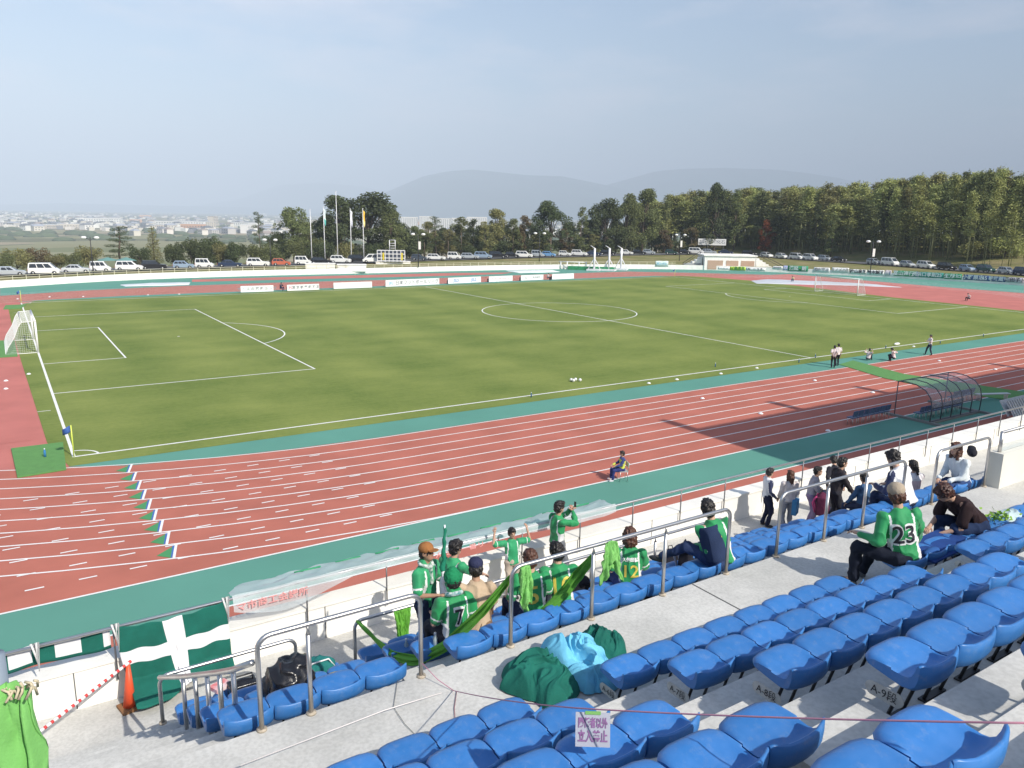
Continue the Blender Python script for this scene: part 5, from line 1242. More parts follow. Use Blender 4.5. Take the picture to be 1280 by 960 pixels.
        if number:
            bv = BVHTree.FromPolygons([v.co for v in ms.vertices], [tuple(p.vertices) for p in ms.polygons])
            for (txt, zc, sz_, mm, wd) in number:
                tm = textmesh(txt, sz_, bold=(.016 if mm is NUMW and sz_ > .2 else .003)); tm.materials.append(mm)
                b2 = bmesh.new(); b2.from_mesh(tm); bmesh.ops.triangulate(b2, faces=b2.faces[:])
                for _ in range(2):
                    ed = [e_ for e_ in b2.edges if e_.calc_length() > .035]
                    if ed: bmesh.ops.subdivide_edges(b2, edges=ed, cuts=1); bmesh.ops.triangulate(b2, faces=b2.faces[:])
                xs = [v.co.x for v in b2.verts]; sc_ = wd/(max(xs)-min(xs)) if wd else 1
                sg = 1 if not frontal else -1
                for v in b2.verts:
                    o_ = T((v.co.x*sc_*sg, -.5*sg, zc+v.co.y)); hit = bv.ray_cast(o_, M @ V3((0, sg, 0)))
                    v.co = hit[0]-M @ V3((0, (.009 if mm is NUMK else .005)*sg, 0)) if hit[0] is not None else T((v.co.x*sc_*sg, -.13*sg, zc+v.co.y))
                b2.to_mesh(tm); b2.free(); tm.name = 'number'; link('number', tm, to)
    # ---- trousers / skirt
    if legs is not None:
        Q = MB(); Q.ell(P+V3((0, 0, -.01)), (.165, .125, .12))
        for i in (0, 1):
            Q.capsule(P+V3((0, 0, -.02)), hips[i], .11, .105); Q.capsule(hips[i], kn[i], .098, .070)
            if legkind == 'long': Q.capsule(kn[i], an[i].lerp(kn[i], .05), .068, .056)
            elif legkind == 'half': Q.capsule(kn[i], kn[i].lerp(an[i], .25), .072, .066)
        link('trousers', voxel(Q, vox*1.15, [cloth('leg%03d%03d%03d' % tuple(int(c*999) for c in legs), legs)], 'trousers', 1, .016, 7), t)
    for i in (0, 1):
        F = MB(); yd = Matrix.Rotation(-.15 if i == 0 else .15, 3, 'Z'); fw = yd @ V3((0, 1, 0)); tilt = -.0
        sd_ = an[i]-kn[i]; 
        if cross and i == 1: fw = V3((0, .5, .85))
        F.ell(an[i]+fw*.065+V3((0, 0, -.045)), (.044, .125, .040), Matrix.Rotation((.15 if i else -.15), 3, 'Z') if not (cross and i == 1) else Matrix.Rotation(1.0, 3, 'X')); F.capsule(an[i]+V3((0, 0, -.03)), an[i]+V3((0, 0, .02)), .044, .042)
        link('shoe', voxel(F, vox, [mat('shoe%03d%03d' % (int(shoes[0]*999), int(shoes[2]*999)), shoes, .6)], 'shoe', 1), t)
    # ---- hair and headgear
    if hair:
        Hh = MB(); up_ = lambda v: hc+Mh @ V3(v)
        kc = .90 if cap is not None else 1
        Hh.ell(up_((0, -.016, .030 if cap is None else .012)), (.086*kc, .098*kc, .098*kc), Mh); Hh.ell(up_((0, -.045, -.015)), (.080, .070, .085), Mh)
        if cap is None and hair in ('short', 'messy', 'bob', 'long', 'pony'): Hh.ell(up_((0, .055, .082)), (.062, .040, .030), Mh)
        if hair == 'messy':
            for _ in range(26):
                a = Vector((random.gauss(0, 1), random.gauss(-.3, 1), abs(random.gauss(.5, .8)))).normalized(); Hh.ell(up_((a.x*.082, a.y*.090-.012, a.z*.100+.025)), (.024, .024, .02), Mh, 8, 5)
        if hair in ('bob', 'long'):
            Hh.ell(up_((0, -.055, -.075)), (.085, .060, .100 if hair == 'bob' else .13), Mh)
            for q in (-1, 1): Hh.capsule(up_((q*.070, .0, .02)), up_((q*.074, -.005, -.105 if hair == 'bob' else -.17)), .028, .024)
        if hair == 'long': Hh.capsule(up_((0, -.075, -.06)), up_((0, -.095, -.27)), .075, .045)
        if hair == 'pony': Hh.ell(up_((0, -.10, .01)), (.03, .03, .03), Mh); Hh.capsule(up_((0, -.12, .0)), up_((.02, -.145, -.16)), .036, .018)
        mh = voxel(Hh, max(.009, vox*.8), [hairm], 'hair', 1, .020, 34)
        link('hair', mh, t)
    if cap is not None:
        K = MB(); up_ = lambda v: hc+Mh @ V3(v); cm = cloth('cap%03d%03d' % (int(cap[0]*999), int(cap[2]*999)), cap)
        K.ell(up_((0, -.012, .055)), (.096, .108, .084), Mh)
        if capbrim == 'beanie': K.ell(up_((0, -.02, .030)), (.100, .112, .100), Mh); K.ell(up_((0, -.03, .115)), (.06, .06, .045), Mh)
        elif capbrim: K.ell(up_((0, .115, .038)), (.072, .075, .012), Mh)
        co = link('cap', voxel(K, max(.009, vox*.8), [cm], 'cap', 1, .006 if capbrim == 'beanie' else .002, 60), t)
    if collar: # scarf round the neck
        K = MB()
        for i in range(14):
            a = 6.2832*i/14; a2 = 6.2832*(i+1)/14; K.capsule(neck+M @ V3((.085*math.cos(a), .080*math.sin(a)-.0, -.02-.02*math.sin(a))), neck+M @ V3((.085*math.cos(a2), .080*math.sin(a2), -.02-.02*math.sin(a2))), .030, .030)
        K.capsule(neck+M @ V3((.03, .09, -.03)), neck+M @ V3((.05, .13, -.24)), .032, .028)
        link('scarf', voxel(K, .014, [mat('scarf_'+str(int(collar[2]*99)), collar, .9, c2=(.75, .78, .75), scale=22, detail=1)], 'scarf', 1), t)
    t['_m'] = 1; del t['_m']
    return t, dict(P=P, M=M, hc=hc, Mh=Mh, wr=wr, hd=hd, sh=sh, neck=neck, s=s)
def wpt(t, v):   # a local point of a figure in world space
    return Matrix.Rotation(t.rotation_euler.z, 3, 'Z') @ (V3(v)*t.scale.x)+V3(t.location)
def ontread(k): return row_floor(k) if k != 1 else FA
GRN = (.012, .27, .085); GR2 = (.02, .30, .12); NUMY = mat('number_yellow', (.72, .58, .10), .6); NUMK = mat('number_black', (.02, .02, .03), .6); NUMW = C_WI
def seatpos(px, py, k, dy=.20):
    """on row k's seats where the line of sight through the head crosses the row"""
    y = row_back(k)+dy; d = (D(px, py, 1)-CAM); t_ = (y-CAM.y)/d.y; p = CAM+d*t_; return (p.x, y, row_floor(k)), p.z
HD = lambda deg: R(deg)
INFO = []
def put(nm, *a, **kw): INFO.append(nm)
# --- the green group, from the left
h1, z1 = seatpos(537, 706, 3, .30)
pA, a1 = person('person in brown flat cap and green shirt, standing and eating', (h1[0]-.0, h1[1]+.1, row_floor(3)), HD(-62), h=1.70, top=GR2, topkind='tee', pipes='green', legs=(.02, .035, .08), hands=((.16, .30, 1.14), (-.13, .30, 1.22)), elb=((.5, -.3, -.8), (-.5, -.3, -.8)), head=(-.1, -.15), cap=(.30, .13, .045), hair='short', collar=(.02, .16, .10), skin=SKIN2, shoes=(.05, .04, .04))
s7, _ = seatpos(570, 740, 4, .14)
pB, b1 = person('person seated in green shirt number 7 with dark green knitted cap', s7, HD(86), sit=True, h=1.72, lean=.12, top=GRN, pipes='green', legs=(.03, .03, .04), hands=((.20, .30, .66), (-.16, .32, .68)), cap=(.015, .22, .09), capbrim='beanie', number=[('7', .26, .30, NUMW, .15), ('7', .262, .25, NUMK, .11)], collar=(.02, .20, .22), hair='short')
h3, _ = seatpos(567, 668, 2, .3)
pC, c1 = person('person with black hair in green shirt leaning a hand on the rail', (h3[0]+.05, h3[1]+.15, row_floor(2)), HD(22), h=1.66, lean=.10, top=GR2, pipes='green', legs=(.05, .06, .09), hands=((.24, .50, 1.08), (-.24, .34, .98)), elb=((.6, -.4, -.3), (-.6, -.5, -.3)), hair='messy', head=(-.25, 0))
s4, _ = seatpos(596, 716, 4, .26)
pD, d1 = person('person seated in navy cap and beige shirt, seen from behind', s4, HD(64), sit=True, h=1.70, lean=.22, top=(.50, .38, .26), topkind='tee', legs=(.20, .13, .08), hands=((.22, .36, .52), (-.2, .38, .55)), cap=(.03, .035, .08), skin=SKIN2)
pE, e1 = person('child in green shirt facing the stand, leaning back with both arms up on the rail', (5.16, -28.62, FA), HD(-102), h=1.34, lean=-.10, top=(.02, .30, .10), pipes='green', legs=(.45, .38, .30), hands=((.40, -.10, 1.62), (-.40, -.10, 1.62)), elb=((.9, .2, -.5), (-.9, .2, -.5)), hair='short', head=(0, .12))
h6 = G(686, 733, FA)
pF, f1 = person('person standing in green long jersey and grey trousers, photographing with a phone', (6.14, -28.66, FA), HD(-4), h=1.67, top=(.012, .25, .08), topkind='long', pipes='green', legs=(.16, .17, .19), legkind='long', hands=((.04, .30, 1.50), (-.05, .31, 1.48)), elb=((.8, .2, -.8), (-.8, .2, -.8)), hair='short', feet=((.12, .02, .08), (-.16, -.02, .08)))
s5, _ = seatpos(667, 722, 4, .12)
pG, g1 = person('person seated in green shirt number 5 behind the hanging lime cloth', (s5[0]-.0, s5[1], s5[2]), HD(82), sit=True, h=1.72, lean=.14, twist=-.35, top=GRN, pipes='green', legs=(.03, .04, .09), hands=((.2, .3, .62), (-.2, .32, .62)), number=[('5', .25, .32, NUMY, .15)], hair='short', hairm=HAIRN)
s10, _ = seatpos(703, 700, 4, .10)
pH, h_ = person('person seated in green shirt number 10 with dark short hair', (s10[0], s10[1], s10[2]), HD(84), sit=True, h=1.72, lean=.20, twist=-.35, top=GRN, pipes='green', legs=(.04, .04, .06), hands=((.22, .32, .60), (-.2, .34, .62)), number=[('10', .26, .32, NUMY, .24)], hair='short', head=(.3, -.1))
s12, _ = seatpos(787, 693, 4, .10)
pI, i1 = person('person seated with brown bobbed hair in green shirt number 12', (s12[0]+.02, s12[1], s12[2]), HD(66), sit=True, h=1.66, lean=.10, twist=-.25, top=GRN, pipes='green', legs=(.05, .07, .20), hands=((.2, .28, .60), (-.2, .30, .60)), number=[('12', .20, .25, NUMY, .20), ('久保田智', .375, .06, NUMW, .22)], hair='bob', hairm=HAIRN)
s15, _ = seatpos(905, 655, 5, .12)
pJ, j1 = person('person seated with a navy jacket over a green shirt and one leg stretched', s15, HD(108), sit=True, h=1.74, lean=.34, twist=-.8, top=GRN, topkind='long', pipes='green', legs=(.03, .05, .12), hands=((.36, .28, .58), (-.05, .34, .62)), hair='short', feet=((.2, .42, .08), (-.22, .74, .40)), knees=((.4, 1, .3), (-.3, .6, 1)), cross=False, number=[('1', .2, .3, NUMY, .08)], head=(-.3, -.4))
# jacket hung over one shoulder
JK = MB(); M_ = j1['M']; P_ = j1['P']; TT = lambda v: P_+M_ @ V3(v)
n = 14; vs = []
rows_ = [(.47, .13, .112), (.38, .165, .140), (.25, .165, .142), (.12, .155, .142), (.0, .150, .150)]
for z, rx, ry in rows_: vs += [TT((-.055+rx*math.cos(math.pi*(1.02+.78*j/(n-1))), ry*math.sin(math.pi*(1.08+.80*j/(n-1)))-.012, z)) for j in range(n)]
JK.sm = True; JK.add(vs, [(i*n+j, i*n+j+1, (i+1)*n+j+1, (i+1)*n+j) for i in range(4) for j in range(n-1)])
o = JK.build('jacket', cloth('navyjacket', (.02, .035, .085)), pJ); o.modifiers.new('s', 'SOLIDIFY').thickness = .02; o.modifiers.new('u', 'SUBSURF').render_levels = 2
# furled flag standing between the brown cap and number 7
fp = D(556, 656, 10.25); fb = D(552, 775, 10.05)
t = thing('furled_flag', 'green and white flag furled round an upright pole beside the brown cap', 'flag', fb)
v_ = fp-fb; MB().tube([(0, 0, -.25), v_], .012, 8).build('pole', C_POLE, t)
f_ = MB(); f_.sm = True; K_ = [v_*(.98-.95*i/22) for i in range(23)]
f_.tube([p+Vector((.012*math.sin(i*1.7), .012*math.cos(i*1.3), 0)) for i, p in enumerate(K_)], [.014+.038*(i/22)**.8+.006*math.sin(i*2.1) for i in range(23)], 12)
for i in range(len(f_.m)): f_.m[i] = 1 if i > 130 and (i % 12) < 6 else 0
f_.build('cloth', [cloth('furled', (.012, .17, .10)), cloth('flagwhite', (.76, .76, .78), .04, 4)], t)
# --- the families on the right
FG = FA
def ks(*a, **k): return person(*a, vox=.014, **k)
ks('child standing in navy and white jacket and navy trousers, leftmost of the family', (12.0-.02, -28.75, FG), HD(-30), h=1.36, top=(.72, .73, .76), topkind='long', pipes='track', second=(.02, .03, .09), legs=(.015, .02, .05), hands=((.20, .16, .92), (-.2, .10, .85)), hair='short', head=(.2, 0))
ks('child with long brown hair in pale top, facing away, second of the family', (12.15, -29.2, FG), HD(60), h=1.40, top=(.62, .56, .54), topkind='long', legs=(.30, .30, .34), hands=((.2, .18, .9), (-.2, .2, .9)), hair='long', hairm=HAIRN)
ks('girl in grey long sleeves holding a pink and black backpack', (12.15, -29.75, row_floor(2)-.2), HD(-55), h=1.40, lean=.15, top=(.42, .40, .44), topkind='long', legs=(.30, .22, .34), hands=((.10, .34, .84), (-.12, .34, .84)), hair='short', head=(0, -.25))
ks('woman in dark jacket standing and reaching out to her side', (12.1, -30.35, row_floor(2)), HD(-32), h=1.56, lean=.12, top=(.035, .03, .035), topkind='long', legs=(.03, .03, .04), hands=((.12, .34, .92), (-.56, .40, 1.16)), elb=((.6, -.3, -.6), (-.6, -.1, -.6)), hair='short', head=(-.1, -.2))
ks('child in blue denim jacket seated with back to the walkway', (11.55, row_back(3)+.15, row_floor(3)), HD(80), sit=True, h=1.35, lean=.05, top=(.05, .11, .22), topkind='long', legs=(.03, .04, .08), hands=((.2, .3, .6), (-.2, .3, .6)), hair='short')
pT, t1 = ks('man with thick black hair in white and navy tracksuit top, seated', (9.95, row_back(5)+.10, row_floor(5)), HD(96), sit=True, h=1.76, lean=.42, twist=-.15, top=(.72, .74, .74), topkind='long', pipes='track', second=(.02, .03, .09), legs=(.02, .03, .07), hands=((.20, .42, .62), (-.16, .44, .66)), hair='messy', head=(.1, -.1))
ks('child in white top with navy stripes seated right of the tracksuit man', (11.1, row_back(4)+.12, row_floor(4)), HD(80), sit=True, h=1.42, lean=.1, top=(.62, .63, .64), topkind='long', pipes='track', second=(.03, .04, .10), legs=(.04, .05, .1), hands=((.2, .3, .6), (-.2, .3, .6)), hair='short')
ks('girl with ponytail in white and pink top, seated', (11.55, row_back(4)+.06, row_floor(4)), HD(70), sit=True, h=1.42, lean=.05, top=(.72, .56, .58), topkind='long', pipes='yoke', second=(.74, .72, .74), legs=(.04, .05, .1), hands=((.2, .3, .6), (-.2, .3, .6)), hair='pony')
ks('child whose dark head shows behind the tracksuit man', (12.6, -29.9, FG), HD(60), h=1.32, top=(.05, .05, .06), topkind='long', legs=(.04, .05, .1), hair='short')
ks('woman with long dark hair in white top bending over, seated near the walkway end', (11.72, row_back(5)+.15, row_floor(5)), HD(165), sit=True, h=1.62, lean=.38, top=(.70, .76, .78), topkind='long', legs=(.03, .06, .16), hands=((.12, .40, .60), (-.10, .42, .62)), hair='long', hairm=HAIRN, head=(0, -.5))
s23 = (6.80, row_back(6)+.20, row_floor(6))
pW, w1 = person('person in green long jersey number 23 and beige knitted cap, seated at the walkway', s23, HD(92), sit=True, h=1.86, lean=.20, side=-.06, twist=-.80, top=(.012, .29, .07), topkind='long', pipes='green', legs=(.012, .016, .03), hands=((.38, .08, .50), (-.24, .40, .64)), elb=((.5, -.5, -.8), (-.4, -.3, -.9)), feet=((.05, .48, .08), (-.24, .42, .08)), knees=((.4, 1, .5), (-.5, 1, .4)), cap=(.40, .33, .25), capbrim=False, hair='short', hairm=HAIRN, number=[('23', .245, .31, NUMW, .275), ('23', .246, .285, NUMK, .225)], vox=.010, shoes=(.12, .12, .13))
ks('woman with reddish brown hair in dark top, bending down beside number 23', (8.66, row_back(6)+.28, row_floor(6)), HD(158), sit=True, h=1.80, lean=.86, seat=.42, top=(.028, .016, .018), topkind='tee', legs=(.015, .03, .08), hands=((.06, .62, .46), (-.10, .60, .42)), elb=((.4, -.2, -.8), (-.4, -.2, -.8)), feet=((.1, .40, .08), (-.12, .34, .08)), hair='messy', hairm=mat('hair_auburn', (.055, .020, .014), .45, .35, 40, .4, 60), head=(-.2, -.1))
# far right head behind the rail
ks('person with black hair crouching behind the glass screen at the right', (13.9, -29.2, FG), HD(60), h=1.45, top=(.03, .03, .04), topkind='long', legs=(.04, .05, .1), hair='short', lean=.5)
# --- pitch side, small in the picture
def far(label, px, py, hd, **k):
    p = G(px, py, .02); k.setdefault('vox', .022); return person(label, (p.x, p.y, .01), HD(hd), **k)
far('steward in lime bib seated on a small folding chair beside the running lanes', 777, 600, 155, sit=True, h=1.68, seat=.44, top=(.03, .05, .20), topkind='long', pipes='bib', second=(.60, .66, .08), legs=(.03, .04, .16), hands=((.15, .38, .68), (-.15, .38, .68)), hair='short', shoes=(.6, .6, .65), vox=.016)
far('official in white bib standing with hands behind at the track edge, nearer of two', 1041, 459.5, 40, h=1.72, top=(.68, .60, .60), topkind='tee', legs=(.02, .02, .03), hair='short', hands=((.1, -.2, .95), (-.1, -.2, .95)))
far('official in white bib standing close behind another at the track edge', 1046, 457, 60, h=1.72, top=(.70, .64, .64), topkind='tee', legs=(.02, .02, .03), hair='short')
far('photographer sitting on the ground in white bib beside the two standing officials', 1085, 450.5, 20, sit=True, seat=.12, h=1.7, top=(.66, .58, .58), topkind='tee', legs=(.03, .03, .04), feet=((.15, .5, .08), (-.15, .45, .08)), hair='short', lean=.3)
far('photographer crouching in white bib right of the sitting one', 1117, 451.5, 100, sit=True, seat=.22, h=1.7, top=(.66, .58, .58), topkind='tee', legs=(.03, .03, .04), feet=((.15, .3, .08), (-.15, .25, .08)), hair='short', lean=.3)
far('photographer in white bib standing with one leg forward at the track edge', 1161, 443.5, 150, h=1.72, top=(.70, .64, .64), topkind='tee', legs=(.04, .05, .08), hair='short', hands=((.15, .3, 1.2), (-.15, .3, 1.2)), feet=((.2, .2, .08), (-.15, -.15, .08)))
far('photographer sitting in dark clothes between the first two boards', 351, 363.6, -60, sit=True, seat=.35, h=1.7, top=(.05, .05, .08), topkind='long', legs=(.02, .03, .08), hair='short', hands=((.1, .3, .9), (-.1, .3, .9)), vox=.035, lean=.2)
far('photographer sitting with pale bib between the last two boards', 684.5, 350, -60, sit=True, seat=.35, h=1.7, top=(.62, .55, .55), topkind='long', legs=(.02, .02, .04), hair='short', hands=((.1, .3, .9), (-.1, .3, .9)), vox=.035, lean=.2)
far('person sitting on the pale cover behind the right goal', 991, 352.5, 200, sit=True, seat=.3, h=1.7, top=(.60, .55, .30), topkind='tee', legs=(.03, .04, .10), hair='short', lean=.4, vox=.035)
far('person crouching alone on the red curve at the right', 1211, 376, 160, sit=True, seat=.3, h=1.7, top=(.66, .60, .58), topkind='tee', legs=(.03, .03, .04), hair='short', lean=.4, vox=.035)
# steward's chair
p = G(778, 600, .02); t = thing('folding_chair', 'small folding chair under the steward in the lime bib', 'chair', (p.x, p.y, .01), HD(155)-math.pi/2)
MB().box((0, 0, .44), (.4, .38, .03)).build('seat', mat('chair_grey', (.4, .4, .42), .6), t); MB().box((0, -.2, .72), (.4, .03, .2)).build('backrest', mat('chair_grey', (.4, .4, .42), .6), t)
for sx in (-.18, .18):
    for sy in (-.17, .17): MB().tube([(sx, sy, 0), (sx, sy*.9, .43)], .013, 6).build('leg', C_STEEL, t)
    MB().tube([(sx, -.17, .43), (sx, -.22, .82)], .013, 6).build('back_post', C_STEEL, t)
# phone, held
q = wpt(pF, (f1['hd'][0][0]+f1['hd'][1][0])/2+Vector((0, .07, .06))); t = thing('phone', 'black phone held up by the person in grey trousers', 'phone', q, pF.rotation_euler.z)
MB().box((0, 0, 0), (.05, .016, .13)).build('case', C_BLK, t); MB().box((0, -.0095, .0), (.042, .003, .10)).build('screen', C_GL, t)
# bread in the eating person's hand
q = wpt(pA, a1['hd'][1][0]+Vector((.02, .05, .06))); o = MB().ell((0, 0, 0), (.035, .025, .06)).build('snack', mat('snack_yellow', (.75, .48, .10), .7), None, q); tag(o, 'small yellow snack held by the person in the brown cap', 'food')
# ------------------------------------------------------------------ cloths, flags, bags, dugout
C_DG = cloth('darkgreen', (.012, .125, .095), .15, 4); C_LB = cloth('lightblue', (.16, .50, .70), .08, 4); C_LIME = cloth('lime', (.19, .47, .13), .12, 4); C_GREEN = cloth('sashgreen', (.13, .38, .05), .15, 5)
def heap(name, cx, cy, z0, rx, ry, hh, m, label, seed, n=110, fold=.35):
    """a crumpled cloth heap: height field with sharp folds, tucked to the ground at its rim"""
    vs = []; fs = []; off = Vector((seed*7.1, seed*3.3, 0))
    for i in range(n+1):
        for j in range(n+1):
            u = i/n*2-1; v = j/n*2-1; r_ = math.sqrt(u*u+v*v)
            a = math.atan2(v, u); lim = .80+.20*NZ.noise(Vector((math.cos(a)*1.6, math.sin(a)*1.6, seed*2.0)))
            q = max(abs(u), abs(v)); k_ = (q/r_ if r_ > 1e-6 else 1)*lim
            x = u*k_*rx; y = v*k_*ry; e = 1-q**2.2
            w_ = Vector((x*2.0, y*2.0, 0))+off; w2 = w_+Vector((NZ.noise(w_*1.3), NZ.noise(w_*1.3+Vector((5, 5, 5))), 0))*1.1
            rdg = 1-abs(NZ.noise(w2*1.15))*2.4; r2 = 1-abs(NZ.noise(w2*3.1+Vector((3, 1, 2))))*2.0; r3 = 1-abs(NZ.noise(w2*7.5))*2.0
            z = hh*(e**.55)*(.62+fold*rdg+.17*r2+.05*r3)
            vs.append((cx+x+.05*NZ.noise(w2*2.2)*1.0, cy+y+.05*NZ.noise(w2*2.2+Vector((9, 0, 0))), z0+max(.012, z)))
    n1 = n+1; fs = [(i*n1+j, (i+1)*n1+j, (i+1)*n1+j+1, i*n1+j+1) for i in range(n) for j in range(n)]
    mb = MB(); mb.sm = True; mb.add(vs, fs); o = mb.build(name, m); return tag(o, label, 'cloth')
heap('cloth_heap', 1.98, -33.98, WZ+.005, .50, .50, .26, C_DG, 'crumpled dark green cloth heaped on the walkway, left part of the pile', 3, fold=.30)
heap('cloth_heap', 2.42, -33.98, WZ+.004, .42, .62, .29, C_LB, 'crumpled light blue cloth heaped on the walkway in the middle of the pile', 8, fold=.34)
heap('cloth_heap', 2.84, -33.88, WZ+.006, .30, .36, .27, C_DG, 'small dark green fold of cloth at the right of the light blue heap', 12, fold=.3)
# lime cloth in the lower left corner, gathered at the top and hanging in folds over the stair rail
def drape(name, tops, drop, m, label, cat='cloth', amp=.05, nf=9, flare=.25, seed=0, out=(0, -1, 0), th=.008, sub=1):
    """cloth hanging in vertical folds from a line of points"""
    o_ = Vector(out); n1, n2 = 60, 26; P_ = [Vector(q) for q in tops]; vs = []
    for i in range(n1+1):
        u = i/n1; f_ = u*(len(P_)-1); a = min(int(f_), len(P_)-2); p = P_[a].lerp(P_[a+1], f_-a); c = P_[0].lerp(P_[-1], .5)
        for j in range(n2+1):
            v = j/n2; g = v**.7
            ph = u*nf*6.283+1.3*math.sin(v*2.5+seed)+NZ.noise(Vector((u*3.5, v*1.6, seed)))*5.5
            q = p+(p-c)*flare*g+o_*(amp*math.sin(ph)*(.25+.75*g)+.03*g)+Vector((0, 0, -drop*(1+.10*math.sin(u*7+seed))*v+.03*math.sin(ph*.5)*v))+o_*(.03*(1-2*abs(NZ.noise(Vector((u*9+v*3, v*5, seed+4))))))
            vs.append(tuple(q))
    n = n2+1; mb = MB(); mb.sm = True; mb.add(vs, [(i*n+j, (i+1)*n+j, (i+1)*n+j+1, i*n+j+1) for i in range(n1) for j in range(n2)])
    ob = mb.build(name, m); ob.modifiers.new('s', 'SOLIDIFY').thickness = th; return tag(ob, label, cat)
dl = .0045*0+4.45
tp_ = [D(-60, 878, dl), D(-20, 862, dl-.05), D(16, 848, dl), D(40, 858, dl+.08)]
drape('lime_cloth', tp_, 1.3, C_LIME, 'bright lime green cloth hanging in folds at the lower left corner', amp=.075, nf=3.6, flare=.42, seed=2, out=tuple(-(_f.xy.to_3d()).normalized()))
t = thing('cloth_stand', 'grey post with beige tasselled cord holding the lime cloth at the left corner', 'post')
q = D(-6, 842, dl+.05); MB().tube([(q.x, q.y, WZ-1.2), (q.x, q.y, q.z+.12)], .06, 12).build('post', mat('post_grey', (.22, .27, .33), .6), t)
tb = MB()
for i in range(26):
    a = D(-30+i*2.9, 866-abs(i-13)*.5-random.uniform(0, 10), dl-.03+random.uniform(-.03, .03)); b_ = a+Vector((random.uniform(-.05, .05), random.uniform(-.05, .05), -random.uniform(.03, .09))); tb.tube([a, (a+b_)/2+Vector((.01, 0, .012)), b_], .008, 5)
tb.build('tassel', mat('tassel_beige', (.55, .48, .33), .9), t)
# lime cloths tied on the walkway rail
drape('lime_cloth', [(2.16, YR-.02, WZ+.89), (2.21, YR-.03, WZ+.92), (2.27, YR-.02, WZ+.90)], .46, C_LIME, 'lime cloth tied to the left end of the long walkway rail', amp=.03, nf=2.2, flare=.55, seed=5)
drape('lime_cloth', [(3.30, YR-.02, WZ+.90), (3.38, YR-.03, WZ+.93), (3.47, YR-.02, WZ+.90)], .42, C_LIME, 'lime cloth hanging like a short sack from the middle of the long rail', amp=.03, nf=1.6, flare=.9, seed=7)
def sash(pts, w, m, label, seed=0):
    P_ = []; 
    for a, b_ in zip(pts[:-1], pts[1:]):
        for i in range(14): P_.append((a, b_, i/14))
    P_.append((pts[-2], pts[-1], 1)); K = [Vector(a).lerp(Vector(b_), t_) for a, b_, t_ in P_]
    for _ in range(10): K = [K[0]]+[(a+b_*2+c)/4 for a, b_, c in zip(K[:-2], K[1:-1], K[2:])]+[K[-1]]
    n2 = 8; vs = []
    for i, p in enumerate(K):
        t_ = (K[min(i+1, len(K)-1)]-K[max(i-1, 0)]).normalized(); sd = t_.cross(Vector((0, 0, 1))).normalized(); up = sd.cross(t_)
        e = math.sin(math.pi*min(1, max(0, i/(len(K)-1))))**.35*.75+.25
        for j in range(n2+1):
            v = j/n2-.5; tw = .5*math.sin(i*.09+seed); d_ = up*math.cos(tw)+sd*math.sin(tw)
            vs.append(tuple(p+d_*v*w*e+sd*(.02*math.sin(v*14+i*.2)+.015*math.cos(v*9))))
    n = n2+1; mb = MB(); mb.sm = True; mb.add(vs, [(i*n+j, (i+1)*n+j, (i+1)*n+j+1, i*n+j+1) for i in range(len(K)-1) for j in range(n2)])
    ob = mb.build('sash', m); ob.modifiers.new('s', 'SOLIDIFY').thickness = .01; return tag(ob, label, 'sash')
rt = (1.70, YL, 5.42)
sash([rt, D(470, 800, 10.6), D(487, 820, 9.9), D(520, 826, 9.2), D(560, 806, 8.75), D(600, 768, 8.45), (2.09, YR+.03, WZ+.80)], .12, C_GREEN, 'long green sash slung from the low rail up to the long walkway rail', 1)
sash([D(660, 772, 9.35), D(676, 770, 9.3), D(704, 744, 9.2), D(726, 714, 9.1), (3.17, YR+.04, WZ+.75)], .13, C_GREEN, 'green sash slung from behind number 5 up to the post by number 10', 3)
drape('green_cloth', [(2.26, YL, 5.42), (2.40, YL-.01, 5.43), (2.54, YL, 5.42)], .62, C_GREEN, 'dark green cloth knotted on the low rail and hanging down behind the bottles', amp=.03, nf=1.5, flare=-.55, seed=4)
# green and white cross flag hung from the parapet rail
def crossflag():
    n1, n2 = 72, 60; x0, x1 = -1.26, .24; vs = []; mi = []; fs = []
    for i in range(n1+1):
        for j in range(n2+1):
            u = i/n1; v = j/n2; x = x0+(x1-x0)*u; sag = .07*math.sin(math.pi*u)*(1-v)
            z = 5.44-sag-v*1.02; y = YP-.045-.015*math.sin(u*18+v*3)*(.3+v)-.05*v
            if v > .82: y -= (v-.82)*2.4*(.7+.5*math.sin(u*5+1)); z = max(z, FA+.04+.05*abs(math.sin(u*11+v*20)))
            x += .05*(v**2)*(1 if u < .5 else -1.4)+.10*v
            vs.append((x, y, z+.012*math.sin(u*25+v*9)))
    n = n2+1
    mb = MB(); mb.sm = True
    for i in range(n1):
        for j in range(n2):
            u = (i+.5)/n1; v = (j+.5)/n2; mb.cur = 1 if (.41 < u < .60 or .36 < v < .58) else 0
            mb.f.append((i*n+j, (i+1)*n+j, (i+1)*n+j+1, i*n+j+1)); mb.m.append(mb.cur); mb.s.append(True)
    mb.v = vs
    o = mb.build('cross_flag', [C_DG, cloth('flagwhite', (.76, .76, .78), .04, 4)]); o.modifiers.new('s', 'SOLIDIFY').thickness = .006; tag(o, 'large green flag with white cross hung from the parapet rail down to the floor', 'flag')
crossflag()
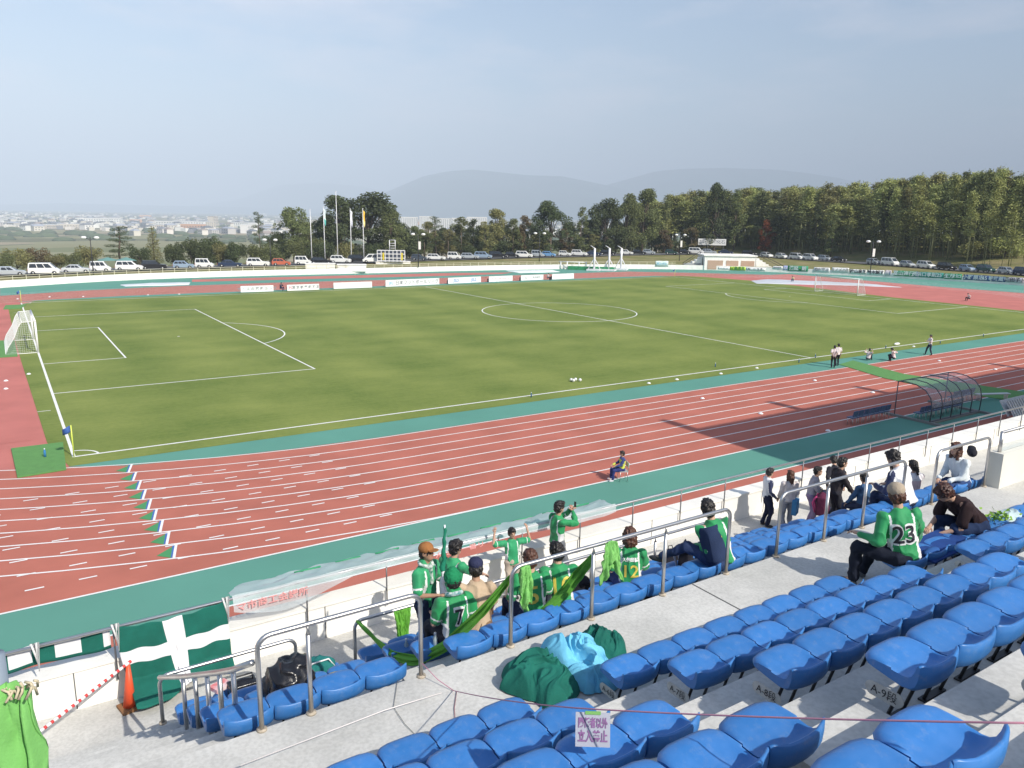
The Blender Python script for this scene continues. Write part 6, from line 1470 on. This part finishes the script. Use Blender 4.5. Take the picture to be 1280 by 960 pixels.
# small green and white checked banner left of it
mb = MB(); mb.sm = True; n1 = 40; xs0, xs1 = -3.1, -1.30; vs = []
for i in range(n1+1):
    for j in range(7): u = i/n1; v = j/6; vs.append((xs0+(xs1-xs0)*u, YP+.07-.012*math.sin(u*22), 5.40-.02*math.sin(u*9)-v*.30))
for i in range(n1):
    for j in range(6):
        u = (i+.5)/n1; c_ = int(u*6.3) % 2; mb.f.append((i*7+j, (i+1)*7+j, (i+1)*7+j+1, i*7+j+1)); mb.m.append(1 if (c_ == 0 and j < 5) else 0); mb.s.append(True)
mb.v = vs; o = mb.build('checked_banner', [C_DG, MATS['cloth_flagwhite']]); o.modifiers.new('s', 'SOLIDIFY').thickness = .006; tag(o, 'green and white checked strip banner on the parapet rail at the lower left', 'banner')
t = thing('cord_knots', 'white cords knotted round the parapet rail where the flags hang', 'cord')
for x in (-2.2, -1.24, .25):
    k_ = MB()
    for i in range(5): a = i*1.3; k_.tube([(x+.03*math.cos(a), YP+.03*math.sin(a), 5.45), (x+.05*math.cos(a+1), YP-.05, 5.50), (x+.02, YP-.05-.01*i, 5.30-.05*i)], .008, 5)
    k_.build('knot', C_MK, t)
# long pale banner thrown over the parapet rail, red lettering on the inside fold
C_PB = mat('paleplastic', (.55, .60, .62), .5, .1, 1.6, .3, 30, alpha=.62); C_RI = mat('ink_red_faded', (.62, .28, .27), .8)
x0, x1 = .36, 7.9; n1 = 130; vs = []; mb = MB(); mb.sm = True
prf = [(-.060, -.30), (-.052, -.22), (-.045, -.12), (-.035, .0), (-.015, .028), (0, .033), (.0, .0331), (.10, -.01), (.20, -.04), (.30, -.065), (.40, -.09), (.52, -.12), (.62, -.15), (.72, -.18)]
for i in range(n1+1):
    u = i/n1; x = x0+(x1-x0)*u; ins = .16+.62*max(0, math.sin(u*8.6+.7))**2 if u < .5 else .20+.14*math.sin(u*9)
    for (a, b_) in prf:
        wr_ = NZ.noise(Vector((u*26+a*3, a*5, 0))); w2_ = 1-2*abs(NZ.noise(Vector((u*15-a*2.2, a*2.0, 4))))
        vs.append((x+(a*.3 if a > .3 else 0), YP+a+.012*math.sin(u*60+b_*8)+.05*wr_*(a > .2), 5.43+b_*(ins*1.6 if a < 0 else 1)+(.035*wr_+.035*w2_)*(1 if a > .1 else .12)))
n = len(prf); mb.add(vs, [(i*n+j, (i+1)*n+j, (i+1)*n+j+1, i*n+j+1) for i in range(n1) for j in range(n-1) if j != 5])
t = thing('draped_banner', 'long pale grey plastic banner draped over the parapet rail with faded red lettering', 'banner')
o = mb.build('sheet', C_PB, t)
place_text('マ市商工会議所', .13, C_RI, (.95, YP-.085, 5.29), (1, 0, 0), (0, .3, 1), t, width=1.1, bold=.002)
place_text('がんばれ一番リーグ', .10, C_RI, (4.35, YP-.085, 5.34), (1, 0, 0), (0, .3, 1), t, width=1.5, bold=.002)
gm = mat('slot_green', (.04, .30, .14), .8)
for i in range(9): MB().tube([(1.5+i*.72, YP+.60+.02*(i % 2), 5.315), (1.95+i*.72, YP+.60+.02*(i % 2), 5.315)], .016, 6).build('green_batten', gm, t)
# traffic cone and striped pole
t = thing('traffic_cone', 'orange red traffic cone leaning at the parapet left of the cross flag', 'traffic cone', (-1.17, -28.52, FA))
MB().tube([(0, 0, .03), (.03, .04, .66)], [.088, .024], 16).build('cone_body', mat('cone_orange', (.72, .09, .03), .5), t); MB().box((0, 0, .02), (.27, .27, .04), .2).build('base', mat('cone_base', (.25, .12, .05), .8), t)
t = thing('striped_pole', 'red and white striped bar lying from the cone towards the lower left', 'barrier bar')
a = D(40, 922, PX(G(40, 922, 4.65))[2]); b_ = Vector((-1.10, -28.47, 4.98)); k_ = 15; rc = mat('stripe_red', (.65, .05, .05), .5)
W1, W2 = MB(), MB()
for i in range(k_):
    p, q = a.lerp(b_, i/k_), a.lerp(b_, (i+.62)/k_); r_ = a.lerp(b_, (i+1)/k_); W1.tube([p, q], .022, 8); W2.tube([q, r_], .0225, 8)
W1.build('white_band', C_MK, t)['kind'] = 'stuff'; W2.build('red_band', rc, t)['kind'] = 'stuff'
# bags on the lower seats and other small things
def bag(loc, r_, m, label, seed, hh=1.0):
    B = MB(); B.ell((0, 0, r_[2]*.9), r_); B.ell((r_[0]*.4, 0, r_[2]*1.5), (r_[0]*.5, r_[1]*.5, r_[2]*.5)); B.ell((-r_[0]*.5, r_[1]*.3, r_[2]*.5), (r_[0]*.6, r_[1]*.6, r_[2]*.5))
    me = voxel(B, .016, [m], 'bag_body', 1, .045, 7); o = link('plastic_bag', me, None, loc); return tag(o, label, 'bag')
C_BAG = mat('black_bag', (.012, .012, .015), .25, bump=.5, bscale=14)
bag((.05, row_back(4)+.22, row_floor(4)+.42), (.24, .22, .20), C_BAG, 'shiny black rubbish bag lying on the lower seats behind the handrail', 1)
t = thing('shoulder_bag', 'black bag with a looped handle on the lowest seats, left of the rubbish bag', 'bag', (-.06, row_back(2)+.20, row_floor(2)+.43))
B = MB(); B.box((0, 0, .10), (.34, .20, .18)); B.ell((0, 0, .12), (.18, .11, .11)); link('bag_body', voxel(B, .014, [C_BAG], 'bag_body', 3), t); MB().tube([(-.13, 0, .18), (-.12, 0, .27), (.12, 0, .27), (.13, 0, .18)], .012, 6).build('handle', C_BLK, t)
t = thing('teal_bag', 'teal bag with white cords beside the rubbish bag', 'bag', (.62, row_back(3)+.16, row_floor(3)+.42))
B = MB(); B.ell((0, 0, .13), (.22, .16, .16)); link('bag_body', voxel(B, .016, [cloth('tealbag', (.02, .17, .16))], 'bag_body', 2, .02, 8), t); MB().tube([(-.2, -.05, .12), (-.1, -.1, .30), (.1, -.1, .30), (.22, -.05, .10)], .010, 6).build('cord', C_MK, t)
o = MB().ell((0, 0, .05), (.12, .06, .05)).build('toy', mat('toy_yellow', (.7, .5, .04), .6, c2=(.02, .02, .02), scale=14, detail=1), None, (.52, row_back(4)+.16, row_floor(4)+.43)); tag(o, 'yellow and black bundle lying beside the teal bag', 'bundle')
o = MB().box((-.30, row_back(2)+.2+.12, row_floor(3)+.10), (.22, .16, .05), .4).build('paper_pack', mat('pack_white', (.75, .72, .72), .6, c2=(.7, .2, .2), scale=9, detail=1)); tag(o, 'white packet with red print left of the rubbish bag', 'packet')
bottle(D(508, 818, PX((1.95, row_back(3)+.2, row_floor(3)+.43))[2])[:], 'clear drinks bottle standing on a lower seat under the green sash', (.45, .55, .55), .9); bottle(D(544, 811, PX((1.85, row_back(4)+.2, row_floor(4)+.43))[2])[:], 'clear drinks bottle on the seat beside number 7', (.46, .55, .55), .85)
def backpack(loc, rz, m, label, s_=1.0, m2=None):
    t = thing('backpack', label, 'backpack', loc, rz); t.scale = (s_,)*3
    B = MB(); B.box((0, 0, .20), (.27, .16, .36)); B.ell((0, 0, .36), (.14, .09, .09)); B.ell((0, -.09, .14), (.11, .06, .11)); link('pack_body', voxel(B, .014, [m], 'pack_body', 4, .006, 9), t)
    MB().tube([(-.05, .02, .44), (-.04, .03, .50), (.04, .03, .50), (.05, .02, .44)], .010, 6).build('handle', C_BLK, t)
    for q in (-1, 1): MB().tube([(q*.09, .08, .38), (q*.10, .15, .25), (q*.09, .09, .06)], .018, 6).build('strap', m2 or C_BLK, t)
    return t
C_BP = cloth('blackpack', (.02, .02, .028)); C_NP = cloth('navypack', (.015, .02, .05))
backpack((3.78, row_back(3)+.12, row_floor(3)+.40), .6, C_NP, 'dark navy backpack on the seats between numbers 5 and 10', 1.0); backpack((4.45, row_back(3)+.0, row_floor(3)+.38), -.5, C_BP, 'black backpack lying behind number 10', 1.1)
backpack((5.85, row_back(4)+.15, row_floor(4)+.40), .5, C_BP, 'black backpack with silver trim standing right of number 12', .95, mat('trim_silver', (.5, .5, .52), .4)); backpack((6.45, row_back(3)+.2, row_floor(3)+.36), -.2, C_BP, 'smaller black bag right of the silver trimmed backpack', .85)
backpack((4.62, row_back(5)+.42, row_floor(4)+.36), .9, C_BP, 'grey black bag left of number 12', .8)
t = backpack((11.8, -30.25, row_floor(2)+.35), .5, cloth('pinkpack', (.10, .02, .05)), 'pink and black backpack held by the girl in grey', 1.1, cloth('pinkstrap', (.62, .08, .22)))
o = MB().box((12.2, -29.35, FA+.62), (.24, .10, .34), .4).build('tote', cloth('bluetote', (.06, .22, .42))); tag(o, 'blue tote bag hanging beside the child with long hair', 'bag')
backpack((12.3, -29.9, row_floor(2)+.3), 1.2, C_NP, 'dark blue backpack set on the rail behind the woman in white', .9)
t = thing('sports_bag', 'black and silver sports bag resting on the low rail beyond the last walkway rail', 'bag', G(1215, 565, 5.4)[:], .6)
B = MB(); B.ell((0, 0, 0), (.26, .12, .12)); B.ell((.1, 0, .08), (.16, .1, .06)); link('bag_body', voxel(B, .014, [C_BP], 'bag_body', 2), t)
# blue mat and things beside number 23
mb = MB(); mb.box((7.62, row_back(6)+.22, row_floor(6)+.455), (1.15, .50, .02), .05); o = mb.build('picnic_mat', cloth('bluemat', (.02, .06, .22))); tag(o, 'dark blue sheet spread over the seats beside number 23', 'mat')
o = MB().ell((0, 0, 0), (.16, .06, .05)).build('rolled_cloth', cloth('bluecan', (.03, .10, .30)), None, (7.25, row_back(6)+.10, row_floor(6)+.50)); tag(o, 'blue rolled bundle behind number 23', 'bundle')
heap('cloth_heap', 9.55, row_back(6)+.25, row_floor(6)+.42, .26, .2, .12, cloth('palecloth', (.50, .62, .62)), 'pale cloth lying on the seats behind the bending woman', 21, n=30)
mb = MB(); rg = random.Random(3); leaves(mb, rg, [Vector((9.15+rg.gauss(0, .1), row_back(6)+.22+rg.gauss(0, .08), row_floor(6)+.5+abs(rg.gauss(0, .06)))) for _ in range(90)], .07, .5); o = mb.build('green_bundle', mat('lime_leaf', (.22, .40, .05), .7)); tag(o, 'small green leafy bundle behind the bending woman', 'bundle')
# ropes
C_ROPE = mat('rope_pink', (.55, .25, .33), .8); C_ROPW = mat('rope_white', (.72, .68, .66), .8)
def catn(a, b_, sag, n=14):
    a, b_ = Vector(a), Vector(b_); return [a.lerp(b_, i/n)-Vector((0, 0, sag*4*(i/n)*(1-i/n))) for i in range(n+1)]
A0 = Vector((1.01, YR-.03, WZ+.16)); A1 = Vector((1.16, -33.66, WZ+.012)); B0 = D(720, 885, 4.55); B1 = D(1300, 904, 2.9)
tag(MB().tube([A0, A0.lerp(A1, .5)-Vector((0, 0, .03)), A1]+catn(A1, B0, .02)[1:]+catn(B0, B1, .015)[1:], .0045, 5).build('rope', C_ROPE), 'thin pink rope running from the handrail across the blue seats', 'rope')
tag(MB().tube([D(300, 957, PX(G(300, 957, WZ+.12))[2]), G(480, 888, WZ+.07), G(552, 866, WZ+.03)], .006, 5).build('rope', C_ROPW), 'pale rope stretched just above the walkway at the lower left', 'rope')
tag(MB().tube([G(497, 850, WZ+.012), G(492, 884, WZ+.012), G(506, 905, WZ+.012), G(520, 919, WZ+.008)], .003, 5).build('cord', mat('cord_grey', (.22, .22, .2), .9)), 'thin grey cord lying on the walkway beside the handrail post', 'cord')
tag(MB().tube([G(571, 864, WZ+.012), G(568, 885, WZ+.012), G(569.5, 907, WZ+.012)], .0035, 5).build('cord', mat('cord_red', (.30, .10, .12), .9)), 'thin dark red cord trailing down the walkway from the rope', 'cord')
# notice hanging from the rope
u = .03; q = catn(B0, B1, .015)[0]
rt_ = (D(752, 895, 4.5)-D(718, 890, 4.5)).normalized(); upn = Vector((0, 0, 1)); nn = rt_.cross(upn).normalized()
t = thing('paper_notice', 'white paper notice with pink characters forbidding entry, hanging from the pink rope', 'notice'); pc = D(741, 912, 4.52)
ang = math.atan2(rt_.y, rt_.x); MB().box(pc, (.20, .004, .19), ang, rx=-.35).build('paper', mat('paper', (.40, .42, .50), .8), t)
upv = (Matrix.Rotation(ang, 3, 'Z') @ Matrix.Rotation(-.35, 3, 'X')) @ Vector((0, 0, 1)); rv = Matrix.Rotation(ang, 3, 'Z') @ Vector((1, 0, 0)); nv = rv.cross(upv)
C_MG = mat('ink_magenta', (.26, .13, .30), .8)
place_text('関係者以外', .06, C_MG, pc+upv*.035+nv*.006, rv, upv, t, width=.17, bold=.002); place_text('立入禁止', .07, C_MG, pc-upv*.04+nv*.006, rv, upv, t, width=.17, bold=.002)
o = MB().box(pc+upv*.093+nv*.003, (.09, .008, .018), ang, rx=-.35).build('tape', mat('tape_green', (.18, .42, .12), .7), t)
# ------------------------------------------------------------------ dugout and benches
C_ACR = mat('acrylic_roof', (.60, .60, .62), .2, alpha=.32); C_DF = mat('dugout_frame', (.09, .10, .12), .5, metal=.4)
d0 = G(1118, 516, 0); d1_ = G(1196, 507, 0)
t = thing('team_shelter', 'team shelter with curved clear roof and dark frame beside the track', 'dugout', (41.0, -15.15, 0), 0)
Lx = 5.4; arcp = [(-.15, .25), (-.05, 1.2), (.25, 1.75), (.75, 2.05), (1.3, 2.12), (1.85, 2.05), (2.15, 1.95)]   # (depth, height): back towards the stand
prof2 = [(-a, z) for a, z in arcp]
# the open side faces the pitch (+y), the curved back faces the stand (-y)
bk = [(-1.75, .12), (-1.78, .9), (-1.65, 1.45), (-1.3, 1.85), (-.75, 2.08), (-.1, 2.14), (.35, 2.08)]
for i in range(6):
    x = i*Lx/5; f = MB(); f.tube([(x, y, z) for y, z in bk], .03, 6)
    if i in (0, 5): f.tube([(x, .35, .05), (x, .35, 2.08)], .03, 6)
    f.build('frame_rib', C_DF, t)
for i in range(5):
    xa, xb = i*Lx/5+.03, (i+1)*Lx/5-.03; mb = MB(); mb.sm = True; vs = []
    for y, z in bk[1:]: vs += [(xa, y, z), (xb, y, z)]
    mb.add(vs, [(2*k_, 2*k_+1, 2*k_+3, 2*k_+2) for k_ in range(len(bk)-2)]); mb.build('roof_pane', C_ACR, t)
MB().tube([(0, .35, 2.08), (Lx, .35, 2.08)], .03, 6).tube([(0, -1.78, .9), (Lx, -1.78, .9)], .025, 6).tube([(0, -1.75, .12), (Lx, -1.75, .12)], .04, 6).build('cross_rails', C_DF, t)
for x in (0, Lx): MB().box((x, -.6, .07), (.22, 3.9, .12)).build('foot_beam', mat('foot_grey', (.20, .20, .19), .8), t)
MB().box((Lx/2, -1.7, .06), (Lx, .3, .10)).build('floor_beam', mat('foot_grey', (.20, .20, .19), .8), t)
C_CH = mat('bench_chair', (.06, .10, .20), .5)
def chairs(x, y, n, label, rz=0):
    for i in range(n):
        t = thing('bench_chair', label % ORD[i], 'chair', (x+i*.52*math.cos(rz), y+i*.52*math.sin(rz), 0), rz, 'dark blue chairs beside the track')
        MB().box((0, 0, .42), (.44, .40, .05)).build('seat', C_CH, t); MB().box((0, -.2, .66), (.42, .05, .32), 0, .15).build('backrest', C_CH, t)
        for sx in (-.18, .18): MB().tube([(sx, .15, .0), (sx, .15, .4)], .016, 6).build('leg', C_STEEL, t); MB().tube([(sx, -.17, .0), (sx, -.17, .4)], .016, 6).build('leg', C_STEEL, t)
chairs(41.4, -16.0, 9, 'dark blue chair inside the team shelter, %s from the left'); p = G(1062, 531, 0); chairs(37.0, -14.7, 7, 'dark blue chair in the row left of the team shelter, %s from the left'); chairs(47.3, -14.75, 5, 'dark blue chair in the row right of the team shelter, %s from the left')
t = thing('folding_bench', 'low silver bench standing right of the team shelter', 'bench', (50.6, -15.6, 0), -.4); MB().box((0, 0, .42), (2.4, .32, .05)).build('bench_top', mat('alu', (.55, .58, .62), .35, metal=.6), t)
for sx in (-1, 1): MB().box((sx, 0, .2), (.05, .3, .4)).build('leg', C_STEEL, t)
t = thing('white_table', 'white slatted panel board leaning beside the rail, right of the shelter', 'panel board', (46.9, -19.0, 0), .0)
for i in range(2): MB().box((.0, .35*i, .75-.0*i), (2.9, .06, 1.0), 0, -.6).build('board_panel', mat('slat_white', (.62, .66, .66), .6, .1, 6), t)
f = MB()
for i in range(11): f.box((-1.4+i*.28, -.04, .77), (.03, .04, 1.0), 0, -.6)
f.build('slat_lines', mat('slat_line', (.30, .33, .34), .7), t)
for sx in (-1.2, 1.2): MB().tube([(sx, .3, 0), (sx, .1, .8)], .03, 6).build('leg', C_STEEL, t)
# ------------------------------------------------------------------ light, sky, air
SUN_EL, SUN_AZ = R(39), Vector((.208, -.978))          # where the sun stands
w = bpy.data.worlds.new('World'); scene.world = w; w.use_nodes = True; nt = w.node_tree; N = nt.nodes; L = nt.links
bg = N['Background']; sky = N.new('ShaderNodeTexSky'); sky.sky_type = 'NISHITA'; sky.sun_disc = False
sky.sun_elevation = SUN_EL; sky.sun_rotation = math.atan2(SUN_AZ.x, SUN_AZ.y); sky.air_density = 1.15; sky.dust_density = 1.6; sky.ozone_density = 3.0; sky.altitude = 50
tc = N.new('ShaderNodeTexCoord'); mp = N.new('ShaderNodeMapping'); mp.inputs['Scale'].default_value = (2.2, 2.2, 9); mp.inputs['Rotation'].default_value = (0, 0, .4); L.new(tc.outputs['Generated'], mp.inputs[0])
nz = N.new('ShaderNodeTexNoise'); nz.inputs['Scale'].default_value = 2.1; nz.inputs['Detail'].default_value = 9; nz.inputs['Roughness'].default_value = .55; L.new(mp.outputs[0], nz.inputs['Vector'])
rp = N.new('ShaderNodeValToRGB'); rp.color_ramp.elements[0].position = .50; rp.color_ramp.elements[0].color = (0, 0, 0, 1); rp.color_ramp.elements[1].position = .78; rp.color_ramp.elements[1].color = (.6, .6, .6, 1); L.new(nz.outputs['Fac'], rp.inputs[0])
mx = N.new('ShaderNodeMixRGB'); mx.inputs[2].default_value = (6.4, 6.0, 6.4, 1); L.new(sky.outputs[0], mx.inputs[1]); L.new(rp.outputs[0], mx.inputs[0]); L.new(mx.outputs[0], bg.inputs['Color'])
bg.inputs['Strength'].default_value = .122
sl = bpy.data.lights.new('sun', 'SUN'); sl.energy = 4.5; sl.angle = R(.55); sl.color = (1.0, .94, .84); so = bpy.data.objects.new('sun', sl); col.objects.link(so)
dirn = -Vector((SUN_AZ.x*math.cos(SUN_EL), SUN_AZ.y*math.cos(SUN_EL), math.sin(SUN_EL))); so.rotation_euler = dirn.to_track_quat('-Z', 'Y').to_euler()
# the main stand roof out of view to the right, whose shade falls across the track
t = thing('main_stand_roof', 'grey cantilever roof of the main stand beyond the right of the picture', 'stand roof')
zr = 16.0; k = zr/math.tan(SUN_EL); sx, sy = SUN_AZ.x*k, SUN_AZ.y*k
MB().b2(28.4+sx, 28.4+sx+70, -11.4+sy-16, -11.4+sy, zr, zr+.4).b2(28.4+sx, 28.4+sx+70, -60, -11.4+sy-15, zr-.8, zr+.0).build('roof_deck', C_WHITE, t)
f = MB()
for i in range(8): f.b2(28.4+sx+i*9, 28.4+sx+i*9+.5, -11.4+sy-15, -11.4+sy+1.6, zr+.42, zr+1.0)
for i in range(4): f.tube([(36+sx+i*20, -58, 8), (36+sx+i*20, -58, zr-.9)], .5, 10)
f.build('roof_beams', C_WHITE, t)
# air
hz = MB().b2(-14000, 18000, -3000, 20000, -31, 1150).build('haze', None)
hz.data.materials.clear(); m = bpy.data.materials.new('haze_air'); m.use_nodes = True; m.node_tree.nodes.clear(); N = m.node_tree.nodes
o = N.new('ShaderNodeOutputMaterial'); v = N.new('ShaderNodeVolumePrincipled'); v.inputs['Color'].default_value = (.72, .845, 1.0, 1); v.inputs['Density'].default_value = 2.5e-4; v.inputs['Anisotropy'].default_value = -.3
m.node_tree.links.new(v.outputs[0], o.inputs['Volume']); hz.data.materials.append(m); tag(hz, kind='stuff', label='pale blue haze of the air over the plain')
scene.view_settings.view_transform = 'Standard'; scene.view_settings.look = 'None'; scene.view_settings.exposure = .66; scene.view_settings.gamma = 1; scene.view_settings.use_curve_mapping = False
cy = scene.cycles; cy.max_bounces = 6; cy.diffuse_bounces = 3; cy.glossy_bounces = 3; cy.transmission_bounces = 4; cy.volume_bounces = 0; cy.transparent_max_bounces = 12; cy.use_denoising = True; cy.caustics_reflective = False; cy.caustics_refractive = False

bpy.data.scenes.remove(TS)
